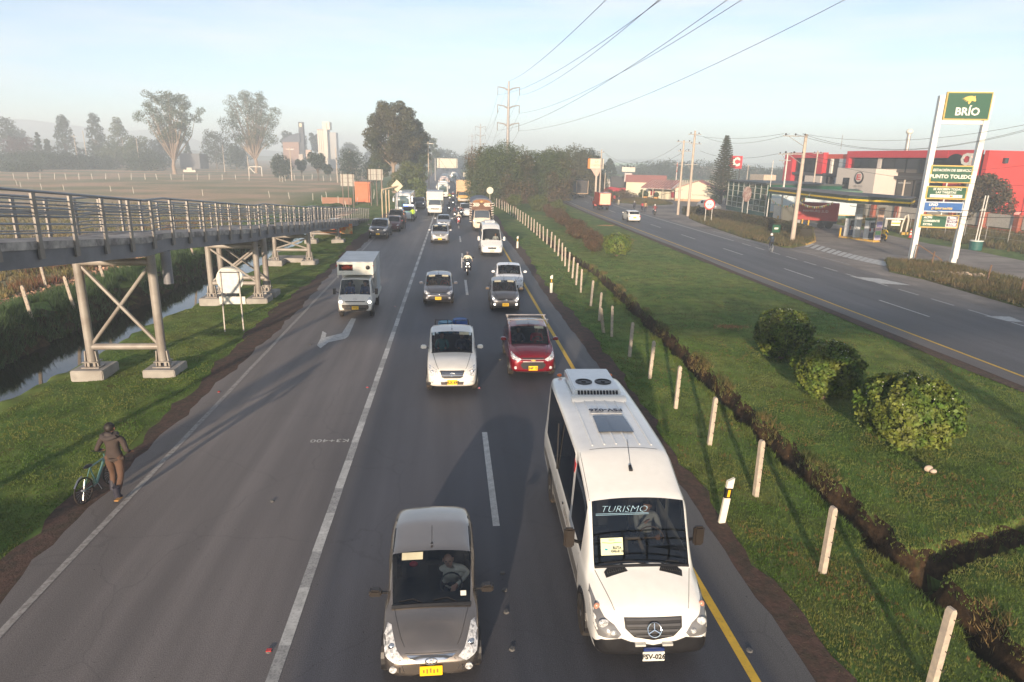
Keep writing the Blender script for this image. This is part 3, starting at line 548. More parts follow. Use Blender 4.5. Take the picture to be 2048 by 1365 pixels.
# ================================================================== VEHICLES
def paint(n, c, metal=0.0, r=.3, dirt=.25):
    if 'paint_' + n in MC: return MC['paint_' + n]
    m = mat('paint_' + n, c, r=r, metal=metal, coat=.7, var=.04, c2=tuple(x * (1 - dirt * .35) + .12 * dirt * .35 for x in c), sc2=3, lo=.45, hi=.75); return m
def ring(zlo, zb, zt, wl, wb, wt, cr):
    h = [(0, zlo), (wl - .14, zlo), (wl - .02, zlo + .05), (wl, zlo + (zb - zlo) * .5), (wb, zb - .05), (wb - .025, zb), (wt + .015, max(zb + (zt - zb) * .55, zt - .11)), (wt - .035, zt - .015 if zt - zb > .15 else zt), (wt * .5, zt + cr * .75), (0, zt + cr)]
    return h
def loft(stations, mats, glass, bev=None, lv=2):
    """stations: (y, zlo, zbelt, ztop, wlo, wbelt, wtop, crown); glass: {(segment, band): material}; returns evaluated mesh"""
    V = []; F = []; MI = []; n = 10
    for s in stations:
        hs = ring(*s[1:]); full = hs + [(-x, z) for x, z in hs[-2:0:-1]]
        V += [(x, s[0], z) for x, z in full]
    m = 18
    band = [0, 1, 2, 3, 4, 5, 6, 7, 8, 8, 7, 6, 5, 4, 3, 2, 1, 0]
    for i in range(len(stations) - 1):
        for k in range(m):
            F.append((i * m + k, i * m + (k + 1) % m, (i + 1) * m + (k + 1) % m, (i + 1) * m + k)); MI.append(glass.get((i, band[k]), 0))
    for i, rev in ((0, 1), (len(stations) - 1, 0)):
        o = i * m; L9 = [(o, o + 1, o + 17)]
        for a in range(1, 8): L9.append((o + a, o + a + 1, o + 18 - a - 1, o + 18 - a))
        L9.append((o + 8, o + 9, o + 10))
        for f in L9: F.append(f if not rev else f[::-1]); MI.append(glass.get(('cap', i == 0), 0))
    me = bpy.data.meshes.new('body'); me.from_pydata(V, [], F); me.polygons.foreach_set('material_index', np.array(MI, dtype=np.int32)); me.update()
    bm = bmesh.new(); bm.from_mesh(me); cl = bm.edges.layers.float.new('crease_edge'); vl = bm.verts.layers.float.new('crease_vert')
    bmesh.ops.recalc_face_normals(bm, faces=bm.faces)
    for e in bm.edges:
        fm = [f.material_index for f in e.link_faces]
        if len(set(fm)) > 1: e[cl] = .85
        a, b_ = e.verts[0].index, e.verts[1].index
        if bev:
            ia, ib = a // m, b_ // m
            if ia == ib and ia in bev: e[cl] = max(e[cl], bev[ia])
    for v in bm.verts:
        ce = [e for e in v.link_edges if len(set(f.material_index for f in e.link_faces)) > 1]
        if len(ce) == 2:
            d1 = (ce[0].other_vert(v).co - v.co).normalized(); d2 = (ce[1].other_vert(v).co - v.co).normalized()
            if d1.dot(d2) > -.75: v[vl] = .7
    bm.to_mesh(me); bm.free()
    ob = bpy.data.objects.new('t', me); COL.objects.link(ob); md = ob.modifiers.new('s', 'SUBSURF'); md.levels = lv
    bpy.context.view_layer.update(); m2 = bpy.data.meshes.new_from_object(ob.evaluated_get(bpy.context.evaluated_depsgraph_get())); bpy.data.objects.remove(ob)
    return m2
def split(me, names, mats, parent):
    """split an evaluated mesh by material index into named parts; band mirror pieces of windows become left/right objects"""
    res = {}; bm0 = bmesh.new(); bm0.from_mesh(me); bm0.faces.ensure_lookup_table(); bvh = BVHTree.FromBMesh(bm0)
    for i, nm in enumerate(names):
        if nm is None: continue
        sides = [0] if not nm.startswith('side') else [-1, 1]
        for sd_ in sides:
            bm = bmesh.new(); bm.from_mesh(me); bm.faces.ensure_lookup_table()
            dl = [f for f in bm.faces if f.material_index != i or (sd_ and f.calc_center_median().x * sd_ < 0)]
            bmesh.ops.delete(bm, geom=dl, context='FACES')
            if not bm.faces: bm.free(); continue
            for f in bm.faces: f.material_index = 0; f.smooth = True
            if sd_ or nm != 'body':
                bm.normal_update()
                for v in bm.verts: v.co += v.normal * .002
            mm = bpy.data.meshes.new(nm); bm.to_mesh(mm); bm.free(); mm.materials.clear(); o = link(nm.replace('side_', 'side_') if sd_ else nm, mm, mats[i], parent); res[nm] = o
    bm0.free(); return bvh, res
def patch(bvh, poly, axis, name, m, parent, off=.006, div=2, th=.012, mirror=False, y0=-3, smooth=True):
    """polygon in front view (x,z), rear (x,z), top (x,y) or side (y,z), laid on the body surface as a thin solid"""
    outs = []
    for sgn in ((1, -1) if mirror else (1,)):
        bm = bmesh.new(); P = [(p[0] * sgn, p[1]) if axis in ('front', 'rear', 'top') else p for p in poly]
        vs_ = [bm.verts.new((p[0], p[1], 0)) for p in P]; bm.faces.new(vs_)
        bmesh.ops.triangulate(bm, faces=bm.faces[:])
        if div: bmesh.ops.subdivide_edges(bm, edges=bm.edges[:], cuts=div, use_grid_fill=True)
        bmesh.ops.triangulate(bm, faces=bm.faces[:])
        for v in bm.verts:
            a, b_ = v.co.x, v.co.y
            if axis == 'front': o, d = Vector((a, y0, b_)), Vector((0, 1, 0))
            elif axis == 'rear': o, d = Vector((a, 30, b_)), Vector((0, -1, 0))
            elif axis == 'top': o, d = Vector((a, b_, 6)), Vector((0, 0, -1))
            else:
                s2 = 1 if axis == 'side+' else -1; o, d = Vector((4 * s2, a, b_)), Vector((-s2, 0, 0))
            h = bvh.ray_cast(o, d)
            if h[0] is None or (axis == 'front' and h[0].y > y0 + 6):
                q = bvh.find_nearest(o + d * (3 if axis != 'top' else 4.5))[0]; v.co = q - d * off
            else: v.co = h[0] - d * off
        r = bmesh.ops.extrude_face_region(bm, geom=bm.faces[:]); dn = {'front': Vector((0, 1, 0)), 'rear': Vector((0, -1, 0)), 'top': Vector((0, 0, -1)), 'side+': Vector((-1, 0, 0)), 'side-': Vector((1, 0, 0))}[axis]
        for v in r['geom']:
            if isinstance(v, bmesh.types.BMVert): v.co += dn * th
        bmesh.ops.recalc_face_normals(bm, faces=bm.faces)
        mm = bpy.data.meshes.new(name); bm.to_mesh(mm); bm.free()
        if smooth:
            mm.shade_smooth()
            try: mm.set_sharp_from_angle(angle=R_(50))
            except Exception: pass
        outs.append(link(name, mm, m, parent))
    return outs
def seam(bvh, pts, axis, parent, r=.0045, name='panel_gap'):
    P = []
    for a, b_ in pts:
        o, d = {'top': (Vector((a, b_, 6)), Vector((0, 0, -1))), 'side+': (Vector((4, a, b_)), Vector((-1, 0, 0))), 'side-': (Vector((-4, a, b_)), Vector((1, 0, 0))), 'front': (Vector((a, -3, b_)), Vector((0, 1, 0)))}[axis]
        h = bvh.ray_cast(o, d)
        if h[0]: P.append(h[0] - d * r * .4)
    if len(P) > 1: b = MB(); b.tube(P, r, 5); b.build(name, mat('panel_gap_dark', (.03, .03, .032), r=.8), parent)
def wheel(parent, x, y, r, w=.2, rim=STEEL, side=1, nsp=5):
    b = MB(); s = side; pr = [(r * .66, -w / 2), (r * .93, -w / 2), (r, -w * .36), (r, w * .36), (r * .93, w / 2), (r * .66, w / 2)]
    b.lathe(pr, (x, y, r), 24, 'x'); t = b.build('wheel', RUBBER, parent)
    b = MB(); xo = x + s * w * .42; b.lathe([(r * .66, -.01), (r * .66, .012), (r * .60, .012), (r * .58, -.01)], (xo, y, r), 20, 'x')
    for k in range(nsp):
        a = 2 * math.pi * k / nsp; b.obox((xo, y, r), (xo, y + math.cos(a) * r * .62, r + math.sin(a) * r * .62), .06, .03, (1, 0, 0))
    b.lathe([(r * .15, -.02), (r * .15, .02)], (xo, y, r), 10, 'x'); b.build('rim', rim, t)
    return t
def arch(parent, x, y, r, side, w=.10, m=None):
    b = MB(); poly = [(y + math.cos(a) * (r + .055), r + .02 + math.sin(a) * (r + .055)) for a in np.linspace(-.25, math.pi + .25, 14)]
    b.prismX(poly, x - side * w, x + side * .004); b.build('wheel_arch', m or BLACK, parent, smooth=False)
def emblem(parent, kind, x, y, z, s, tilt=.35, m=None):
    b = MB(); n = 22
    def oval(rx, rz, t, c=(0, 0)):
        pts = [(c[0] + rx * math.cos(2 * math.pi * i / n), 0, c[1] + rz * math.sin(2 * math.pi * i / n)) for i in range(n + 1)]; b.tube(pts, t, 6, cap=False)
    if kind == 'star':
        oval(s, s, s * .09)
        for a in (90, 210, 330): a = R_(a); b.obox((0, 0, 0), (math.cos(a) * s, 0, math.sin(a) * s), s * .12, s * .12, (0, 1, 0))
    elif kind == 'H':
        oval(s, s * .55, s * .10); b.obox((-s * .38, 0, -s * .35), (-s * .18, 0, s * .35), s * .16, s * .1, (0, 1, 0)); b.obox((s * .18, 0, -s * .35), (s * .38, 0, s * .35), s * .16, s * .1, (0, 1, 0)); b.obox((-s * .28, 0, 0), (s * .28, 0, s * .08), s * .14, s * .1, (0, 1, 0))
    elif kind == 'ovals': oval(s, s * .66, s * .09); oval(s * .35, s * .6, s * .07); oval(s * .62, s * .26, s * .07, (0, s * .28))
    elif kind == 'bow': b.prismY([(-s, -s * .1), (-s * .86, s * .28), (-s * .3, s * .28), (-s * .3, s * .36), (s * .4, s * .36), (s * .4, s * .2), (s, s * .1), (s * .86, -s * .28), (s * .3, -s * .28), (s * .3, -s * .36), (-s * .4, -s * .36), (-s * .4, -s * .2)], -.01, .01)
    elif kind == 'oval': oval(s, s * .55, s * .09); b.obox((-s * .5, 0, 0), (s * .5, 0, 0), s * .12, s * .1)
    else: oval(s, s * .6, s * .12); b.obox((-s * .5, 0, -s * .2), (s * .5, 0, s * .2), s * .15, s * .1)
    o = b.build('emblem', m or CHROME, parent); o.location = (x, y, z); o.rotation_euler = (-tilt, 0, 0); return o
def plate(parent, x, y, z, txt=None, m=YPLATE, w=.33, h=.165, tilt=0, tc=BLACK, smudge=False):
    b = MB(); b.box(-w / 2, w / 2, -.006, .006, -h / 2, h / 2); o = b.build('number_plate', m, parent, bevel=.004); o.location = (x, y, z); o.rotation_euler = (-tilt, 0, 0)
    if txt: text(txt, h * .72, tc, o, (0, -.009, -.005), name='plate_lettering', ext=.002, bold=.004)
    if smudge:
        b = MB()
        for i in range(5): b.box(-.12 + i * .05, -.095 + i * .05, -.008, -.004, -.03 - .01 * (i % 2), .025 + .012 * (i % 3))
        b.build('plate_characters', mat('smudged_characters', (.28, .14, .02)), o)
    return o
def seat(parent, x, y, z, m=DARKIN):
    b = MB(); b.box(x - .24, x + .24, y - .25, y + .25, z - .12, z + .02); b.obox((x, y + .24, z), (x, y + .38, z + .62), .46, .12); b.box(x - .13, x + .13, y + .36, y + .46, z + .64, z + .82); b.build('seat', m, parent, bevel=.03)
def car(label, loc, rz=0, L=4.2, W=1.72, H=1.5, nose=.78, hood=.98, belt=.95, cy=1.05, hy=1.75, ry=3.3, tail='hatch', pm=None, gc=.20, wr=.31, emb='oval', pl='x', plm=None, lamp=None, grille=None, rails=False, near=True, mirror=None, group=None, wt=.84, lamps_on=0, fy=.72, wb=None, glassm=None, pillar=True, cat='car', name='car', roofbar=False, visor=(), rimm=STEEL, foglow=True, tailz=None, hatch_y=.55, chrome_grille=False, dash=True, drip=False, wipers=True, antenna=True, lowg=True, sideglass=None, grille_c=None):
    w = W / 2; pm = pm or paint('silver', (.4, .4, .42), .6)
    t = thing(name, loc, label, cat, rz, group)
    by = (hy + ry) / 2 + .1; tz = tailz or belt
    S = [(0.0, gc + .12, nose - .28, nose - .18, w * .70, w * .74, w * .68, .02),
         (0.07, gc + .03, nose - .14, nose - .06, w * .84, w * .87, w * .76, .035),
         (0.22, gc, nose - .05, nose + .03, w * .955, w * .955, w * .80, .05),
         (cy * .6, gc, (nose + hood) / 2 + .02, (nose + hood) / 2 + .07, w, w * .975, w * .80, .05),
         (cy, gc, min(belt, hood - .01), hood, w, w * .985, w * .86, .045),
         (hy, gc, belt, H - .045, w, w * .99, w * wt + .01, .035),
         (by - .05, gc, belt + .005, H, w, w * .99, w * wt + .015, .035),
         (by + .05, gc, belt + .01, H, w, w * .99, w * wt + .015, .035),
         (ry, gc, belt + .02, H - .05, w, w * .985, w * wt - .02, .03)]
    if tail == 'hatch': S += [(ry + .14, gc, belt + .02, H - .12, w, w * .985, w * wt - .03, .03), (L - hatch_y * .30, gc, tz, tz + .06, w * .985, w * .96, w * .80, .02), (L - .04, gc + .03, tz - .18, tz - .1, w * .95, w * .90, w * .76, .02), (L, gc + .12, tz - .34, tz - .25, w * .85, w * .85, w * .7, .02)]; rw = (9, 8)
    elif tail == 'box': S += [(ry + .1, gc, belt + .02, H - .10, w, w * .98, w * wt - .02, .03), (L - .16, gc, belt, belt + .07, w * .99, w * .965, w * .84, .02), (L - .04, gc + .03, belt - .12, belt - .05, w * .96, w * .92, w * .8, .02), (L, gc + .12, belt - .3, belt - .2, w * .88, w * .87, w * .75, .02)]; rw = (9, 8)
    elif tail == 'sedan': S += [(ry + .55, gc, belt + .02, belt + .09, w, w * .97, w * .80, .03), (L - .15, gc, belt, belt + .06, w * .97, w * .94, w * .80, .03), (L - .03, gc + .03, belt - .2, belt - .12, w * .93, w * .9, w * .76, .02), (L, gc + .12, belt - .34, belt - .26, w * .85, w * .85, w * .7, .02)]; rw = (8, 8)
    elif tail == 'pickup': S += [(ry + .10, gc, belt + .02, belt + .08, w, w * .97, w * .90, .02), (ry + .14, gc, belt - .02, belt + .03, w, w * .97, w * .93, .0), (L, gc + .1, belt - .03, belt + .02, w, w * .97, w * .93, .0)]; rw = (8, 8)
    gl = {(4, 7): 1, (4, 8): 1, (5, 5): 2, (7, 5): 2}
    if not pillar: gl[(6, 5)] = 2
    if tail in ('hatch', 'box'): gl[(9, 7)] = 3; gl[(9, 8)] = 3
    else: gl[(8, 7)] = 3; gl[(8, 8)] = 3
    gm = glassm or (GLASS if near else DGLASS)
    me = loft(S, None, gl, bev={4: .75, 5: .35, 0: .3}, lv=3 if near == 2 else 2)
    sg = sideglass or (gm if near else DGLASS)
    bvh, prt = split(me, ['body', 'windscreen', 'side_window', 'rear_window'], [pm, gm, sg, gm], t)
    bpy.data.meshes.remove(me)
    # wheels and arches
    wb = wb or (L - .72 - .62)
    for s in (-1, 1):
        for y in (fy, fy + wb):
            arch(t, s * w, y, wr, s); wheel(t, s * (w - .095), y, wr, .20, rimm, s)
        # underside skirt
    b = MB(); b.box(-w * .8, w * .8, .35, L - .35, gc - .03, gc + .06); b.build('underbody', BLACK, t)
    # black frit around the windscreen, cowl and wipers
    zc = hood + .02
    b = MB(); b.tube([(x, cy - .03 + .05 * (x / w) ** 2 - .01, hood + .040 - .055 * (x / w) ** 2) for x in np.linspace(-w * .82, w * .82, 9)], .042, 6); b.build('cowl', BLACK, t)
    def wsp(x, f):                         # point on windscreen plane, f 0 bottom .. 1 top
        return Vector((x, cy + (hy - cy) * f + .05 * (x / w) ** 2 - .02, hood + .045 + (H - .03 - hood) * f - .05 * (x / w) ** 2 + .012))
    if wipers:
        for xa, xb in ((-w * .1, -w * .68), (w * .62, w * .04)):
            b = MB(); b.tube([wsp(xa, -.02), wsp((xa + xb) / 2, .10), wsp(xb, .06)], .009, 5); b.build('wiper', BLACK, t)
    if antenna:
        b = MB(); b.tube([(0, hy + .12, H + .02), (0, hy + .14, H + .045)], [.022, .016], 8); b.tube([(0, hy + .14, H + .03), (0, hy + .36, H + .22)], .005, 5); b.build('antenna', BLACK, t)
    if drip:
        for s in (-1, 1):
            patch(bvh, [(s * w * wt * .93, hy + .05), (s * (w * wt * .93 + .022), hy + .05), (s * (w * wt * .92 + .022), ry - .05), (s * w * wt * .92, ry - .05)], 'top', 'roof_channel', BLACK, t, off=.003, div=3, th=.004)
    if near:
        k = 1.0 if near == 2 else 1.6
        for s in (-1, 1):
            seam(bvh, [(s * w * (.52 + .26 * f ** .7), .16 + (cy - .14) * f) for f in np.linspace(0, 1, 8)], 'top', t, .0045 * k)
            sd_ = 'side+' if s > 0 else 'side-'
            for yv in (cy + .22, (hy + ry) / 2 + .1): seam(bvh, [(yv, z) for z in np.linspace(gc + .12, belt - .03, 6)], sd_, t, .0045 * k)
            seam(bvh, [(yv, gc + .14) for yv in np.linspace(cy + .3, ry, 6)], sd_, t, .004 * k)
        seam(bvh, [(x, nose - .045) for x in np.linspace(-w * .5, w * .5, 7)], 'front', t, .0045 * k)
    # interior
    if near:
        b = MB(); b.box(-w * .9, w * .9, cy + .1, ry + .2, gc + .08, gc + .16); b.box(-w * .88, w * .88, cy + .15, cy + .45, hood - .30, hood - .06); b.build('dashboard', DARKIN, t, bevel=.03)
        for s in (-1, 1): seat(t, s * w * .42, cy + 1.05, .48)
        b = MB(); b.box(-w * .75, w * .75, cy + 1.9, cy + 2.05, .45, belt + .12); b.build('rear_seat', DARKIN, t)
        n = 20; c0 = Vector((w * .42, cy + .62, hood - .06)); ax = Vector((0, -.9, .42)).normalized(); u = Vector((1, 0, 0)); v_ = ax.cross(u)
        b = MB(); b.tube([c0 + (u * math.cos(2 * math.pi * i / n) + v_ * math.sin(2 * math.pi * i / n)) * .18 for i in range(n + 1)], .014, 6); b.ball(tuple(c0), .06, .03, .05); b.obox(tuple(c0 - u * .17), tuple(c0 + u * .17), .03, .02); b.build('steering_wheel', BLACK, t)
        for x in visor:
            b = MB(); b.obox(wsp(x * w - .17, .87) + Vector((0, .03, -.02)), wsp(x * w + .17, .87) + Vector((0, .03, -.02)), .12, .012, (0, .6, -.8)); b.build('sun_visor', mat('beige_visor', (.45, .42, .30), r=.9), t)
        b = MB(); b.box(-.11, .11, hy - .1, hy - .08, H - .22, H - .15); b.build('interior_mirror', BLACK, t)
    # mirrors
    mmn = mirror or pm
    for s in (-1, 1):
        b = MB(); x0 = s * w * .95; b.obox((x0, cy + .32, belt + .05), (x0 + s * .12, cy + .29, belt + .08), .04, .03); b.build('mirror_arm', BLACK, t); b = MB(); xm = x0 + s * .17; b.prismY([(xm - s * .10, belt + .07), (xm + s * .09, belt + .06), (xm + s * .115, belt + .13), (xm + s * .08, belt + .19), (xm - s * .08, belt + .18)], cy + .17, cy + .31); mo = b.build('side_mirror', mmn, t, bevel=.022)
    # lamps and grille
    if lamp is None: lamp = [(w * .56, nose - .15), (w * .93, nose - .09), (w * .99, nose + .05), (w * .90, nose + .02), (w * .60, nose - .06)]
    lm = LAMPON if lamps_on else LAMP
    hl = patch(bvh, lamp, 'front', 'headlight', LAMP, t, off=.008, div=3, mirror=True)
    cx = sum(p[0] for p in lamp) / len(lamp); cz = sum(p[1] for p in lamp) / len(lamp)
    for s, hh in zip((1, -1), hl):
        h = bvh.ray_cast(Vector((s * cx, -3, cz)), Vector((0, 1, 0)))
        if h[0]:
            b = MB(); b.ball((h[0].x, h[0].y + .012, h[0].z), .055, .03, .048, 12, 8); b.build('lamp_bowl', lm if lamps_on else CHROME, hh)
    for gi, (gp, gm_) in enumerate(grille or []):
        patch(bvh, gp, 'front', 'grille' if gi == 0 else 'lower_grille', gm_, t, off=.007 + .003 * gi, div=3)
    if foglow:
        for s in (-1, 1):
            h = bvh.ray_cast(Vector((s * w * .74, -3, gc + .22)), Vector((0, 1, 0)))
            if h[0]: b = MB(); b.lathe([(.055, -.012), (.055, .01), (.03, .014)], tuple(h[0]), 14, 'y'); b.build('fog_lamp', LAMPON if lamps_on > 1 else LAMP, t)
    if emb:
        z_ = nose - .13; h = bvh.ray_cast(Vector((0, -3, z_)), Vector((0, 1, 0)))
        if h[0]: emblem(t, emb, 0, h[0].y - .02, z_, .085, m=mat('gold_emblem', (.6, .42, .1), metal=.8, r=.3) if emb == 'bow' else None)
    if pl:
        z_ = gc + .21; h = bvh.ray_cast(Vector((0, -3, z_)), Vector((0, 1, 0))); plate(t, 0, h[0].y - .03, z_, None if pl == 'x' else pl, plm or YPLATE, smudge=(pl == 'x'))
    # tail lamps
    for s in (-1, 1):
        b = MB(); b.box(s * w * .80 - .09, s * w * .80 + .05, L - .2, L - .02, tz - .30, tz - .10); b.build('tail_light', REDL, t, bevel=.02)
    if rails:
        for s in (-1, 1): b = MB(); b.tube([(s * w * wt, hy + .1, H + .0), (s * w * wt, hy + .2, H + .07), (s * w * wt, ry - .1, H + .06), (s * w * wt, ry, H - .02)], .018, 6); b.build('roof_rail', CHROME if roofbar else BLACK, t)
    if roofbar:
        for y in (hy + .35, ry - .35): b = MB(); b.obox((-w * wt - .06, y, H + .13), (w * wt + .06, y, H + .13), .06, .03); b.box(-w * wt - .03, -w * wt + .03, y - .03, y + .03, H + .03, H + .12); b.box(w * wt - .03, w * wt + .03, y - .03, y + .03, H + .03, H + .12); b.build('roof_bar', mat('pale_bar', (.5, .45, .42), r=.4, metal=.5), t)
    return t, bvh, dict(w=w, L=L, H=H, cy=cy, hy=hy, ry=ry, hood=hood, nose=nose, wsp=wsp, belt=belt)
def driver(t, info, label, side=1, seatz=.50, **k):
    w = info['w']; M_ = Matrix.Rotation(t.rotation_euler.z, 4, 'Z'); p = Vector(t.location) + M_ @ Vector((side * w * .42, info['cy'] + 1.0, seatz))
    return person(label, p, t.rotation_euler.z, 'sit', **k)
# ================================================================== TRAFFIC
BLUEF = (.03, .05, .12)
MESHG = mat('black_grille', (.015, .015, .017), r=.5, var=.4, sc=60)
# ---- taupe hatchback in front
TAUPE = paint('taupe', (.36, .31, .265), .9, .27, .03)
t, bvh, inf = car('taupe grey small hatchback leading the queue, bald driver in a pale shirt', (-.31, 8.18, 0), 0.012, L=3.35, W=1.50, H=1.42, nose=.66, hood=.86, belt=.86, cy=.82, hy=1.52, ry=2.95, pm=TAUPE, emb='H', wr=.27, near=2, drip=True, mirror=mat('dark_brown_mirror', (.03, .026, .024), r=.3), hatch_y=.8, gc=.18, fy=.58, wt=.90, glassm=glassmat('hatch_glass', tr=.88),
    lamp=[(.40, .56), (.52, .50), (.68, .54), (.715, .70), (.66, .80), (.60, .80), (.50, .64)], pl='x', name='hatchback', visor=(-.42,),
    grille=[([(-.20, .32), (.20, .32), (.30, .24), (.24, .20), (-.24, .20), (-.30, .24)], MESHG)])
t.name = 'hatchback'
patch(bvh, [(-.36, .60), (-.30, .56), (.30, .56), (.36, .60), (.22, .535), (-.22, .535)], 'front', 'chrome_strip', CHROME, t, off=.012, div=3)
for s in (-1, 1): seam(bvh, [(s * x, z) for x, z in ((.34, .55), (.42, .46), (.40, .38), (.30, .25))], 'front', t, .005); seam(bvh, [(s * .46, z) for z in (.44, .40, .36)], 'front', t, .012, 'fog_recess')
b = MB(); wsp = inf['wsp']; p = wsp(.50, .16); b.obox(tuple(p + Vector((-.045, -.01, .01))), tuple(p + Vector((.045, -.01, .01))), .075, .004, (0, .7, -.7)); b.build('windscreen_sticker', mat('paper', (.6, .6, .55)), t)
b = MB(); b.ball((-.30, 1.45, 1.20), .07, .03, .055, 8, 6); b.build('hanging_charm', mat('red_cloth', (.6, .03, .05)), t)
driver(t, inf, 'bald driver in a pale grey sweater leaning over the wheel of the taupe hatchback', seatz=.37, top=(.75, .70, .58), pants=(.05, .05, .07), head='bald', h=.98, skin=mat('brightened_skin', (.55, .30, .20), r=.5, var=.05), hands=True, face=True, mod=dict(elL=(.30, -.18, .50), wrL=(.10, -.42, .42), elR=(.28, -.14, .42), wrR=(.10, -.44, .46), hd=(-.05, -.20, .78), che=(0, -.08, .42), nec=(-.02, -.14, .62), shL=(.19, -.12, .56), shR=(-.19, -.12, .56)))  # shirt and skin brightened to stand in for sun on the driver
# ---- high roof minibus
def boxvan(label, loc, rz, S, gl, pm, cat, name, group=None, lv=2, bev=None, gm=DGLASS, gm2=None):
    t = thing(name, loc, label, cat, rz, group); me = loft(S, None, gl, bev=bev or {}, lv=lv)
    bvh, prt = split(me, ['body', 'windscreen', 'side_window', 'rear_window'], [pm, gm, gm2 or gm, gm], t); bpy.data.meshes.remove(me); return t, bvh, prt
VW = paint('van_white', (.76, .76, .73), 0, .25, .1)
GREYS = mat('grey_stripe', (.12, .115, .11), r=.5)
S = [(0, .40, .60, .68, .68, .72, .66, .03), (.07, .30, .72, .82, .84, .84, .74, .04), (.20, .27, .88, .99, .91, .90, .78, .06), (.50, .26, 1.02, 1.12, .93, .92, .78, .07), (.92, .26, 1.12, 1.27, .94, .935, .83, .06),
     (1.46, .26, 1.20, 2.20, .945, .94, .82, .05), (2.15, .26, 1.22, 2.44, .945, .94, .82, .06), (2.55, .26, 1.22, 2.56, .945, .94, .83, .05), (2.68, .26, 1.22, 2.58, .945, .94, .84, .045), (4.5, .26, 1.22, 2.60, .945, .94, .84, .045), (4.6, .26, 1.22, 2.60, .945, .94, .84, .045), (6.5, .26, 1.22, 2.58, .945, .94, .84, .045), (6.95, .28, 1.22, 2.54, .94, .93, .83, .03), (7.05, .4, 1.2, 2.44, .90, .90, .70, .02)]
t, bvh, prt = boxvan('white high roof minibus with roof air conditioner and route card, nearest vehicle on the right', (3.06, 8.30, 0), -.028, S, {(4, 7): 1, (4, 8): 1, (5, 5): 2, (6, 5): 2, (8, 5): 2, (9, 5): 2, (10, 5): 2}, VW, 'minibus', 'minibus', lv=3, bev={4: .8, 5: .5, 13: .6, 0: .3}, gm=glassmat('minibus_glass', tr=.42), gm2=TINT)
for s in (-1, 1):
    for y in (1.0, 5.4): arch(t, s * .945, y, .36, s); wheel(t, s * .84, y, .355, .22, STEEL, s, 6)
b = MB(); b.box(-.8, .8, .4, 6.7, .22, .34); b.build('underbody', BLACK, t)
patch(bvh, [(-.80, .62), (-.50, .66), (-.36, .60), (0, .53), (.36, .60), (.50, .66), (.80, .62), (.90, .50), (.84, .32), (.5, .30), (-.5, .30), (-.84, .32), (-.90, .50)], 'front', 'front_bumper', BLACK, t, off=.02, div=4)
gr = patch(bvh, [(-.45, .93), (.45, .93), (.44, .80), (.30, .68), (0, .62), (-.30, .68), (-.44, .80)], 'front', 'grille', BLACK, t, off=.010, div=4)[0]
for i, z in enumerate((.90, .83, .76, .69)):
    wd = (.43, .42, .38, .28)[i]
    patch(bvh, [(-wd, z + .028), (wd, z + .028), (wd - .01, z - .002), (-wd + .01, z - .002)], 'front', 'grille_slat', mat('grille_slat_grey', (.06, .06, .065), r=.4), gr, off=.024, div=3)
h = bvh.ray_cast(Vector((0, -3, .80)), Vector((0, 1, 0))); emblem(t, 'star', 0, h[0].y - .05, .80, .105, .45)
LP = [(.50, .72), (.56, .66), (.84, .66), (.915, .80), (.915, 1.02), (.885, 1.10), (.83, 1.02), (.74, .92), (.60, .84)]
for s, hh in zip((1, -1), patch(bvh, LP, 'front', 'headlight', mat('smoked_lens', (.16, .16, .165), r=.1, coat=1), t, off=.008, div=3, mirror=True)):
    for (x, z, r) in ((.76, .84, .085), (.62, .74, .05)):
        h = bvh.ray_cast(Vector((s * x, -3, z)), Vector((0, 1, 0))); b = MB(); b.ball((h[0].x, h[0].y, h[0].z), r, .04, r * .9, 14, 8); b.build('reflector', LAMP, hh)
    h = bvh.ray_cast(Vector((s * .83, -3, .98)), Vector((0, 1, 0))); b = MB(); b.ball((h[0].x, h[0].y, h[0].z), .05, .04, .06, 10, 8); b.build('indicator', mat('pink_lens', (.5, .25, .18), r=.2), hh)
for s, v in zip((1, -1), patch(bvh, [(.26, .80), (.62, .72), (.64, .82), (.58, .88), (.32, .92)], 'top', 'bonnet_vent', BLACK, t, off=.008, div=3, mirror=True)):
    for k in range(9):
        x = .30 + k * .036; h = bvh.ray_cast(Vector((s * x, .85 - k * .004, 4)), Vector((0, 0, -1)))
        if h[0]: b = MB(); b.obox(h[0] + Vector((0, -.045, .012)), h[0] + Vector((0, .045, .012)), .010, .012); b.build('vent_slat', mat('vent_slat', (.05, .05, .05), r=.5), v)
for s in (-1, 1): b = MB(); b.box(s * .93 - .012, s * .93 + .012, 4.52, 4.58, 1.25, 2.3); b.build('window_pillar', BLACK, t)
def vws(x, f): return Vector((x, .93 + .52 * f + .05 * (x / .9) ** 2, 1.325 + .90 * f - .06 * (x / .9) ** 2)) + Vector((0, -.03, .02))
for s in (-1, 1): b = MB(); b.tube([vws(s * .1 + .3, -.03), vws(s * .3 + .1, .045), vws(s * .62, .03)], .012, 5); b.build('wiper', BLACK, t)
b = MB(); b.tube([(x, .89 + .04 * (x / .9) ** 2, 1.315 - .05 * (x / .9) ** 2) for x in np.linspace(-.78, .78, 9)], .028, 6); b.build('cowl', BLACK, t)
tb = text('TURISMO', .15, mat('sky_blue_print', (.35, .55, .68)), t, vws(-.26, .83), (R_(58), 0, 0), name='windscreen_lettering', ext=.002, bold=-.004, shear=.35, sx=1.25)
for z in (.775, .755): b = MB(); b.obox(vws(-.72, z), vws(.16, z), .008, .004); b.build('underline', MC['sky_blue_print'], t)
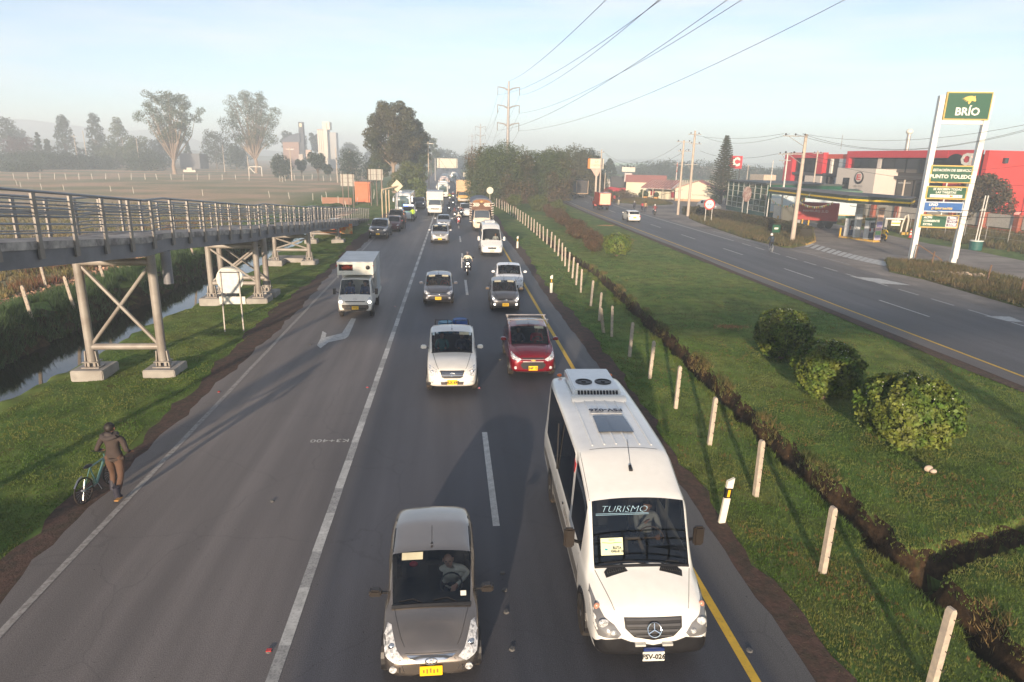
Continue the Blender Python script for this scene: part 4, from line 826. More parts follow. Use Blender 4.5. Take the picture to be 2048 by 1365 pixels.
cardm = mat('route_card', (.62, .66, .45), r=.9, var=.03); b = MB(); c0, c1 = vws(-.66, .14), vws(-.30, .14); b.add([c0, c1, vws(-.30, .40), vws(-.66, .40)], [(0, 1, 2, 3)]); cdo = b.build('route_card', cardm, t)
text('RUTA', .055, mat('dark_print', (.03, .04, .05)), t, vws(-.40, .245) + Vector((0, -.01, .004)), (R_(58), 0, 0), ext=.001, bold=.002); text('CALLE 13', .050, MC['dark_print'], t, vws(-.40, .195) + Vector((0, -.01, .004)), (R_(58), 0, 0), ext=.001, bold=.002)
b = MB(); b.tube([vws(-.64, .335), vws(-.5, .318), vws(-.42, .325), vws(-.32, .325)], .006, 4); b.build('green_swoosh', mat('green_print', (.12, .35, .10)), t)
b = MB(); p = vws(-.575, .235); b.obox(p - Vector((.022, 0, 0)), p + Vector((.022, 0, 0)), .05, .004, (0, .5, -.85)); b.build('blue_mark', mat('cyan_print', (.03, .35, .5)), t)
text('MTTF', .04, MC['green_print'], t, vws(-.48, .362) + Vector((0, -.01, .004)), (R_(58), 0, 0), ext=.001)
# roof
for x in (-.55, -.33, -.11, .11, .33, .55): patch(bvh, [(x - .012, 2.75), (x + .012, 2.75), (x + .012, 6.6), (x - .012, 6.6)], 'top', 'roof_rib', VW, t, off=.016, div=3)
patch(bvh, [(-.34, 3.25), (.34, 3.25), (.31, 4.05), (-.31, 4.05)], 'top', 'skylight', mat('skylight_glass', (.03, .035, .045), r=.08, coat=1), t, off=.035, div=2)
rp = patch(bvh, [(-.33, 4.20), (.33, 4.20), (.33, 4.42), (-.33, 4.42)], 'top', 'roof_plate', mat('roof_plate_white', (.55, .56, .56)), t, off=.02, div=1)[0]
text('FSV-026', .21, mat('navy_print', (.02, .025, .05)), t, (0, 4.31, 2.685), (0, 0, math.pi), name='roof_lettering', ext=.003, bold=.004)
b = MB(); b.prismX([(5.10, 2.60), (5.25, 2.80), (6.75, 2.80), (6.85, 2.60)], -.52, .52); acu = b.build('air_conditioner', VW, t, bevel=.03)
b = MB(); b.prismX([(4.92, 2.60), (5.06, 2.72), (5.16, 2.72), (5.16, 2.60)], -.60, .60); b.build('unit_lip', VW, acu, bevel=.02)
for k in range(13): b = MB(); x = -.42 + k * .07; b.obox((x, 5.085, 2.645), (x, 5.215, 2.785), .045, .012, (0, -.7, .7)); b.build('intake_slot', BLACK, acu)
for x in (-.22, .22): b = MB(); b.lathe([(.19, 2.79), (.19, 2.82), (.15, 2.825), (.15, 2.81), (.05, 2.812), (.05, 2.83)], (x, 5.75, 0), 22); b.build('fan', BLACK, acu)
for x in (-.62, .62): b = MB(); b.ball((x, 6.85, 2.60), .06, .05, .04); b.build('marker_lamp', ORL, t)
b = MB(); b.tube([(0, 2.0, 2.46), (0, 2.1, 2.50)], [.035, .028], 10); b.tube([(0, 2.03, 2.49), (0, 2.42, 2.86)], .005, 5); b.build('antenna', BLACK, t)
for s in (-1, 1):
    seam(bvh, [(s * (.58 + .20 * f), .22 + .66 * f) for f in np.linspace(0, 1, 8)], 'top', t); seam(bvh, [(s * .80, y) for y in np.linspace(1.5, 2.6, 6)], 'top', t)
seam(bvh, [(x, 2.62) for x in np.linspace(-.8, .8, 9)], 'top', t)
# side stripe, panel seams, lettering
patch(bvh, [(1.5, .52), (1.5, .78), (2.6, .82), (6.6, .82), (6.9, .70), (6.9, .5)], 'side-', 'grey_stripe', GREYS, t, off=.003, div=4, th=.004); patch(bvh, [(1.5, .52), (1.5, .78), (2.6, .82), (6.6, .82), (6.9, .70), (6.9, .5)], 'side+', 'grey_stripe', GREYS, t, off=.003, div=4, th=.004)
for y in (1.52, 2.62, 4.55):
    for sd_ in ('side-', 'side+'): patch(bvh, [(y, .35), (y + .012, .35), (y + .012, 1.16), (y, 1.16)], sd_, 'door_seam', BLACK, t, off=.003, div=2, th=.004)
tx = text('ESPECIAL', .16, GREYS, t, (-.957, 2.9, 1.02), (math.pi / 2, 0, -math.pi / 2), ext=.003)
b = MB(); b.obox((-.90, 3.4, 1.06), (-.965, 3.4, 1.06), .05, .03); b.build('door_handle', BLACK, t)
patch(bvh, [(2.62, 2.28), (2.74, 2.34), (2.74, 2.14), (2.66, 2.10)], 'side-', 'red_reflector', REDL, t, off=.006, div=1)
for s in (-1, 1):
    b = MB(); b.tube([(s * .90, 1.62, 1.30), (s * 1.06, 1.50, 1.42)], .03, 6); mm_ = b.build('mirror_arm', BLACK, t); b = MB(); b.box(s * 1.12 - .09, s * 1.12 + .09, 1.44, 1.54, 1.30, 1.66); b.build('side_mirror', mat('brown_black', (.02, .015, .012), r=.4), t, bevel=.03)
h = bvh.ray_cast(Vector((0, -3, .45)), Vector((0, 1, 0)))
plate(t, 0, h[0].y - .07, .38, 'FSV-026', mat('white_plate', (.6, .6, .55), r=.5), w=.34, h=.15, tilt=.15)
b = MB(); b.box(-.16, .16, h[0].y - .08, h[0].y - .03, .465, .52); b.build('plate_bracket', mat('blue_bracket', (.02, .04, .16), r=.4), t, bevel=.01)
for s in (-1, 1): b = MB(); b.box(s * .21 - .08, s * .21 + .08, h[0].y - .06, h[0].y, .55, .585); b.build('day_lamp', mat('day_lamp_white', (.45, .45, .43), r=.4), t)
# cabin of the minibus
b = MB(); b.box(-.86, .86, 1.2, 6.8, .40, .48); b.box(-.84, .84, 1.25, 1.75, .95, 1.16); b.build('dashboard', DARKIN, t, bevel=.03); b = MB(); b.box(-.86, .86, 3.1, 3.2, .5, 2.4); b.build('bulkhead', DARKIN, t)
for s in (-1, 1): seat(t, s * .42, 2.45, .95)
b = MB(); b.tube([(-.14, 1.36, 1.2), (-.10, 1.62, 1.36), (.12, 1.62, 1.36), (.17, 1.36, 1.2)], .035, 6); b.build('dash_hump', mat('tan_plastic', (.18, .14, .10), r=.7), t)
n = 20; c0 = Vector((.42, 1.86, 1.22)); b = MB(); b.tube([c0 + Vector((math.cos(2 * math.pi * i / n), 0.75 * math.sin(2 * math.pi * i / n) * .9, .6 * math.sin(2 * math.pi * i / n))) * .22 for i in range(n + 1)], .014, 6); b.obox(tuple(c0 - Vector((.2, 0, 0))), tuple(c0 + Vector((.2, 0, 0))), .03, .02); b.build('steering_wheel', mat('brown_wheel', (.12, .08, .05), r=.5), t)
person('minibus driver in a grey shirt holding something red up by his face', Vector((3.06 + .42 + .05, 8.30 + 2.2, .90)), -.028, 'sit', top=(.30, .32, .33), pants=(.04, .05, .08), h=.95, face=True, hands=True, mod=dict(elR=(-.22, -.2, .40), wrR=(-.12, -.30, .60), hd=(-.02, -.02, .78)))
# ---- white pickup
PW_ = paint('pickup_white', (.74, .72, .66), 0, .3, .5)
t, bvh, inf = car('white crew cab pickup with two blue drums standing in its bed', (.04, 20.75, 0), 0.0, L=5.0, W=1.72, H=1.70, nose=.92, hood=1.08, belt=1.12, cy=1.55, hy=2.25, ry=3.35, tail='pickup', pm=PW_, gc=.32, wr=.36, emb='ovals', pl='HLX 697', fy=.85, wb=2.95, name='pickup', wt=.88, visor=(.5,), rimm=STEEL,
    lamp=[(.46, .80), (.66, .72), (.82, .78), (.845, .96), (.66, .96), (.50, .92)], grille=[([(-.40, .90), (.40, .90), (.34, .70), (.26, .66), (-.26, .66), (-.34, .70)], MESHG), ([(-.38, .54), (.38, .54), (.36, .44), (-.36, .44)], mat('grey_grille', (.06, .05, .05)))])
for z in (.86, .81, .76, .71): patch(bvh, [(-.36, z + .012), (.36, z + .012), (.35, z - .006), (-.35, z - .006)], 'front', 'grille_bar', CHROME, t, off=.024, div=3)
b = MB(); b.box(-.80, .80, 3.6, 4.9, .62, .66); b.build('bed_floor', mat('bed_grey', (.12, .12, .12)), t)
for s in (-1, 1): b = MB(); b.tube([(s * .62, 3.56, 1.12), (s * .62, 3.62, 1.70), (s * .60, 3.66, 1.78)], .022, 6); b.tube([(s * .62, 3.62, 1.76), (s * .15, 3.62, 1.76), (s * .15, 3.62, 1.15)], .018, 6); b.build('rack_hoop', BLACK, t)
b = MB(); b.ball((-.74, .09, .47), .05, .03, .05); b.build('fog_hole', BLACK, t)
driver(t, inf, 'pickup driver in a dark jacket raising a hand to the mirror', seatz=.72, top=(.05, .05, .07), h=.92, face=True, mod=dict(elL=(.34, -.1, .5), wrL=(.3, -.3, .68)))
driver(t, inf, 'passenger in a teal jacket in the white pickup', side=-1, seatz=.72, top=(.03, .16, .15), h=.92, face=True)
for (x, y, c, lb, hgt) in ((-.20, 24.85, (.05, .22, .33), 'pale teal plastic drum, left of the two in the pickup bed', .92), (.36, 25.0, (.015, .08, .30), 'deep blue plastic drum, right of the two in the pickup bed', .98)):
    o = thing('drum', (x, y, .66), lb, 'drum', group='drums in the pickup bed'); b = MB(); b.lathe([(.26, 0), (.29, .03), (.29, hgt * .3), (.305, hgt * .33), (.29, hgt * .36), (.29, hgt * .64), (.305, hgt * .67), (.29, hgt * .70), (.285, hgt - .03), (.25, hgt), (.05, hgt - .02)], n=28); b.build('barrel', mat('drum_%.2f' % c[2], c, r=.45, var=.15), o)
    b = MB(); b.tube([(.27 * math.cos(a), .27 * math.sin(a), hgt - .0) for a in np.linspace(0, 2 * math.pi, 25)], .016, 6, cap=False); b.build('rim', mat('drum_rim', (.03, .10, .2)), o)
# ---- crimson SUV
CR = paint('crimson', (.22, .008, .018), .35, .25, .1)
t, bvh, inf = car('crimson compact SUV with pale roof bars beside the white pickup', (2.93, 22.45, 0), -.01, L=4.05, W=1.70, H=1.58, nose=.86, hood=1.02, belt=1.05, cy=1.15, hy=1.85, ry=3.35, pm=CR, gc=.24, emb='bow', pl='RNP 121', rails=True, roofbar=True, name='suv', wt=.86, visor=(.45,), mirror=CR, cat='SUV', tail='hatch',
    lamp=[(.40, .76), (.52, .70), (.74, .76), (.83, .90), (.80, .95), (.62, .86)], grille=[([(-.40, .80), (.40, .80), (.36, .765), (-.36, .765)], MESHG), ([(-.36, .68), (.36, .68), (.46, .56), (.36, .42), (-.36, .42), (-.46, .56)], MESHG)], chrome_grille=True)
for pl_ in ([(-.37, .70), (.37, .70), (.36, .672), (-.36, .672)], [(-.40, .772), (.40, .772), (.39, .752), (-.39, .752)], [(-.62, .30), (.62, .30), (.60, .26), (-.60, .26)]): patch(bvh, pl_, 'front', 'chrome_trim', mat('silver_trim', (.55, .45, .42), metal=.7, r=.3), t, off=.022, div=3)
patch(bvh, [(-.45, 2.0), (.45, 2.0), (.45, 2.9), (-.45, 2.9)], 'top', 'sunroof', DGLASS, t, off=.006, div=2)
driver(t, inf, 'driver in a red jacket with hands together in the crimson SUV', seatz=.60, top=(.45, .02, .03), h=.92, face=True, mod=dict(wrL=(.04, -.36, .40), wrR=(-.04, -.36, .40)))
driver(t, inf, 'passenger in dark clothes in the crimson SUV', side=-1, seatz=.60, top=(.06, .05, .06), h=.92, face=True)
# ---- grey hatchback, small grey hatchback, white sedan
GR = paint('graphite', (.125, .125, .14), .6, .28, .1)
t, bvh, inf = car('graphite hatchback with lit lamps behind the white pickup, sun visors down', (-.66, 34.9, 0), 0, L=3.9, W=1.62, H=1.40, nose=.72, hood=.90, belt=.90, pm=GR, emb='oval', lamps_on=0, pl='x', name='hatchback', visor=(-.45, .45), rimm=STEEL, wr=.29,
    lamp=[(.44, .66), (.58, .60), (.74, .66), (.78, .76), (.66, .76), (.50, .71)], grille=[([(-.42, .70), (.42, .70), (.38, .64), (-.38, .64)], MESHG), ([(-.46, .50), (.46, .50), (.54, .34), (.42, .28), (-.42, .28), (-.54, .34)], MESHG)])
patch(bvh, [(-.42, .665), (.42, .665), (.40, .648), (-.40, .648)], 'front', 'chrome_strip', CHROME, t, off=.02, div=3)
driver(t, inf, 'driver in a red top in the graphite hatchback', seatz=.42, top=(.35, .04, .04), h=.92)
driver(t, inf, 'passenger in an orange top in the graphite hatchback', side=-1, seatz=.42, top=(.35, .15, .04), h=.92)
t, bvh, inf = car('small grey city car with bright angled headlamps ahead of the white sedan', (2.82, 33.3, 0), -.015, L=3.4, W=1.52, H=1.42, nose=.76, hood=.94, belt=.92, cy=.95, hy=1.6, ry=2.9, pm=paint('warm_grey', (.155, .150, .150), .6, .28, .1), emb='oval', lamps_on=2, pl='x', name='city_car', visor=(-.45, .45), wr=.28, mirror=paint('gold_mirror', (.2, .15, .1), .5),
    lamp=[(.42, .62), (.56, .54), (.72, .64), (.74, .82), (.62, .80)], grille=[([(-.38, .70), (.38, .70), (.36, .64), (-.36, .64)], MESHG), ([(-.38, .48), (.38, .48), (.52, .36), (.44, .26), (-.44, .26), (-.52, .36)], MESHG)])
driver(t, inf, 'driver with hands near the chin in the small grey city car', seatz=.44, top=(.08, .04, .04), h=.92, mod=dict(wrL=(.06, -.26, .52), wrR=(-.06, -.26, .5)))
driver(t, inf, 'passenger in dark red in the small grey city car', side=-1, seatz=.44, top=(.12, .03, .03), h=.92)
t, bvh, inf = car('white sedan half hidden behind the small grey city car', (3.52, 38.6, 0), -.03, L=4.2, W=1.68, H=1.40, nose=.74, hood=.92, belt=.92, ry=2.9, tail='sedan', pm=paint('sedan_white', (.78, .79, .80), 0, .25, .05), emb='oval', pl=None, name='sedan', wr=.30, lamps_on=0, gc=.2,
    lamp=[(.40, .66), (.60, .60), (.80, .70), (.80, .80), (.62, .76)], grille=[([(-.38, .70), (.38, .70), (.36, .60), (-.36, .60)], MESHG), ([(-.5, .44), (.5, .44), (.44, .30), (-.44, .30)], MESHG)])
driver(t, inf, 'driver in a white shirt in the white sedan', seatz=.42, top=(.55, .55, .5), h=.92)
driver(t, inf, 'passenger in a pale blouse in the white sedan', side=-1, seatz=.42, top=(.5, .42, .4), h=.92)
# ---- small white box truck (cab over)
KW = paint('truck_white', (.74, .72, .66), 0, .35, .3)
S = [(0, .42, .74, .80, .72, .76, .74, .02), (.05, .38, .94, 1.02, .80, .80, .76, .03), (.12, .36, 1.06, 1.16, .82, .82, .77, .035), (.52, .36, 1.12, 1.84, .83, .83, .70, .03), (.62, .36, 1.12, 1.88, .83, .83, .70, .03), (1.3, .36, 1.12, 1.90, .83, .83, .70, .03), (1.4, .36, 1.12, 1.90, .83, .83, .70, .03), (1.95, .36, 1.12, 1.86, .83, .83, .70, .02), (2.0, .4, 1.1, 1.84, .80, .80, .68, .01)]
t, bvh, prt = boxvan('small white cab-over truck with tall sheet metal box body and open hatch above the cab', (-4.60, 31.9, 0), .02, S, {(2, 7): 1, (2, 8): 1, (3, 5): 0, (4, 5): 2, (6, 5): 2}, KW, 'truck', 'box_truck', lv=2, bev={2: .7, 3: .5, 8: .7}, gm=GLASS)
patch(bvh, [(-.81, .70), (.81, .70), (.82, .50), (.78, .40), (-.78, .40), (-.82, .50)], 'front', 'front_bumper', mat('dusty_bumper', (.10, .085, .07), r=.8, var=.4, sc=14), t, off=.03, div=4)
patch(bvh, [(-.52, .56), (.52, .56), (.50, .48), (-.50, .48)], 'front', 'bumper_slot', BLACK, t, off=.038, div=2)
patch(bvh, [(-.50, .88), (.50, .88), (.46, .84), (-.46, .84)], 'front', 'grille', BLACK, t, off=.010, div=2)
for s, hh in zip((1, -1), patch(bvh, [(.56, .74), (.78, .74), (.80, 1.06), (.66, 1.06), (.56, .90)], 'front', 'headlight', LAMP, t, off=.01, div=2, mirror=True)):
    h = bvh.ray_cast(Vector((s * .68, -3, .84)), Vector((0, 1, 0))); b = MB(); b.ball(tuple(h[0]), .09, .04, .08, 12, 8); b.build('lit_bowl', LAMPON, hh)
h = bvh.ray_cast(Vector((0, -3, .98)), Vector((0, 1, 0))); emblem(t, 'oval', 0, h[0].y - .02, .98, .08, .3, m=STEEL)
plate(t, 0, -.05, .56, None, smudge=True, w=.32, h=.16)
for s in (-1, 1):
    b = MB(); b.tube([(s * .82, .42, 1.22), (s * .98, .34, 1.30)], .018, 5); b.box(s * 1.0 - .07, s * 1.0 + .07, .30, .36, 1.16, 1.44); b.build('side_mirror', BLACK, t, smooth=False)
    arch(t, s * .83, .62, .30, s); wheel(t, s * .73, .62, .30, .19, mat('painted_rim', (.3, .29, .27)), s); wheel(t, s * .73, 3.25, .30, .24, MC['painted_rim'], s)
    b = MB(); b.tube([Vector((s * .12 + .12, .12, 1.20)), Vector((s * .30 + .1, .15, 1.26)), Vector((s * .45 + .02, .20, 1.30))], .010, 5); b.build('wiper', BLACK, t)
b = MB(); b.box(-.4, .4, .4, 4.2, .40, .52); b.box(-.78, .78, .3, 1.9, .5, .56); b.box(-.76, .76, .22, .42, .8, 1.05); b.build('chassis', BLACK, t)
for s in (-1, 1): seat(t, s * .38, 1.15, .80)
n = 16; c0 = Vector((.38, .72, 1.12)); b = MB(); b.tube([c0 + Vector((math.cos(2 * math.pi * i / n), .8 * math.sin(2 * math.pi * i / n), .5 * math.sin(2 * math.pi * i / n))) * .2 for i in range(n + 1)], .014, 6); b.build('steering_wheel', BLACK, t)
BOXM = mat('sheet_metal_box', (.50, .54, .57), r=.5, metal=.25, var=.1, sc=3, c2=(.40, .44, .47), sc2=1.5)
bx = MB(); bx.box(-.86, .86, 2.1, 4.45, .80, 2.66); bx.build('cargo_box', BOXM, t, bevel=.02)
bx = MB(); z0, z1 = 2.06, 2.66; bx.box(-.86, .86, .62, .66, z0, 2.26); bx.box(-.86, .86, .62, .66, 2.56, z1); bx.box(-.12, .86, .62, .66, 2.26, 2.56); bx.box(-.86, -.78, .62, .66, 2.26, 2.56); bx.box(-.86, -.82, .66, 2.1, z0, z1); bx.box(.82, .86, .66, 2.1, z0, z1); bx.box(-.82, .82, .66, 2.1, z0, z0 + .04); bx.box(-.82, .82, .66, 2.1, z1 - .04, z1); ov = bx.build('over_cab_box', mat('cream_panel', (.70, .70, .62), r=.5, var=.05), t)
b = MB(); b.box(-.87, .87, .60, 4.46, 2.662, 2.70); b.build('box_roof', BOXM, t)
b = MB(); b.ball((-.48, 1.0, 2.36), .26, .2, .12); b.ball((-.2, 1.1, 2.34), .18, .2, .1); b.build('red_load', mat('red_bundle', (.40, .06, .03), r=.9), t)
b = MB(); b.lathe([(.10, 0), (.10, -.05), (.07, -.07)], (.60, .62, 2.42), 16, 'y'); b.build('round_vent', BLACK, t)
for s in (-1, 1): b = MB(); b.obox((s * .84, .63, 1.90), (s * .84, .63, 2.06), .04, .04); b.obox((s * .80, 2.08, .80), (s * .80, 2.08, 2.06), .05, .05); b.build('box_strut', STEEL, t)
b = MB(); b.box(-.90, .90, 2.1, 4.5, .62, .80); b.build('side_board', mat('cream_board', (.55, .55, .50), r=.6), t, bevel=.01)
b = MB(); b.obox((.87, 2.14, 2.66), (.87, 2.14, .86), .02, .05); b.build('box_edge_trim', STEEL, t)
b = MB(); b.ball((-.88, .64, 2.50), .04, .04, .05); b.ball((.86, .62, 2.50), .03, .03, .03); b.build('marker_lamp', REDL, t)
for s, lb, c in ((-1, 'passenger in blue overalls in the white box truck', (.04, .08, .22)), (1, 'truck driver in navy overalls with a white collar', (.03, .05, .14))):
    person(lb, Vector((-4.60 + s * .38, 33.0, .80)), .02, 'sit', top=c, pants=BLUEF, h=.92, face=True)
# ---- silver SUV, silver sedan, line of parked cars and the rest of the queue
SIL = paint('silver', (.42, .43, .44), .5, .3, .1)
t, bvh, inf = car('silver compact SUV with black roof, third in the centre lane', (-.96, 61.6, 0), 0, L=4.0, W=1.70, H=1.53, nose=.86, hood=1.02, belt=1.0, pm=SIL, emb='x', pl='x', name='suv', cat='SUV', rails=True, wt=.84, gc=.22, visor=(-.45, .45),
    lamp=[(.46, .72), (.70, .70), (.82, .80), (.80, .90), (.56, .86)], grille=[([(-.42, .80), (.42, .80), (.38, .66), (-.38, .66)], mat('mid_grey', (.2, .2, .2), metal=.4)), ([(-.48, .46), (.48, .46), (.56, .30), (-.56, .30)], MESHG)])
patch(bvh, [(-.55, 1.9), (.55, 1.9), (.52, 3.2), (-.52, 3.2)], 'top', 'black_roof_panel', BLACK, t, off=.006)
driver(t, inf, 'driver under the lowered visor of the silver SUV', seatz=.55, top=(.2, .2, .22), h=.9)
car('silver older sedan behind the silver SUV', (-.74, 75.4, 0), 0, L=4.2, W=1.62, H=1.34, nose=.72, hood=.88, belt=.88, pm=paint('silver_blue', (.40, .43, .47), .5, .3, .1), emb='oval', pl='x', name='sedan', tail='sedan', ry=2.9, near=1, lamp=[(.36, .58), (.74, .60), (.76, .70), (.38, .68)], grille=[([(-.3, .66), (.3, .66), (.3, .60), (-.3, .60)], MESHG)])
NAVY = paint('dark_slate', (.045, .052, .068), .5, .25, .3)
car('dark slate off-roader standing first at the roadside by the end of the ramp', (-6.88, 64.4, 0), -.02, L=4.6, W=1.82, H=1.76, nose=1.02, hood=1.16, belt=1.12, cy=1.3, hy=1.95, ry=3.9, tail='box', pm=NAVY, gc=.3, wr=.38, emb='ovals', pl='x', name='off_roader', cat='SUV', wt=.80, near=1, glassm=TINT, lamps_on=0, rails=True,
    lamp=[(.50, .90), (.62, .78), (.80, .86), (.90, 1.02), (.86, 1.06), (.60, 1.0)], grille=[([(-.42, 1.0), (.42, 1.0), (.36, .76), (-.36, .76)], MESHG), ([(-.5, .52), (.5, .52), (.56, .40), (-.56, .40)], MESHG)], chrome_grille=True)
car('maroon hatchback parked tight behind the dark off-roader', (-6.15, 71.2, 0), -.03, L=4.0, W=1.7, H=1.5, pm=paint('maroon', (.10, .012, .022), .4, .3, .3), emb='oval', pl=None, name='hatchback', near=1, glassm=TINT, lamp=[(.50, .66), (.78, .64), (.82, .76), (.56, .74)])
car('black SUV with tinted glass third in the parked row', (-6.28, 77.0, 0), -.02, L=4.5, W=1.80, H=1.72, nose=.98, hood=1.12, belt=1.1, cy=1.3, hy=1.95, ry=3.8, tail='box', pm=paint('black_blue', (.02, .024, .035), .4, .2, .2), emb=None, pl=None, name='suv', cat='SUV', near=1, glassm=TINT, mirror=BLACK, lamp=[(.5, .84), (.82, .80), (.86, .94), (.56, .92)])
t, bvh, inf = car('white and green patrol SUV with lit blue light bar at the roadside', (-5.30, 84.0, 0), -.02, L=4.4, W=1.78, H=1.66, nose=.92, hood=1.08, belt=1.08, cy=1.25, hy=1.9, ry=3.7, tail='box', pm=paint('patrol_white', (.70, .72, .68), 0, .3), emb=None, pl=None, name='patrol_car', near=1, glassm=TINT, lamp=[(.5, .76), (.80, .74), (.84, .88), (.56, .86)])
b = MB(); b.box(-.62, -.05, 2.0, 2.22, 1.72, 1.84); b.build('blue_beacon', mat('blue_beacon', (.12, .3, 1.0), em=6), t); b = MB(); b.box(.0, .62, 2.0, 2.22, 1.72, 1.84); b.build('white_beacon', mat('white_beacon', (.9, .8, .85), em=1.5), t)
patch(bvh, [(-.5, .4), (.5, .4), (.5, 1.05), (-.5, 1.05)], 'top', 'green_bonnet', mat('lime_vinyl', (.25, .5, .08), r=.4), t, off=.006)
def bus(label, loc, rz=0, L=10.5, W=2.35, H=3.1, pm=None, group=None, stripe=None, wsb=1.25, name='bus', cat='bus', sm=True, roofac=True):
    w = W / 2; S = [(0, .34, .95, 1.0, w * .9, w * .93, w * .90, .02), (.10, .28, 1.1, H - .45, w * .98, w * .98, w * .88, .04), (.30, .28, 1.2, H - .12, w, w, w * .88, .06), (.9, .28, 1.25, H, w, w, w * .90, .07), (L - .3, .28, 1.25, H, w, w, w * .90, .07), (L, .4, 1.2, H - .2, w * .97, w * .97, w * .86, .03)]
    S[0] = (0, .34, 1.0, 2.2, w * .88, w * .90, w * .78, .06)
    t, bvh, prt = boxvan(label, loc, rz, S, {(3, 5): 2}, pm or VW, cat, name, group, lv=2, bev={5: .6, 3: .5})
    wsc = patch(bvh, [(-w * .88, H - .45), (0, H - .38), (w * .88, H - .45), (w * .92, wsb), (0, wsb - .10), (-w * .92, wsb)], 'front', 'windscreen', mat('bus_glass', (.06, .10, .10), r=.06, coat=.5, spec=1), t, off=.012, div=3)[0]
    patch(bvh, [(-.02, H - .4), (.02, H - .4), (.02, wsb), (-.02, wsb)], 'front', 'windscreen_divider', BLACK, wsc, off=.02, div=2)
    patch(bvh, [(w * .58, .60), (w * .9, .60), (w * .92, .82), (w * .64, .80)], 'front', 'headlight', LAMP, t, off=.012, mirror=True)
    patch(bvh, [(-.4, .78), (.4, .78), (.36, .6), (-.36, .6)], 'front', 'grille', MESHG, t, off=.012)
    if stripe: patch(bvh, [(-w * .9, wsb - .02), (w * .9, wsb - .02), (w * .9, wsb - .30), (-w * .9, wsb - .30)], 'front', 'painted_band', stripe, t, off=.008, div=3)
    for s in (-1, 1):
        b = MB(); b.tube([(s * w * .92, .05, H - .35), (s * (w + .12), -.22, H - .5), (s * (w + .12), -.24, H - .7)], .03, 6); b.box(s * (w + .12) - .10, s * (w + .12) + .10, -.30, -.20, H - 1.15, H - .68); b.build('side_mirror', pm or VW, t, smooth=False)
        for y in (2.2, L - 2.6): arch(t, s * w, y, .46, s); wheel(t, s * (w - .15), y, .46, .28, STEEL, s)
    if roofac: b = MB(); b.box(-.65, .65, 1.6, 3.4, H + .04, H + .20); b.build('roof_unit', pm or VW, t, bevel=.05)
    if sm:
        for k in range(int((L - 2) / 1.4)):
            for s in (-1, 1): b = MB(); y = 1.2 + k * 1.4; b.box(s * w * .995 - .012, s * w * .995 + .012, y, y + .06, 1.25, H - .15); b.build('window_pillar', BLACK, t)
    return t, bvh
bus('white coach pulled over behind the patrol SUV', (-6.25, 90.8, 0), -.01, L=10.5, W=2.2, H=3.05, pm=paint('coach_white', (.70, .71, .70), 0, .3, .2))
car('dark blue SUV passing between the coach and the box truck', (-4.75, 103, 0), 0, L=4.5, W=1.75, H=1.7, nose=.98, hood=1.1, belt=1.1, tail='box', ry=3.8, pm=NAVY, emb=None, pl=None, name='suv', cat='SUV', near=0, lamps_on=1, lamp=[(.5, .8), (.82, .78), (.84, .92), (.56, .9)])
def cabover(label, loc, rz, W, Hc, Lb, Hb, pmc, boxm, hood=0, cat='truck', name='truck', visor_=None, group=None, wr=.42):
    w = W / 2; S = [(0, .5, 1.0, 1.08, w * .9, w * .92, w * .88, .02), (.06, .42, 1.15, 1.3, w * .98, w * .98, w * .90, .03), (.14, .4, 1.2, 1.42, w, w, w * .9, .03), (.34, .4, 1.25, Hc - .06, w, w, w * .82, .03), (1.5, .4, 1.25, Hc, w, w, w * .82, .03), (1.62, .44, 1.2, Hc - .08, w * .98, w * .98, w * .8, .02)]
    t, bvh, prt = boxvan(label, loc, rz, S, {(2, 7): 1, (2, 8): 1, (3, 5): 2}, pmc, cat, name, group, lv=2, bev={2: .7, 3: .5, 5: .7}, gm=mat('truck_glass', (.05, .06, .07), r=.06, coat=.6, spec=1))
    patch(bvh, [(-w * .96, .78), (w * .96, .78), (w * .96, .50), (-w * .96, .50)], 'front', 'front_bumper', visor_ or pmc, t, off=.03, div=3)
    patch(bvh, [(-w * .6, 1.0), (w * .6, 1.0), (w * .55, .86), (-w * .55, .86)], 'front', 'grille', MESHG, t, off=.012, div=2)
    patch(bvh, [(w * .66, .82), (w * .94, .82), (w * .94, 1.0), (w * .70, 1.0)], 'front', 'headlight', LAMP, t, off=.014, mirror=True)
    for s in (-1, 1):
        b = MB(); b.tube([(s * w, .3, 1.3), (s * (w + .14), .2, 1.4)], .02, 5); b.box(s * (w + .16) - .07, s * (w + .16) + .07, .14, .2, 1.2, 1.65); b.build('side_mirror', BLACK, t, smooth=False)
        for y in (.9, Lb * .75 + 1.2): wheel(t, s * (w - .13), y, wr, .26, MC['painted_rim'], s)
    b = MB(); b.box(-.45, .45, .4, 1.7 + Lb, .5, .75); b.build('chassis', BLACK, t)
    return t, bvh
t, bvh = cabover('white box truck with tall plain cargo box in the centre of the queue', (-2.08, 91.8, 0), 0, 1.95, 2.15, 5, 3.1, KW, None)
b = MB(); b.box(-1.12, 1.12, 1.0, 6.4, 2.05, 3.12); b.box(-1.12, 1.12, 1.75, 6.4, .85, 2.05); b.build('cargo_box', mat('cargo_cream', (.66, .62, .54), r=.5, var=.05), t, bevel=.02); b = MB(); b.box(-1.14, 1.14, .98, 6.42, 3.125, 3.17); b.build('box_roof', BOXM, t)
b = MB(); b.box(-.85, .85, .42, .46, 1.98, 2.10); b.build('teal_sun_strip', mat('teal_strip', (.02, .18, .22)), t)
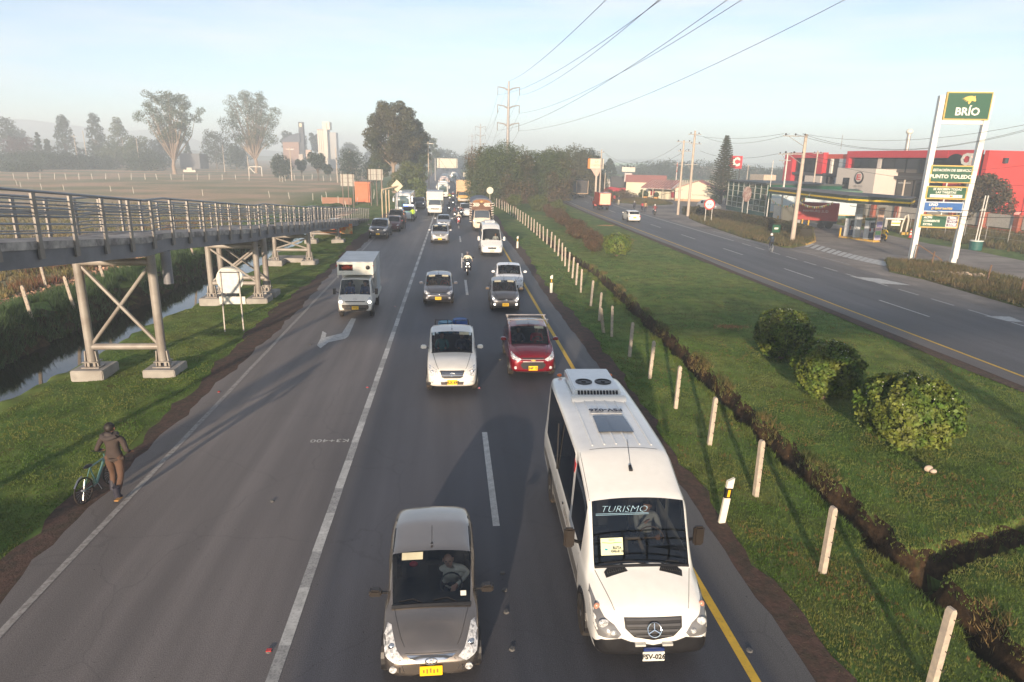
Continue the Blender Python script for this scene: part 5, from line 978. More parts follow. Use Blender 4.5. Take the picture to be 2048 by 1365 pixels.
# painted stake truck with arched tarpaulin
TW = paint('ivory', (.66, .56, .44), 0, .4, .6)
t, bvh = cabover('stake truck with arched grey tarpaulin, brown boards and two white feathered arrows', (3.42, 72.6, 0), 0, 1.95, 2.25, 6, 3.2, TW, None)
BRB = mat('brown_stake_boards', (.15, .075, .045), r=.8, var=.3, sc=8)
for k in range(6):
    z = 2.22 + k * .14; b = MB(); b.box(-1.08, 1.08, 1.25, 1.30, z, z + .125); b.build('front_board', BRB, t)
for k in range(9):
    for s in (-1, 1): b = MB(); z = .95 + k * .23; b.box(s * 1.12 - .03, s * 1.12 + .03, 1.3, 6.9, z, z + .19); b.build('side_board', BRB, t)
for k in range(9):
    for s in (-1, 1): b = MB(); z = .9 + k * .25; b.obox((s * 1.06, 1.24, z), (s * 1.32, 1.16, z + .06), .09, .08); b.build('side_spike', mat('ivory_spike', (.6, .55, .48)), t)
arc = [(1.14 * math.cos(a), 2.98 + .52 * math.sin(a)) for a in np.linspace(0, math.pi, 15)]
b = MB(); b.prismY(arc, 1.15, 6.9); b.build('tarpaulin', mat('grey_tarpaulin', (.10, .12, .16), r=.7, var=.15), t, smooth=False)
b = MB(); b.prismY([(1.0 * math.cos(a), 2.99 + .36 * math.sin(a)) for a in np.linspace(0, math.pi, 13)], 1.10, 1.149); b.build('arched_board', mat('orange_brown_board', (.26, .12, .05), r=.8, var=.3), t)
for s in (-1, 1):
    b = MB()
    for k in range(4):
        x = s * (.18 + k * .17); b.prismY([(x, 2.78), (x + s * .2, 2.98), (x + s * .33, 2.98), (x + s * .13, 2.78)], 1.06, 1.095); b.prismY([(x, 2.78), (x + s * .2, 2.58), (x + s * .33, 2.58), (x + s * .13, 2.78)], 1.055, 1.094)
    b.build('feathered_arrow', mat('ivory_arrow', (.66, .60, .5)), t, smooth=False)
b = MB(); b.ball((0, 1.1, 3.08), .16, .05, .12, 10, 6); b.build('carved_crest', mat('gold_paint', (.5, .33, .12)), t)
b = MB(); b.box(-.75, .75, .05, .12, .36, .52); b.build('lower_bumper', TW, t)
b = MB(); b.box(-1.1, 1.1, 1.3, 6.9, .85, .95); b.build('deck', WOOD, t)
# older white minibus
S2 = [(0, .36, .62, .70, .66, .70, .66, .03), (.08, .28, .74, .80, .80, .82, .74, .04), (.35, .25, .86, .92, .88, .88, .78, .05), (.95, .25, 1.05, 1.18, .90, .90, .80, .05), (1.5, .25, 1.12, 2.05, .90, .90, .72, .05), (2.2, .25, 1.15, 2.36, .90, .90, .72, .05), (2.35, .25, 1.15, 2.38, .90, .90, .72, .04), (5.4, .25, 1.15, 2.38, .90, .90, .72, .04), (5.7, .3, 1.15, 2.32, .88, .88, .7, .03)]
t, bvh, prt = boxvan('older white minibus with raised roof vent behind the white sedan', (3.36, 53.5, 0), 0, S2, {(3, 7): 1, (3, 8): 1, (4, 5): 2, (6, 5): 2}, VW, 'minibus', 'minibus', lv=2, bev={3: .8, 4: .5, 8: .6}, gm=GLASS, gm2=TINT)
patch(bvh, [(-.36, .74), (.36, .74), (.30, .60), (-.30, .60)], 'front', 'grille', MESHG, t, off=.01, div=2); h = bvh.ray_cast(Vector((0, -3, .68)), Vector((0, 1, 0))); emblem(t, 'star', 0, h[0].y - .04, .68, .09)
patch(bvh, [(.46, .66), (.74, .62), (.84, .74), (.80, .90), (.62, .80)], 'front', 'headlight', LAMP, t, off=.01, div=2, mirror=True); plate(t, 0, -.06, .46, None, mat('pale_plate', (.55, .45, .38)), w=.36, h=.14)
for s in (-1, 1):
    for y in (.85, 4.4): arch(t, s * .90, y, .33, s); wheel(t, s * .80, y, .33, .2, STEEL, s)
    b = MB(); b.tube([(s * .86, 1.25, 1.2), (s * 1.0, 1.15, 1.28)], .02, 5); b.box(s * 1.05 - .08, s * 1.05 + .08, 1.1, 1.2, 1.16, 1.48); b.build('side_mirror', VW, t, bevel=.02)
b = MB(); b.prismX([(3.6, 2.40), (3.7, 2.54), (4.6, 2.54), (4.7, 2.40)], -.42, .42); b.build('roof_vent', mat('vent_white', (.55, .56, .57)), t); b = MB(); b.box(-.32, .32, 3.66, 3.69, 2.44, 2.50); b.build('vent_grille', BLACK, t)
b = MB(); b.box(-.82, .82, 1.2, 5.6, .4, .46); b.box(-.8, .8, 1.15, 1.5, .9, 1.06); b.box(-.82, .82, 2.6, 2.7, .5, 2.2); b.build('dashboard', DARKIN, t); b = MB(); b.box(-.52, -.18, 1.12, 1.14, 1.16, 1.30); b.build('route_card', mat('pale_card', (.5, .52, .5)), t)
for s in (-1, 1): seat(t, s * .4, 2.1, .85)
person('minibus driver in a pale shirt, older white minibus', (3.36 + .4, 53.5 + 2.0, .85), 0, 'sit', top=(.5, .5, .48), h=.9)
# yellow tipper, buses and the far queue
YT = paint('mustard', (.62, .36, .08), 0, .45, .5)
t, bvh = cabover('mustard yellow truck with tall cream slatted cargo body', (2.35, 117.5, 0), 0, 2.1, 2.0, 6, 3.7, YT, None, visor_=mat('pale_bumper', (.5, .48, .45)))
for k in range(7): b = MB(); z = 2.0 + k * .26; b.box(-1.25, 1.25, 1.62, 1.70, z, z + .235); b.build('body_plank', mat('cream_planks', (.62, .44, .26), r=.7, var=.15), t)
for s in (-1, 1): b = MB(); b.box(s * 1.22 - .05, s * 1.22 + .05, 1.7, 7.6, .95, 3.85); b.build('side_wall', MC['cream_planks'], t)
b = MB(); b.box(-1.2, 1.2, 1.7, 7.6, .85, .95); b.box(-1.2, 1.2, 7.5, 7.6, .95, 3.8); b.build('deck', MC['cream_planks'], t)
bus('white bus second in the left file beyond the box truck', (-1.42, 133, 0), 0, L=9, W=2.2, H=3.0, sm=False)
bus('white bus with red corners third in the left file', (-1.5, 168, 0), 0, L=9, W=2.3, H=3.0, sm=False, stripe=mat('red_band', (.5, .04, .03)), pm=paint('pink_white', (.66, .55, .52)))
bus('pale bus fourth in the left file, fading into the haze', (-1.6, 205, 0), 0, L=9, W=2.2, H=2.9, sm=False)
bus('white bus farthest in the right file under the gantry', (1.2, 222, 0), 0, L=9, W=2.2, H=3.0, sm=False)
car('dark blue car near the front of the distant right file', (2.4, 172, 0), 0, pm=NAVY, emb=None, pl=None, near=0, L=4.3, H=1.5, name='sedan')
car('white car behind the dark blue car in the distant right file', (2.3, 186, 0), 0, pm=VW, emb=None, pl=None, near=0, L=4.2, H=1.5, name='sedan')
car('silver car just behind the yellow truck', (2.4, 158, 0), 0, pm=SIL, emb=None, pl=None, near=0, name='sedan')
proto = car('pale car among the distant queue in the haze', (-1.2, 240, 0), 0, pm=VW, emb=None, pl=None, near=0, name='sedan', group='distant cars in the haze')[0]
for i, (x, y) in enumerate([(2.4, 138), (-1.5, 147), (2.3, 148), (-1.6, 186), (2.2, 197), (2.1, 210), (-1.6, 222), (2.0, 232), (1.9, 252), (-1.5, 262), (2.1, 276), (-1.3, 290), (2.2, 302), (-1.4, 318), (2.0, 340)]): copytree(proto, loc=(x, y, 0))
proto2 = car('dark car among the distant queue in the haze', (.2, 144, 0), 0, pm=NAVY, emb=None, pl=None, near=0, name='sedan', group='dark distant cars in the haze', lamps_on=1)[0]
proto2.location = (-1.4, 156, 0)
for x, y in [(2.3, 165), (-1.5, 195), (-1.6, 232), (2.0, 262), (-1.4, 275), (2.1, 290)]: copytree(proto2, loc=(x, y, 0))
car('white small van half hidden left of the stake truck', (2.0, 90, 0), 0, pm=VW, emb=None, pl=None, near=0, L=3.9, H=1.7, W=1.5, hood=1.1, belt=1.1, nose=.9, tail='box', name='small_van', cat='van')
# ================================================================== FOOTBRIDGE AND ITS RAMP
PAINTG = mat('grey_bridge_paint', (.30, .275, .245), r=.42, var=.12, sc=2, c2=(.22, .19, .165), sc2=1.2, spec=.5)
RAILG = mat('grey_rail_paint', (.26, .26, .27), r=.38, var=.1, sc=3, spec=.5)
SLAB = mat('deck_concrete', (.46, .42, .38), r=.9, var=.25, sc=3, bump=.3, bsc=20, c2=(.20, .18, .17), sc2=2)
GIRD = mat('girder_paint', (.20, .20, .215), r=.45, var=.15, sc=1.5, c2=(.12, .12, .13), sc2=.8, lo=.5, hi=.75)
prof = [(-.4, 6.1), (10.6, 6.1), (12.0, 5.98), (23.5, 4.86), (25.0, 4.84), (36.4, 3.82), (37.9, 3.80), (49.3, 2.83), (50.8, 2.81), (62.2, 1.84), (63.7, 1.82), (75.1, .86), (76.6, .84), (86.5, .02)]
def zp(y): return float(np.interp(y, [p[0] for p in prof], [p[1] for p in prof]))
XA, XB = -10.2, -12.6
ramp = thing('footbridge_ramp', (-11.4, 40, 0), 'long grey pedestrian ramp on steel frames descending beside the road and canal', 'ramp')
ramp.location = (0, 0, 0)
for (y0, z0), (y1, z1) in zip(prof, prof[1:]):
    b = MB(); b.add([(XB, y0, z0 - .2), (XA, y0, z0 - .2), (XA, y0, z0), (XB, y0, z0), (XB, y1, z1 - .2), (XA, y1, z1 - .2), (XA, y1, z1), (XB, y1, z1)], [(0, 1, 2, 3), (7, 6, 5, 4), (3, 2, 6, 7), (0, 4, 5, 1), (1, 5, 6, 2), (0, 3, 7, 4)])
    b.build('deck_slab', SLAB, ramp)
    if y1 < 80:
        for x in (XA - .12, XB + .12):
            b = MB(); d = .44; b.add([(x - .08, y0 + .003, z0 - .203 - d), (x + .08, y0 + .003, z0 - .203 - d), (x + .08, y0 + .003, z0 - .203), (x - .08, y0 + .003, z0 - .203), (x - .08, y1, z1 - .203 - d), (x + .08, y1, z1 - .203 - d), (x + .08, y1, z1 - .203), (x - .08, y1, z1 - .203)], [(0, 1, 2, 3), (7, 6, 5, 4), (3, 2, 6, 7), (0, 4, 5, 1), (1, 5, 6, 2), (0, 3, 7, 4)])
            b.build('girder', GIRD, ramp)
# concrete edge kerb pieces between posts, posts and rails
ypost = []
y = 3.0
while y < 85.5: ypost.append(y); y += 1.615
pm_ = MB(); pm_.obox((0, 0, -.42), (0, 0, 1.18), .055, .16, (0, 1, 0)); pm_.box(-.028, .028, -.10, .10, -.44, -.18)
pmesh = None
for sx, X in ((1, XA + .03), (-1, XB - .03)):
    for y in ypost:
        if pmesh is None: o = pm_.build('rail_post', PAINTG, ramp, smooth=False); pmesh = o.data
        else: o = link('rail_post', pmesh, None, ramp)
        o.location = (X, y, zp(y)); o.rotation_euler = (0, 0, 0)
    for k, h in enumerate((1.22, 1.02, .82, .62, .42, .20)):
        pts = [(X, p[0], p[1] + h) for p in prof if p[0] >= 2.9]; pts = [(X, 3.0, zp(3.0) + h)] + pts
        b = MB(); b.tube(pts, .036 if k == 0 else .021, 7); b.build('top_rail' if k == 0 else 'rail', RAILG, ramp)
    for k, h in enumerate((.92, .72)):       # inner handrails on brackets
        pts = [(X - sx * .10, p[0], p[1] + h) for p in prof if p[0] >= 9]; b = MB(); b.tube(pts, .022, 6); b.build('handrail', RAILG, ramp)
def pier(y, z, xl_=-12.72, xr_=-10.3, X=True, zb=.95, foot=True, wall=False):
    f = MB(); f.tube([(xl_ + .08, y, z - .25), (xr_ - .02, y, z - .25)], .125, 12); pr = f.build('top_beam', PAINTG, ramp)
    f = MB(); f.tube([(xl_, y, zb), (xr_, y, zb)], .115, 12); f.build('lower_beam', PAINTG, pr)
    for x in (xl_, xr_):
        f = MB(); f.tube([(x, y, .42), (x + (.0 if x == xr_ else .0), y, z)], .15, 14); f.build('leg', PAINTG, pr)
        f = MB(); f.box(x - .30, x + .30, y - .22, y + .22, .20, .24); f.box(x - .26, x + .26, y - .2, y + .2, .40, .43)
        for dx in (-.22, .22): f.obox((x + dx, y, .20), (x + dx * .8, y, .80), .04, .16, (0, 1, 0))
        f.box(x - .14, x - .06, y - .1, y + .1, .24, .40); f.box(x + .06, x + .14, y - .1, y + .1, .24, .40); f.build('base_plate', PAINTG, pr)
        if foot: f = MB(); f.box(x - .55, x + .55, y - .50, y + .70, -.2, .20); f.build('footing', CONC, pr, bevel=.03)
    if X:
        f = MB(); f.tube([(xl_ + .1, y, z - .40), (xr_ - .1, y, zb + .1)], .062, 8); f.build('brace', PAINTG, pr)
        f = MB(); f.tube([(xr_ - .1, y, z - .40), (xl_ + .1, y, zb + .1)], .06, 8); f.build('brace', PAINTG, pr)
    return pr
pier(23.8, 4.22); pier(36.2, 3.18); pier(37.9, 3.16); pier(49.6, 2.18); pier(62.6, 1.20, X=False, zb=.7); pier(8.0, 5.4, X=False)
f = MB(); f.tube([(-10.28, 25.0, 3.0), (-10.28, 25.0, 4.2)], .17, 12); f.build('column_stub', GIRD, ramp)
f = MB(); f.box(-13.4, -10.9, 50.3, 51.9, -.1, .22); f.build('footing', CONC, ramp, bevel=.03)
# the bridge over the road where the photographer stands
fb = thing('footbridge', (0, -1.3, 0), 'grey pedestrian bridge crossing the road at the photographer\'s feet', 'footbridge'); fb.location = (0, 0, 0)
b = MB(); b.box(-13.5, 34, -2.6, -.42, 5.9, 6.1); b.build('deck_slab', SLAB, fb)
for y in (-2.5, -.55): b = MB(); b.box(-13.5, 34, y - .08, y + .08, 5.35, 5.897); b.build('girder', GIRD, fb)
for y in (-2.62, -.50):
    for h in (1.22, .9, .6, .3): b = MB(); b.tube([(-13.5 if y < -1 else -10.1, y, 6.1 + h), (34, y, 6.1 + h)], .03, 6); b.build('rail', RAILG, fb)
for i in range(27):
    for y in (-2.62, -.50): o = link('rail_post', pmesh, None, fb); o.location = (-8.5 + i * 1.615, y, 6.1); o.rotation_euler = (0, 0, math.pi / 2)
for x in (-12.9, 12.6, 31.5):
    for y in (-2.3, -.7): b = MB(); b.tube([(x, y, 0), (x, y, 5.35)], .17, 12); b.build('leg', PAINTG, fb)
# ramp foot: orange painted low wall, warning boards
ow = thing('painted_wall', (-11.6, 69.0, 0), 'low wall painted orange and yellow under the lower end of the ramp', 'wall')
b = MB(); b.box(-1.5, 1.7, -.1, .1, 0, 1.0); b.build('panel', mat('orange_mural', (.75, .22, .03), r=.8, c2=(.72, .52, .22), sc2=1.4, lo=.48, hi=.56, var=.15), ow)
b = MB(); b.box(-.2, .5, -.13, -.1, .05, .95); b.build('vermilion_patch', mat('vermilion', (.65, .10, .03), r=.8), ow)
gt = thing('gate_posts', Vp(762, 425, 86).to_tuple(), 'three cream tubes with a bent top rail at the foot of the ramp', 'posts'); gt.location = (-8.5, 87, 0)
p0 = [Vp(765, 432, 87), Vp(773, 432, 87.2), Vp(779, 432, 87.4)]; CRM = mat('cream_tube', (.62, .48, .30), r=.5)
for p in p0: b = MB(); b.tube([(p.x + 8.5, p.y - 87, -.0), (p.x + 8.5, p.y - 87, 3.55)], .07, 8); b.build('tube_post', CRM, gt)
e0 = Vp(764, 390, 87); e1 = Vp(796, 383, 89); b = MB(); b.obox((e0.x + 8.5, 0, 3.6), (e1.x + 8.5, 2, 4.0), .22, .12); b.build('top_rail', CRM, gt)
dm = thing('diamond_sign', (e1.x - .1, 89, 0), 'cream diamond warning board seen from behind, beside the coach', 'sign'); b = MB(); b.tube([(0, .05, 0), (0, .05, 4)], .05, 6); b.build('sign_post', GALV, dm)
b = MB(); b.prismY([(0, 3.2), (.75, 4.0), (0, 4.8), (-.75, 4.0)], -.02, .02); b.build('board', mat('cream_board2', (.62, .55, .38), r=.6), dm, smooth=False)
# back of the round road sign by the ramp
sg = thing('road_sign', (-9.68, 29.86, -.06), 'back of a round road sign with square backing and small plate on two thin posts', 'sign')
BKM = mat('sign_back', (.50, .50, .47), r=.5, metal=.2, var=.12, sc=3)
b = MB(); b.lathe([(.58, -.01), (.58, .012)], (-.02, .05, 2.35), 36, 'y'); b.build('round_plate', BKM, sg)
b = MB(); b.box(-.40, .36, .02, .036, 1.72, 2.72); b.build('backing_plate', mat('sign_backing', (.42, .44, .45), r=.5, metal=.3), sg, bevel=.01)
b = MB(); b.box(-.56, .58, .03, .05, 1.22, 1.58); b.build('lower_plate', mat('lower_plate', (.62, .62, .56), r=.6), sg, bevel=.012)
for x in (-.42, .40): b = MB(); b.obox((x, -.01, -.1), (x * .93, -.01, 2.7), .05, .05); b.build('sign_post', mat('rusty_post', (.45, .42, .37), r=.6, c2=(.2, .09, .04), sc2=7, lo=.55, hi=.7), sg)
b = MB(); b.obox((-.42, -.02, 2.66), (.40, -.02, 2.66), .04, .04); b.build('cross_bar', BLACK, sg)
# round speed sign back by the stake truck, delineators, studs
ds = thing('road_sign', (5.55, 94.9, 0), 'pale back of a round road sign on a single post behind the stake truck', 'sign'); b = MB(); b.tube([(0, 0, 0), (0, 0, 3.0)], .04, 6); b.build('sign_post', mat('pale_post', (.55, .50, .40)), ds); b = MB(); b.lathe([(.47, -.015), (.47, .015)], (0, -.05, 3.35), 26, 'y'); b.build('round_plate', mat('cream_disc', (.66, .62, .50)), ds)
DW = mat('delineator_white', (.74, .72, .62), r=.5, var=.05)
def delin(p, label, rz=0, tilt=.0, s=1):
    t = thing('delineator', p, label, 'marker post', rz, 'white delineator posts', s); t.rotation_euler[1] = tilt
    b = MB(); b.box(-.075, .075, -.035, .035, 0, .62); b.build('lower_panel', DW, t, bevel=.008); b = MB(); b.box(-.077, .077, -.037, .037, .62, .86); b.build('black_band', BLACK, t, bevel=.006); b = MB(); b.box(-.03, .03, -.042, -.037, .655, .825); b.build('reflector', mat('amber_reflector', (.75, .45, .02), r=.3), t)
    b = MB(); b.prismY([(-.075, .86), (.075, .86), (.075, 1.10), (-.075, 1.02)], -.035, .035); b.build('upper_panel', DW, t, smooth=False); return t
delin((5.95, 12.6, -.03), 'leaning white delineator post with amber reflector nearest the minibus', .1, .10)
delin((5.98, 38.6, -.03), 'white delineator post beside the white sedan')
delin((5.96, 59.0, -.03), 'white delineator post beside the older white minibus')
delin((6.0, 118, -.03), 'white delineator post beside the yellow truck'); delin((6.1, 132, -.03), 'far white delineator post beyond the yellow truck')
st = None
for i, (px, py, r) in enumerate([(538, 1303, 1), (1024, 1299, 0), (1499, 1302, 0), (1005, 1147, 0), (1009, 1181, 0), (1013, 1225, 0), (735, 776, 1), (790, 614, 1), (958, 777, 1), (545, 1003, 0), (620, 690, 0), (438, 785, 1), (1000, 720, 0), (928, 620, 0)]):
    g_ = G(px, py); t = thing('road_stud', (g_.x, g_.y, .0), ('red and silver' if r else 'broken grey') + ' road stud ' + {0: 'on the dashed edge line by the taupe hatchback', 1: 'between the hatchback and the minibus', 2: 'beside the yellow line at the minibus', 3: 'first crumb stud right of the hatchback mirror', 4: 'second crumb stud beside the hatchback', 5: 'third crumb stud beside the hatchback lamp', 6: 'on the dashed line left of the white pickup', 7: 'on the dashed line right of the small box truck', 8: 'at the right front wheel of the pickup', 9: 'on the wide left lane near the kilometre mark', 10: 'on the left lane near the ramp', 11: 'at the left edge line by the second footing', 12: 'between the pickup and the crimson SUV', 13: 'below the graphite hatchback'}[i], 'road stud', rz=i, group='road studs')
    b = MB(); b.lathe([(.055, 0), (.05, .010), (.035, .02)], n=10); b.build('stud_body', mat('stud_grey', (.12, .115, .11), c2=(.1, .1, .1), sc2=30), t); b = MB(); b.box(-.04, .04, -.03, .03, .012, .03); b.build('reflector', REDL if r else mat('silver_reflector', (.10, .10, .10), r=.6), t)
# ================================================================== CONCRETE FENCE POSTS
PC = mat('post_concrete', (.50, .42, .33), r=.9, var=.12, sc=8, bump=.3, bsc=50, c2=(.38, .33, .28), sc2=5)
def postmesh(h=1.5, w=.11):
    b = MB(); pr = [(-w / 2, 0), (w / 2, 0), (w / 2, h - .06), (w / 4, h), (-w / 4, h), (-w / 2, h - .06)]; b.prismY(pr, -w / 2, w / 2); return b
first = None; posts = [7.83, 10.79, 13.88, 16.91, 19.8, 22.8, 25.7, 28.9, 31.97, 35.5]; xp = [7.36, 7.28, 7.33, 7.35, 7.33, 7.34, 7.35, 7.37, 7.45, 7.75]
cur = 39.3
while cur < 116: posts.append(cur); xp.append(float(np.interp(cur, [39, 46, 53, 60, 75, 90, 105, 114], [7.9, 8.45, 8.95, 9.15, 9.18, 8.9, 8.4, 7.5]))); cur += 2.6 + .15 * math.sin(cur)
near_lab = ['nearest concrete fence post at the bottom right corner', 'second nearest concrete fence post, right of the minibus lamp', 'third concrete fence post, beside the leaning delineator', 'fourth concrete fence post from the camera along the ditch', 'fifth concrete fence post from the camera along the ditch', 'sixth concrete fence post from the camera along the ditch', 'seventh concrete fence post from the camera along the ditch']
wirem = mat('rusty_wire', (.05, .03, .02), r=.7)
for i, (y, x) in enumerate(zip(posts, xp)):
    lab = near_lab[i] if i < len(near_lab) else 'pale concrete fence post in the long row beside the median ditch'
    z = float(hz(x, y)) - .05
    if first is None:
        first = thing('fence_post', (x, y, z), lab, 'fence post', 0, 'concrete posts along the median ditch'); postmesh().build('shaft', PC, first, smooth=False)
        for hh in (.45, .78, 1.08, 1.34): b = MB(); b.tube([(.02, -.056, hh), (.03, -.10, hh - .02), (.05, -.09, hh + .02)], .008, 5); b.build('wire_end', wirem, first)
        o = first
    else: o = copytree(first, loc=(x, y, z), label=lab)
    o.rotation_euler = (R_(rnd.uniform(-2, 2)), R_(rnd.uniform(-2.5, 2.5)), rnd.uniform(-.2, .2))
lp_ = copytree(first, loc=(7.15, 29.6, -.15), label='broken short concrete post leaning against its neighbour by the pickup'); lp_.rotation_euler = (.3, -.35, .3)
# left bank posts
for i, (px, py) in enumerate([(68, 655), (150, 625), (213, 585), (262, 545), (92, 570), (388, 525), (197, 515), (288, 505)]):
    g_ = G(px, py, .0); o = copytree(first, loc=(g_.x, g_.y, float(hz(g_.x, g_.y)) - .1), label='leaning canal bank post ' + ['left of the first ramp frame', 'farther left under the ramp girder', 'seen through the first ramp frame', 'seen through the top of the first frame', 'just behind the leftmost bank post', 'between the first and second ramp frames', 'just below the girder left of the frame', 'just below the deck right of the frame'][i], sc=1.15 if i < 6 else 1.0); o['group'] = 'posts on the canal bank'; o.rotation_euler = (R_(3), R_(rnd.uniform(-9, -2)), .3)
# white fence posts scattered across the pasture
first2 = None
rows = [(px, 352 + (px * .004)) for px in range(30, 520, 26)] + [(35, 364), (42, 368), (85, 372), (130, 374), (268, 380), (405, 385), (222, 376), (540, 388), (580, 391), (625, 393), (678, 402), (690, 404), (700, 401), (714, 400), (722, 394), (738, 398), (748, 391), (760, 390), (767, 380), (775, 383), (786, 378), (790, 374), (797, 368), (642, 396), (654, 390), (740, 385), (750, 383), (580, 352), (605, 355), (625, 353), (648, 356), (664, 356), (560, 357), (566, 358), (573, 356), (585, 355), (592, 354)]
WPOST = mat('white_post', (.60, .56, .48), r=.8, var=.1)
for i, (px, py) in enumerate(rows):
    g_ = G(px + rnd.uniform(-2, 2), py + 6); s = max(.9, min(1.6, g_.y / 130)) if i < 19 or px > 540 and py < 360 else 1.05
    z = float(hz(g_.x, g_.y))
    if first2 is None: first2 = thing('pasture_post', (g_.x, g_.y, z), 'small white fence post standing in the misty pasture', 'fence post', 0, 'white posts across the pasture'); b = MB(); b.tube([(0, 0, 0), (0, 0, 1.2)], .05, 6); b.build('shaft', WPOST, first2, smooth=False); o = first2
    else: o = copytree(first2, loc=(g_.x, g_.y, z))
    o.scale = (s, s, s * .9); o.rotation_euler = (0, R_(rnd.uniform(-8, 8)), 0)
# ================================================================== TREES, BUSHES, HEDGES
def leaves(name, C, size, m, parent=None, seed=0, asp=.62, norm=None, up=.0, jit=.5):
    rg = np.random.default_rng(seed); N_ = len(C); nrm = rg.normal(0, 1, (N_, 3))
    if norm is not None: nrm = nrm * jit + norm
    nrm[:, 2] += up; nrm /= np.linalg.norm(nrm, axis=1)[:, None] + 1e-9
    a = np.cross(nrm, rg.normal(0, 1, (N_, 3))); a /= np.linalg.norm(a, axis=1)[:, None] + 1e-9; b_ = np.cross(nrm, a); s = (size * rg.uniform(.6, 1.3, N_))[:, None]
    V = np.stack([C - a * s * .5, C + b_ * s * asp * .5 - a * s * .08 + nrm * s * .08, C + a * s * .5, C - b_ * s * asp * .5 - a * s * .08 + nrm * s * .08], 1).reshape(-1, 3)
    return fast(name, V, np.arange(N_ * 4).reshape(-1, 4), m, parent)
def clumpcloud(rg, clumps, n):
    """clumps: list of (centre, radii); leaf centres concentrated near each clump's surface"""
    w_ = np.array([c[1][0] * c[1][1] for c in clumps]); w_ = w_ / w_.sum(); k = rg.choice(len(clumps), n, p=w_); d = rg.normal(0, 1, (n, 3)); d /= np.linalg.norm(d, axis=1)[:, None]
    r = rg.uniform(.55, 1.06, n)[:, None]; C = np.array([c[0] for c in clumps])[k]; Rr = np.array([c[1] for c in clumps])[k]
    return C + d * r * Rr, d
BARK = mat('bark', (.14, .10, .07), r=.95, var=.3, sc=5, bump=.6, bsc=9, stretch=(1, 1, .2)); BARKP = mat('pale_bark', (.34, .25, .18), r=.9, var=.25, sc=3, stretch=(1, 1, .3))
def limbs(parent, base, tops, r0, bark, split_=None, zsplit=.35, seed=0):
    """trunk from base, limbs from the fork to each top"""
    rg = random.Random(seed); b = Vector(base); cx = sum(t_[0] for t_ in tops) / len(tops); cy_ = sum(t_[1] for t_ in tops) / len(tops); hmax = max(t_[2] for t_ in tops)
    f = Vector((b.x * .6 + cx * .4, b.y * .6 + cy_ * .4, b.z + (hmax - b.z) * zsplit)); m = MB(); m.tube([b, b.lerp(f, .12) + Vector((0, 0, .0)), b.lerp(f, .55) + Vector((rg.uniform(-.2, .2) * r0 * 3, 0, 0)), f], [r0 * 1.35, r0, r0 * .86, r0 * .75], 9); tr_ = m.build('trunk', bark, parent)
    m = MB()
    for t_ in tops:
        t_ = Vector(t_); st = b.lerp(f, rg.uniform(.75, 1.0)); q = st.lerp(t_, .5) + Vector((rg.uniform(-1, 1), rg.uniform(-1, 1), rg.uniform(.0, .8))) * (t_ - st).length * .10
        m.tube([st, st.lerp(q, .5), q, t_], [r0 * .42, r0 * .32, r0 * .2, r0 * .05], 6)
    m.build('limbs', bark, tr_); tr_.children[0]['kind'] = 'stuff'; return tr_
def tree(label, loc, h, wd, leafm, n, ls, seed=0, name='tree', cat='tree', bark=BARK, crown0=.3, nc=18, r0=None, shape='round', group=None, cl=.28, tall=0, zsplit=.35, rz=0, depth=1.0):
    t = thing(name, loc, label, cat, rz, group); rg = np.random.default_rng(seed); clumps = []
    for i in range(nc):
        u = (i + .5) / nc; z = crown0 + (1 - crown0) * u * .9 + .04
        if shape == 'round': rr = math.sin(min(1, max(.12, (z - crown0) / (1 - crown0))) * math.pi * .86 + .25) ** .7
        elif shape == 'cone': rr = 1.15 * (1 - (z - crown0) / (1 - crown0) * .95)
        elif shape == 'umbrella': rr = .4 + .75 * (z - crown0) / (1 - crown0) if z < .85 else .8
        elif shape == 'vase': rr = min(1, .25 + 1.15 * (z - crown0) / (1 - crown0)) * (1 if z < .8 else .85 - (z - .8) * 1.8)
        else: rr = 1
        a = i * 2.399 + rg.uniform(-.4, .4); R0 = wd / 2 * rr * (rg.uniform(.35, .8) if cl > .13 else rg.uniform(.35, 1.02))
        cr_ = wd * cl * rg.uniform(.65, 1.15) * (.6 + .4 * rr); clumps.append(((math.cos(a) * R0, math.sin(a) * R0 * depth, h * z), (cr_, cr_, cr_ * .75 * (1 + tall))))
    if shape != 'none':
        C, d = clumpcloud(rg, clumps, n); cw = leaves('crown', C, ls, leafm, t, seed, norm=d, jit=.6)
    limbs(t, (0, 0, -.2), [(c[0][0] * .9, c[0][1] * .9, c[0][2]) for c in clumps[::max(1, nc // (12 if nc < 60 else 50))]], r0 or h * .022, bark, zsplit=zsplit, seed=seed)
    return t
LM1 = leafmat('euc_leaves', (.055, .085, .030), (.105, .115, .045), sc=.25); LM2 = leafmat('dark_leaves', (.026, .045, .022), (.05, .07, .03), sc=.3); LM3 = leafmat('bronze_leaves', (.105, .085, .035), (.06, .075, .03), sc=.18)
LM4 = leafmat('conifer_leaves', (.030, .050, .026), (.05, .065, .035), sc=.3); LM5 = leafmat('purple_leaves', (.11, .045, .05), (.07, .05, .04), sc=.4); LM6 = leafmat('light_leaves', (.10, .125, .035), (.14, .15, .05), sc=.3)
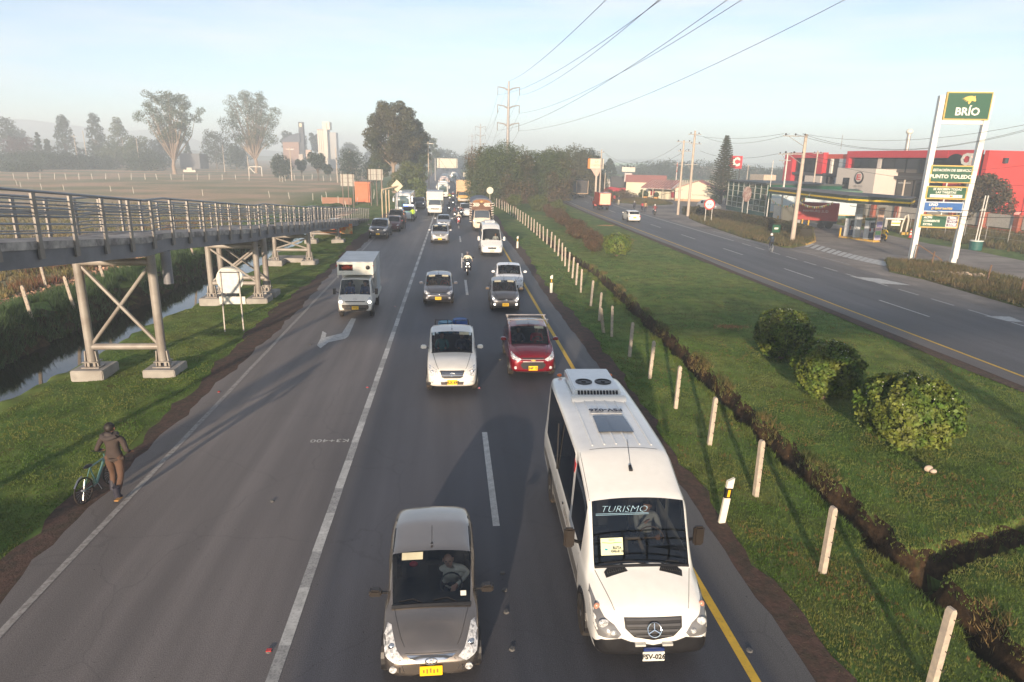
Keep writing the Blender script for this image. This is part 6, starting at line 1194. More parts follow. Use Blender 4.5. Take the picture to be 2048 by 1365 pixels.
# three tall eucalypts
E1 = G(345, 349).xy; tree('tall fan shaped eucalyptus with many thin pale limbs standing alone in the mist', (-99.5, 258, 0), 28, 25, LM1, 12500, .5, 1, 'eucalyptus_tree', bark=BARKP, crown0=.36, nc=130, shape='vase', cl=.085, r0=.7, zsplit=.2)
tree('tall lopsided eucalyptus with three pale trunks and open crown left of the silos', (-79.5, 290, 0), 32, 23, LM1, 13000, .5, 2, 'eucalyptus_tree', bark=BARKP, crown0=.30, nc=90, shape='round', cl=.115, r0=.75, zsplit=.22)
tree('huge dense eucalyptus with bronze foliage standing by the road', (-12.2, 152, 0), 19, 15.0, LM3, 26000, .42, 3, 'eucalyptus_tree', bark=BARKP, crown0=.34, nc=48, shape='round', cl=.135, r0=.42, zsplit=.4)
tree('dark half of the big roadside eucalyptus clump, behind its bronze neighbour', (-8.2, 158, 0), 16, 8, LM1, 12000, .42, 4, 'eucalyptus_tree', crown0=.25, nc=20, cl=.22, r0=.3)
tree('slender pale trunked tree left of the roadside eucalyptus', (-15.8, 160, 0), 9, 6, LM1, 4000, .4, 44, 'eucalyptus_tree', bark=BARKP, crown0=.35, nc=14, cl=.2)
tree('light green bushy tree filling the foot of the roadside eucalyptus', (-8.3, 140, 0), 6.5, 7, LM6, 9000, .35, 5, 'bushy_tree', crown0=.05, nc=16, cl=.26)
tree('shrub with yellow green blossom behind the coach', (-6.3, 128, 0), 3.6, 5, leafmat('blossom_leaves', (.08, .12, .03), (.22, .26, .07), sc=1.2), 5000, .28, 6, 'flowering_shrub', crown0=.05, nc=12, cl=.28)
# misty trees on the far left
far = [(5, 232, 'feathery dark tree cut by the left edge of the picture', 'dark_tree', 360, 40, 15, LM4, 'round'), (122, 228, 'tall dark cypress first of three in the mist', 'cypress_tree', 350, 70, 1, LM4, 'cone'), (185, 225, 'tall dark cypress in the middle of three in the mist', 'cypress_tree', 350, 64, 1, LM4, 'cone'), (232, 233, 'tall greenish cypress third of three in the mist', 'cypress_tree', 350, 66, 1, LM1, 'cone'),
       (38, 276, 'round purple leaved tree at the far left', 'plum_tree', 330, 66, 1, LM5, 'round'), (72, 262, 'thin pointed fir beside the purple tree', 'fir_tree', 320, 24, 1, LM4, 'cone'), (92, 276, 'second pointed fir right of the thin fir', 'fir_tree', 330, 26, 1, LM4, 'cone'), (272, 272, 'leafy tree left of the fan shaped eucalyptus', 'leafy_tree', 320, 46, 1, LM1, 'round'),
       (318, 282, 'low grey green tree behind the fan shaped eucalyptus', 'leafy_tree', 380, 60, 1, LM4, 'round'), (374, 282, 'small pointed tree between the two eucalypts', 'cypress_tree', 380, 22, 1, LM4, 'cone'), (428, 262, 'broad dark tree between the two eucalypts', 'dark_tree', 360, 52, 1, LM4, 'round'), (470, 290, 'low hazy tree left of the lopsided eucalyptus', 'dark_tree', 340, 50, 1, LM4, 'round'),
       (560, 312, 'round dark tree below the silos, left', 'round_tree', 225, 44, 1, LM2, 'round'), (634, 308, 'umbrella shaped dark tree in front of the silo tower', 'umbrella_tree', 215, 38, 1, LM2, 'umbrella'), (602, 322, 'small umbrella tree between the two dark trees', 'umbrella_tree', 240, 22, 1, LM2, 'umbrella'), (700, 300, 'broad dark tree behind the road boards', 'dark_tree', 200, 60, 1, LM2, 'round'),
       (655, 330, 'small dark tree right of the umbrella tree', 'umbrella_tree', 215, 20, 1, LM2, 'umbrella'), (745, 318, 'dark tree left of the roadside eucalyptus', 'dark_tree', 190, 34, 1, LM2, 'round'), (600, 268, 'pale hazy tree beside the old factory', 'hazy_tree', 520, 30, 1, LM4, 'round'), (628, 268, 'thin hazy tree between factory and silo tower', 'hazy_tree', 480, 18, 1, LM4, 'umbrella'), (700, 288, 'hazy tree right of the silo tower', 'hazy_tree', 520, 40, 1, LM4, 'round'), (740, 290, 'hazy pointed tree right of the silo tower', 'hazy_tree', 560, 30, 1, LM4, 'cone'),
       (862, 272, 'hazy tree behind the roadside utility poles', 'hazy_tree', 300, 34, 1, LM1, 'round'), (885, 300, 'low hazy tree beyond the gantry sign', 'hazy_tree', 420, 50, 1, LM4, 'round'), (930, 318, 'low hazy trees at the end of the road', 'hazy_tree', 480, 70, 1, LM4, 'round'), (575, 262, 'hazy tree left of the factory tower', 'hazy_tree', 460, 30, 1, LM4, 'round'), (30, 262, 'hazy umbrella tree behind the purple tree', 'hazy_tree', 420, 40, 1, LM4, 'umbrella')]
for i, (px, pt, lb, nm, Y, wpx, dd, lm, sh) in enumerate(far):
    top = Vp(px, pt, Y); wd = wpx * Y / FPX * 1.02; tree(lb, (top.x, Y, -.15), top.z + .15, wd, lm, int(1800 + wpx * 28), max(.4, Y * .0022), 50 + i, nm, crown0=.12 if sh != 'umbrella' else .45, nc=18 if sh != 'cone' else 24, shape=sh, cl=.26 if sh != 'cone' else .16, r0=wd * .03)
for i, (px, pt, lb, Y, wpx) in enumerate([(15, 315, 'long dark hedge tree row, first at the left edge', 290, 60), (60, 312, 'dark hedge tree, second from the left edge', 290, 56), (100, 316, 'dark hedge tree, third from the left edge', 290, 50), (150, 318, 'brownish tree right of the dark hedge trees', 300, 60), (195, 322, 'dark shrub tree under the middle cypress', 310, 56), (235, 300, 'pale green tree under the third cypress', 330, 60), (290, 315, 'low shrub tree left of the eucalyptus trunk', 300, 60), (35, 338, 'low spreading tree beside the far lane', 255, 50)]):
    top = Vp(px, pt, Y); wd = wpx * Y / FPX * 1.2; tree(lb, (top.x, Y, -.15), top.z + .2, wd, LM2 if i != 5 else LM1, 4200, .7, 90 + i, 'hedge_tree', crown0=.28, nc=14, shape='round', cl=.30, r0=.2)
shr = tree('lone dark shrub behind the ramp railing', Vp(222, 400, 105).to_tuple()[:2] + (-.3,), 4.3, 3.2, leafmat('shrub_leaves', (.05, .07, .02), (.08, .09, .03)), 3000, .22, 120, 'shrub', 'shrub', crown0=.02, nc=12, cl=.26); shr.location = (-67, 92, -.3)
# big round trees in the median
def massive(label, loc, h, wd, lm, n, ls, seed, rd=1.0, brown=None):
    t = thing('round_tree', loc, label, 'tree'); rg = np.random.default_rng(seed); clumps = []
    for i in range(46):
        a = i * 2.399; u = (i + .5) / 46; z = .06 + .86 * u; rr = (1 - ((z - .40) / .62) ** 2) ** .5 if abs(z - .40) < .62 else .1; R0 = wd / 2 * rr * rg.uniform(.55, .82); c = wd * .15 * rg.uniform(.7, 1.25)
        clumps.append(((math.cos(a) * R0, math.sin(a) * R0 * rd, h * z), (c, c, c * .9)))
    C, d = clumpcloud(rg, clumps, n); C[:, 2] = np.maximum(C[:, 2], .25 + rg.uniform(0, .4, n)); leaves('crown', C, ls, lm, t, seed, norm=d + np.array([0, 0, .3]), jit=.7, asp=.4)
    limbs(t, (0, 0, 0), [(c[0][0] * .7, c[0][1] * .7, c[0][2]) for c in clumps[10:40:4]], .35, BARK, seed=seed); return t
WIL = leafmat('willow_leaves', (.085, .115, .038), (.165, .095, .058), sc=.16, lo=.46, hi=.66, isl=.35)
massive('large round tree with rusty tinged foliage, left of the pair in the median', (8.6, 118.5, 0), 9.7, 13.0, WIL, 34000, .34, 7)
massive('large round tree with rusty tinged foliage, right of the pair in the median', (17.4, 127, 0), 8.9, 12.6, WIL, 34000, .36, 8)
massive('lighter olive tree behind the median pair, right side', (27.5, 158, 0), 10.0, 16, leafmat('olive_leaves', (.085, .095, .035), (.12, .105, .05), sc=.15), 22000, .45, 9)
massive('small dark pointed tree at the right end of the median clump', (34.5, 170, 0), 10.5, 9, LM2, 9000, .45, 10)
massive('low olive shrubbery under the lighter tree beside the far road', (36, 172, 0), 5.0, 9, MC['olive_leaves'], 9000, .45, 12)
massive('hazy tree closing the median behind the big pair', (11, 190, 0), 9.0, 16, LM1, 9000, .5, 11)
# round bushes on the mound
BUL = leafmat('hibiscus_leaves', (.075, .135, .022), (.16, .185, .035), sc=1.6, lo=.40, hi=.60, isl=.5, tr=.22, var=.25)
def bush(label, x, y, wd, h, n, ls, seed, flat=1.0):
    z = float(hz(x, y)); t = thing('round_bush', (x, y, z), label, 'bush', 0, 'round bushes on the median mound'); rg = np.random.default_rng(seed); d = rg.normal(0, 1, (n, 3)); d /= np.linalg.norm(d, axis=1)[:, None]
    az = np.arctan2(d[:, 1], d[:, 0]); lump = 1 + .06 * np.sin(az * 4 + seed) + .06 * np.sin(az * 9 + d[:, 2] * 7 + seed * 2) + .05 * np.sin(d[:, 2] * 11 + az * 3) - .05 * np.maximum(0, np.sin(az * 13 + seed) * np.sin(d[:, 2] * 15 + seed))
    e = .85; dd = np.sign(d) * np.abs(d) ** e; dd[:, 2] *= np.where(d[:, 2] < 0, .96, 1.0)
    r = (1 - np.abs(rg.normal(0, .055, n)) + .05 * rg.uniform(0, 1, n) ** 6) * lump; C = dd * r[:, None] * np.array([wd / 2, wd / 2, h * .46]); C[:, 2] += h * .53
    keep = C[:, 2] > .12; C, d = C[keep], d[keep]; nn = d.copy(); nn[:, 2] += .35
    leaves('foliage', C, ls, BUL, t, seed, asp=.78, norm=nn, jit=1.0)
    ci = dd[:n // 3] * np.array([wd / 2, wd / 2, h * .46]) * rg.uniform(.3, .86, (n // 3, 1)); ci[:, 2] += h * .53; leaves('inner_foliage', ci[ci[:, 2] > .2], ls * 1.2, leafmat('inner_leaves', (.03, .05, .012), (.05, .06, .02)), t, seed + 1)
    b = MB()
    for k in range(9): a = k * .7; b.tube([(0, 0, -.1), (math.cos(a) * wd * .12, math.sin(a) * wd * .12, h * .25), (math.cos(a) * wd * .3, math.sin(a) * wd * .3, h * .6)], [.04, .03, .012], 6)
    st_ = b.build('stems', BARK, t); st_['kind'] = 'stuff'
    k = 70; a = rg.uniform(0, 6.28, k); el = rg.uniform(.3, 1.5, k); P = np.stack([np.cos(a) * np.cos(el) * wd / 2, np.sin(a) * np.cos(el) * wd / 2, np.sin(el) * h * .47 + h * .56], -1) * np.array([1.03, 1.03, 1.0])
    fl = leaves('flowers', P, .045, mat('pale_flower', (.6, .6, .5), r=.6), t, seed + 2); fl['kind'] = 'stuff'; return t
bush('largest round bush nearest the camera, covered in broad yellow green leaves', 12.62, 16.1, 2.35, 2.05, 12500, .12, 11)
bush('middle round bush with white blossoms, brown soil at its foot', 12.5, 20.0, 2.0, 1.95, 11500, .105, 12)
bush('round bush with shaded lower half, third from the camera', 13.3, 24.6, 2.15, 2.0, 12000, .10, 13)
bush('small isolated round bush near the end of the shrub row', 13.65, 53.6, 2.2, 1.85, 5200, .13, 14)
# row of dry brown shrubs
DRYL = leafmat('dry_shrub_leaves', (.15, .085, .045), (.085, .075, .035), sc=.8, isl=.4)
yy_ = 56.5; k = 0
while yy_ < 99:
    x = float(np.interp(yy_, [56, 66, 80, 90, 99], [12.6, 13.0, 13.4, 13.8, 14.4])); s = rnd.uniform(.85, 1.25); t = thing('dry_shrub', (x + rnd.uniform(-.3, .3), yy_, float(hz(x, yy_))), 'dry brown shrub in the diagonal row across the median', 'shrub', 0, 'dry shrubs in a row'); rg = np.random.default_rng(200 + k)
    cl_ = [((rg.uniform(-.5, .5), rg.uniform(-.6, .6), rg.uniform(.4, .95)), (.6, .6, .5)) for _ in range(6)]; C, d = clumpcloud(rg, cl_, 2300); kp = C[:, 2] > .05; leaves('foliage', C[kp], .11, DRYL, t, 200 + k, norm=d[kp]); t.scale = (s, s * 1.1, s); yy_ += 2.35; k += 1
    b = MB()
    for q in range(5): b.tube([(0, 0, -.1), (.3 * math.cos(q * 1.3), .3 * math.sin(q * 1.3), .7)], [.03, .01], 5)
    b.build('stems', BARK, t)['kind'] = 'stuff'
tree('yellow green clipped shrub at the far end of the dry row', (15.6, 97, 0), 1.9, 2.8, LM6, 4000, .16, 130, 'clipped_shrub', 'shrub', crown0=.1, nc=12, cl=.26)
tree('second yellow green shrub in front of the median trees', (13.4, 101.5, 0), 2.2, 3.4, LM6, 4000, .18, 131, 'clipped_shrub', 'shrub', crown0=.1, nc=12, cl=.26)
tree('flat topped yellow green shrub beside the fence posts', (9.5, 99, 0), 2.5, 2.6, LM6, 3000, .16, 132, 'clipped_shrub', 'shrub', crown0=.5, nc=10, shape='umbrella', cl=.25)
hay = thing('straw_heap', (15.9, 64.5, 0), 'flat heap of dry straw on the median grass', 'straw heap'); rg = np.random.default_rng(5); C = rg.normal(0, 1, (2500, 3)) * np.array([.95, .8, .12]); C[:, 2] = np.abs(C[:, 2]); leaves('straw', C, .22, mat('straw', (.36, .20, .09), r=.9, isl=.4), hay, 5, asp=.15, up=1.5)['kind'] = 'stuff'
for i, (px, py, s) in enumerate([(1462, 658, .5), (1212, 452, .6)]):
    g_ = G(px, py); h2 = thing('straw_heap', (g_.x, g_.y, float(hz(g_.x, g_.y))), ['small reddish straw patch left of the third bush', 'thin straw patch beside the shrub row'][i], 'straw heap'); C = rg.normal(0, 1, (700, 3)) * np.array([.8, .4, .04]) * s; C[:, 2] = np.abs(C[:, 2]); leaves('straw', C, .14, MC['straw'], h2, 6, asp=.15, up=1.5)['kind'] = 'stuff'
rk = thing('small_stone', (G(1855, 948).x, G(1855, 948).y, .1), 'pale stone lying on the grass behind the largest bush', 'stone'); b = MB(); b.ball((0, 0, .05), .12, .08, .09, 8, 6); b.ball((.05, -.12, .03), .09, .06, .06, 8, 6); b.build('stone', mat('pale_stone', (.5, .4, .32), r=.9, bump=.5), rk)
# rubble along the canal path
rb = thing('rubble_strip', (-23.0, 36, .05), 'strip of broken brick rubble along the path beyond the canal', 'rubble'); rg = np.random.default_rng(9); n = 2600; C = np.stack([rg.normal(0, .7, n), rg.uniform(-14, 22, n), rg.uniform(.0, .08, n)], -1); C[:, 2] += hz(C[:, 0] - 23, C[:, 1] + 36) - .05; q = leaves('rubble', C, .22, mat('brick_rubble', (.38, .22, .15), r=.95, isl=.6), rb, 3, up=1.2); q['kind'] = 'stuff'
PB2 = scatter(-33, -23.5, 18, 95, 12, yref=34, seed=61); tufts('rust_weeds', PB2[wob(PB2[:, 0], PB2[:, 1], .35, 2) > .1], .5, .035, leafmat('rust_weeds', (.20, .075, .04), (.13, .09, .04), sc=.4, isl=.4), 5, .8, seed=62)
PB3 = scatter(-60, -24, 22, 110, 6, yref=50, seed=63); tufts('pasture_grass', PB3, .35, .05, leafmat('pasture_blades', (.24, .18, .07), (.12, .13, .04), sc=.2, isl=.4), 5, .8, seed=64)
# ================================================================== TWO WHEELERS
def wheel2(b, y, r, w=.10, x=0):
    n = 20; b.tube([(x, y + r * .86 * math.cos(2 * math.pi * i / n), r + r * .86 * math.sin(2 * math.pi * i / n)) for i in range(n + 1)], w / 2 * 1.0, 6, cap=False); return b
def bicycle(label, loc, rz, fm, white=False, group=None):
    t = thing('bicycle', loc, label, 'bicycle', rz, group); r = .33
    for y in (-.52, .52):
        b = MB(); n = 24; b.tube([(0, y + r * .95 * math.cos(2 * math.pi * i / n), r + r * .95 * math.sin(2 * math.pi * i / n)) for i in range(n + 1)], .019, 6, cap=False); w_ = b.build('wheel', mat('pale_tyre', (.5, .5, .48)) if white else RUBBER, t)
        b = MB()
        for k in range(10): a = k * math.pi / 10; b.tube([(0, y - r * .92 * math.cos(a), r - r * .92 * math.sin(a)), (0, y + r * .92 * math.cos(a), r + r * .92 * math.sin(a))], .0025, 3, cap=False)
        b.lathe([(.03, -.05), (.03, .05)], (0, y, r), 8, 'x'); b.build('spokes', STEEL, w_)['kind'] = 'stuff'
    b = MB(); bb = (0, .06, .30); sp = (0, .20, .80); hd = (0, -.36, .82)
    for p, q, w_ in ((bb, sp, .018), (bb, hd, .034), (sp, hd, .022), (bb, (0, .52, r), .012), (sp, (0, .52, r), .012), (hd, (0, -.34, .92), .02)): b.tube([p, q], w_, 8)
    b.build('frame', fm, t); b = MB(); b.tube([(0, -.36, .80), (0, -.45, .45), (0, -.52, r)], .016, 6); b.build('fork', STEEL, t)
    b = MB(); b.tube([(-.28, -.30, 1.0), (-.08, -.36, .96), (.08, -.36, .96), (.28, -.30, 1.0)], .013, 6); b.build('handlebar', BLACK, t)
    b = MB(); b.ball((0, .26, .86), .075, .14, .035); b.build('saddle', BLACK, t)
    b = MB(); b.tube([(-.12, .06, .15), (-.04, .06, .30), (.04, .06, .30), (.12, .06, .45)], .011, 5); b.lathe([(.09, -.004), (.09, .004)], (.05, .06, .30), 14, 'x'); b.build('crank', STEEL, t)
    b = MB(); b.tube([(0, .80 - .0, r + .20), (0, .66, r + .34), (0, .50, r + .38)], .018, 6); b.build('mudguard', STEEL, t); return t
def motorbike(label, loc, rz, cm, scooter=False, group=None, lamp=1):
    t = thing('scooter' if scooter else 'motorcycle', loc, label, 'scooter' if scooter else 'motorcycle', rz, group); r = .25 if scooter else .29
    for y in (-.62, .62): b = MB(); wheel2(b, y, r, .10); w_ = b.build('wheel', RUBBER, t); b = MB(); b.lathe([(r * .7, -.02), (r * .7, .02)], (0, y, r), 14, 'x'); b.build('rim', BLACK, w_)
    b = MB(); b.ball((0, -.50, .78), .20, .20, .24, 14, 10); b.ball((0, -.60, .55), .14, .16, .16, 12, 8); b.build('front_fairing', cm, t)
    b = MB(); b.ball((0, -.60, .98), .16, .07, .16, 12, 8); b.build('windshield', DGLASS, t)
    b = MB(); b.tube([(-.06, -.52, .7), (-.07, -.62, r)], .025, 6); b.tube([(.06, -.52, .7), (.07, -.62, r)], .025, 6); b.build('fork', STEEL, t)['kind'] = 'stuff'
    b = MB(); b.ball((0, -.62, 2 * r + .02), .075, .22, .05); b.build('front_mudguard', cm, t)
    b = MB(); b.box(-.14, .14, -.35, .55, .26, .52); b.ball((0, -.10, .62), .17, .30, .16); b.build('engine_body', BLACK if not scooter else cm, t, bevel=.05)
    b = MB(); b.ball((0, .28, .76), .16, .46, .08); b.build('seat', BLACK, t)
    b = MB(); b.ball((0, .74, .74), .13, .18, .10); b.build('tail_body', cm, t); b = MB(); b.box(-.06, .06, .88, .92, .70, .78); b.build('tail_light', REDL, t)
    b = MB(); b.tube([(-.36, -.36, 1.04), (-.12, -.46, .98), (.12, -.46, .98), (.36, -.36, 1.04)], .016, 6); b.build('handlebar', BLACK, t)
    for s in (-1, 1):
        b = MB(); b.tube([(s * .26, -.42, 1.02), (s * .34, -.46, 1.18)], .008, 5); b.ball((s * .37, -.46, 1.20), .06, .02, .04); b.build('side_mirror', BLACK, t)
        b = MB(); b.ball((s * .10, -.69, .60), .045, .03, .04, 10, 6); b.build('headlight', LAMPON if lamp > 1 else LAMP, t)
    b = MB(); b.ball((0, -.69, .80), .10, .04, .07, 12, 8); b.build('main_lamp', LAMPON if lamp else LAMP, t); return t
def rider(m, label, top, pants=(.03, .035, .06), head='helmet', hc=(.03, .03, .03), pose='ride', h=.95, **k):
    return person(label, Vector(m.location), m.rotation_euler.z, pose, top=top, pants=pants, head=head, hcol=hc, h=h, **k)
BM = paint('black_bike', (.02, .022, .03), .2, .25)
m = motorbike('black maxi scooter with two lit lamps riding between the lanes', (1.16, 45.2, 0), 0, BM, True, lamp=2); b = MB(); b.box(-.42, -.36, .1, .5, .35, 1.15); b.build('side_pannier', mat('pannier_grey', (.4, .42, .45), r=.4), m, bevel=.02)
rider(m, 'motorcyclist in a bright cream shirt and patterned helmet on the black scooter', (.70, .66, .50), hc=(.10, .09, .10))
m = motorbike('red and white scooter in the middle of the queue', (.97, 79.2, 0), 0, paint('scooter_red', (.45, .03, .03)), True); rider(m, 'rider in a white shirt and white helmet on the red scooter', (.66, .62, .55), hc=(.7, .7, .66))
for (x, y, lb, tp, hc) in ((.55, 86, 'behind the red scooter, left', (.12, .05, .04), (.2, .05, .05)), (1.45, 90, 'behind the red scooter, right', (.20, .07, .05), (.05, .05, .06)), (-.15, 97, 'with a lit lamp right of the box truck', (.04, .05, .08), (.03, .03, .04)), (.45, 109, 'beside the pale bus in the centre gap', (.05, .06, .10), (.04, .04, .05)), (-.1, 122, 'by the lime vest rider', (.45, .6, .08), (.4, .12, .05)), (.55, 128, 'left of the yellow truck', (.3, .05, .04), (.5, .5, .5)), (2.1, 95.5, 'squeezed left of the stake truck', (.08, .03, .05), (.5, .5, .48)), (-4.3, 108, 'beside the dark blue SUV', (.05, .05, .05), (.03, .03, .03))):
    m = motorbike('dark motorcycle ' + lb, (x, y, 0), 0, BM, lamp=1); rider(m, 'rider on the motorcycle ' + lb, tp, hc=hc)
person('traffic officer in a lime vest standing beside the patrol SUV', (-4.55, 82.6, 0), .1, 'stand', top=(.50, .75, .04), pants=(.02, .025, .03), head='cap', hcol=(.03, .04, .03))
person('man in dark clothes standing between the black SUV and the officer', (-5.35, 78.6, 0), .4, 'stand', top=(.03, .03, .035), pants=(.025, .025, .03))
person('second man in dark clothes by the parked maroon car', (-5.05, 74.5, 0), -.6, 'stand', top=(.05, .04, .05), pants=(.03, .03, .04))
# man pushing a bicycle on the dirt verge
wk = person('man in a brown hooded jacket pushing a bicycle along the dirt verge, seen from behind', (-7.62, 14.55, 0), math.pi - .05, 'stand', top=(.048, .034, .030), pants=(.10, .055, .036), shoe=(.045, .045, .06), hair=(.01, .01, .01), h=1.0, hands=True, face=True,  # jacket darkened, the shade on the man put into the cloth
    mod=dict(hpL=(.10, 0, .93), knL=(.14, -.12, .50), anL=(.17, -.10, .10), toL=(.19, -.26, .05), knR=(-.10, .05, .50), anR=(-.12, .30, .16), toR=(-.12, .16, .05), elR=(-.30, .08, 1.14), wrR=(-.22, -.16, 1.02), elL=(.29, .05, 1.15), wrL=(.37, -.22, 1.02), hd=(.03, -.05, 1.63)))
wk.scale = (1.16, 1.1, 1.0)
b = MB(); b.tube([(-.12, .08, 1.50), (-.08, .12, 1.48), (0, .14, 1.46), (.08, .12, 1.48), (.12, .08, 1.50), (.10, .0, 1.52), (0, -.03, 1.52), (-.10, .0, 1.52), (-.12, .08, 1.50)], .058, 8); b.ball((0, .09, 1.53), .085, .055, .065); b.build('hood', mat('hood_cloth', (.055, .045, .045), r=.9), wk)
b = MB(); b.tube([(-.165, 0, .93), (0, .125, .93), (.165, 0, .93), (0, -.11, .93), (-.165, 0, .93)], .045, 8); b.build('jacket_hem', cloth('hem', (.062, .045, .038)), wk)
for s, an in ((1, (.17, -.10, .10)), (-1, (-.12, .30, .16))): b = MB(); b.tube([(an[0], an[1], an[2] - .02), (an[0], an[1] - .02 * s, an[2] + .22)], [.062, .066], 10); b.build('boot', mat('dark_boot', (.03, .03, .045), r=.5), wk)
b = MB(); b.box(-.165, -.07, .20, .38, .05, .075); b.build('boot_sole', mat('tan_sole', (.45, .24, .08), r=.8), wk, bevel=.01)
bc = G(160, 1010); bicycle('pale green bicycle being pushed on the dirt verge by the man in brown', (bc.x + .14, bc.y + .58, -.02), math.pi - .16, mat('pale_green_frame', (.12, .25, .22), r=.35, coat=.5)).scale = (.92, .92, .92)
# ---- far carriageway
t, bvh, inf = car('white hatchback driving away on the far carriageway', (24.0, 85.6 + 4.0, 0), math.pi - .02, L=3.95, W=1.66, H=1.44, pm=paint('hatch_white', (.78, .76, .70), 0, .25, .1), emb=None, pl=None, near=1, glassm=TINT, name='hatchback', hatch_y=.6)
plate(t, 0, 3.99, .62, None, w=.36, h=.15)
REDP = paint('truck_red', (.42, .035, .02), 0, .4, .3)
t, bvh = cabover('red box truck with cream rear door driving away on the far carriageway', (24.6, 111.6, 0), math.pi, 1.75, 2.0, 4, 2.6, REDP, None)
b = MB(); b.box(-.95, .95, 1.75, 5.6, .85, 2.75); b.build('cargo_box', REDP, t, bevel=.02); b = MB(); b.box(-.84, .84, 5.6, 5.64, .95, 2.66); b.build('rear_door', mat('cream_door', (.68, .55, .38), r=.5), t); plate(t, 0, 5.66, 1.05, None, mat('pale_plate2', (.6, .6, .5)), w=.4, h=.16)
t, bvh = cabover('flatbed truck with tall dark tarpaulin stake body driving away', (27.3, 146.5, 0), math.pi, 2.1, 2.3, 5, 3.2, paint('tan_truck', (.35, .25, .15)), None)
b = MB(); b.box(-1.2, 1.2, 1.7, 7.4, 1.1, 3.6); b.build('dark_tarpaulin_body', mat('charcoal_boards', (.045, .045, .05), r=.8, c2=(.09, .075, .065), sc2=3), t); b = MB(); b.box(-1.25, 1.25, 1.7, 7.5, .92, 1.1); b.build('deck', mat('tan_deck', (.4, .28, .17)), t)
for x in (-1.2, 1.2): b = MB(); b.box(x - .06, x + .06, 7.4, 7.5, 1.1, 3.65); b.build('corner_post', MC['tan_deck'], t)
for i, (px, py, lb, tp, hc, hd_) in enumerate([(1541, 503, 'cyclist with a dark backpack and white helmet on the far lane edge', (.03, .05, .07), (.7, .7, .66), 'helmet'), (1268, 423, 'cyclist in dark clothes behind the white hatchback', (.04, .04, .05), (.4, .4, .4), 'helmet'), (1309, 431, 'motorcyclist in a dark red jacket and white helmet at the far verge', (.25, .05, .05), (.7, .65, .6), 'helmet'), (1284, 425, 'cyclist in a red jacket beside the walker in tan', (.45, .04, .05), (.05, .05, .05), 'hair')]):
    g_ = G(px, py)
    if i == 2: bk = motorbike('small white motorcycle at the far verge', (g_.x, g_.y, 0), math.pi - .2, VW)
    else: bk = bicycle(['white wheeled racing bicycle on the far lane edge', 'dark bicycle behind the white hatchback', '', 'bicycle of the cyclist in red'][i], (g_.x, g_.y, 0), (math.pi - .25) if i == 0 else math.pi - .2, BLACK, white=(i == 0))
    p_ = rider(bk, lb, tp, hc=hc, head=hd_, pose='cycle' if i != 2 else 'ride', h=1.0)
    if i == 0: b = MB(); b.ball((0, .16, 1.18), .15, .10, .22); b.build('backpack', mat('teal_backpack', (.02, .04, .06)), p_)
for px, py, lb, tp, pt, rz in [(1290, 426, 'pedestrian in a tan jacket walking along the far verge', (.42, .26, .14), (.03, .03, .04), 2.6), (1237, 411, 'pedestrian in a dark top and cream trousers on the far verge', (.06, .06, .07), (.5, .45, .35), .4), (1228, 408, 'pedestrian in red beside the red box truck', (.4, .06, .05), (.05, .05, .07), 3.0), (1142, 378, 'pedestrian in red behind the flatbed truck', (.5, .03, .05), (.05, .05, .05), 0), (1146, 379, 'pedestrian in white behind the flatbed truck', (.6, .6, .58), (.1, .1, .1), 0), (1222, 398, 'pedestrian in dark red among the roadside weeds', (.25, .03, .03), (.04, .03, .05), 0)]:
    g_ = G(px, py); person(lb, (g_.x, g_.y, .0), rz, 'stand', top=tp, pants=pt)
# ================================================================== POLES, WIRES, PYLONS
PCN = mat('pole_concrete', (.50, .42, .34), r=.85, var=.1, sc=2); INS = mat('insulator', (.05, .04, .045), r=.4)
def pole(label, base, h, arms=(), lean=0, r=.17, m=PCN, group=None, side=0):
    """arms: (height, length, offset, insulators)"""
    t = thing('utility_pole', base, label, 'utility pole', 0, group); b = MB(); b.tube([(0, 0, -.3), (0, 0, h)], [r, r * .6], 10); b.build('shaft', m, t)
    for z, ln, of, ni in arms:
        b = MB(); b.obox((of - ln / 2, 0, z), (of + ln / 2, 0, z), .10, .10); ar = b.build('crossarm', GALV, t, smooth=False)
        for k in range(ni):
            x = of - ln / 2 + ln * (k + .3) / max(1, ni - .4); b = MB(); b.ball((x, 0, z + .17), .10, .10, .09, 8, 6); b.tube([(x, 0, z), (x, 0, z + .15)], .03, 5); b.build('insulator', INS, ar)
        if of: b = MB(); b.obox((0, 0, z - 1.0), (of - ln * .25, 0, z - .05), .05, .05); b.build('stay', GALV, t, smooth=False)
    t.rotation_euler = (0, lean, 0); return t
pole('tall concrete pole with two offset crossarms on the island by the cyclist', (35.15, 65.8, 0), 10.6, [(10.4, 2.6, -1.1, 3), (8.7, 2.3, -1.0, 3)], r=.24)
pole('right one of two concrete poles standing together with transformer arms', (35.1, 97, 0), 12.1, [(11.6, 1.9, 0, 2), (10.3, 1.8, .2, 2), (7.4, 2.0, -.2, 2)], r=.22)
pole('left one of two concrete poles standing together, slightly shorter', (34.4, 99.4, 0), 10.8, [(10.6, 2.2, 0, 3), (9.3, 2.0, .2, 2)], r=.2)
pole('thin pole in front of the orange and white billboard', (32.3, 145, 0), 10.0, [(9.4, 1.4, 0, 2)], r=.19)
pole('short dark pole beside the tall thin one', (34.5, 150, 0), 5.2, [], r=.13); pole('leaning pole in front of the olive trees by the far road', (25.6, 163, 0), 9.6, [], lean=.02, r=.17)
P3 = Vp(1525, 432, 82); pole('white lit pole with insulators beside the green shop', (44.8, 88, 0), 9.2, [(9.0, 2.0, -.3, 3), (8.2, 1.6, -.3, 0)], r=.15, m=mat('white_pole', (.62, .60, .55)))
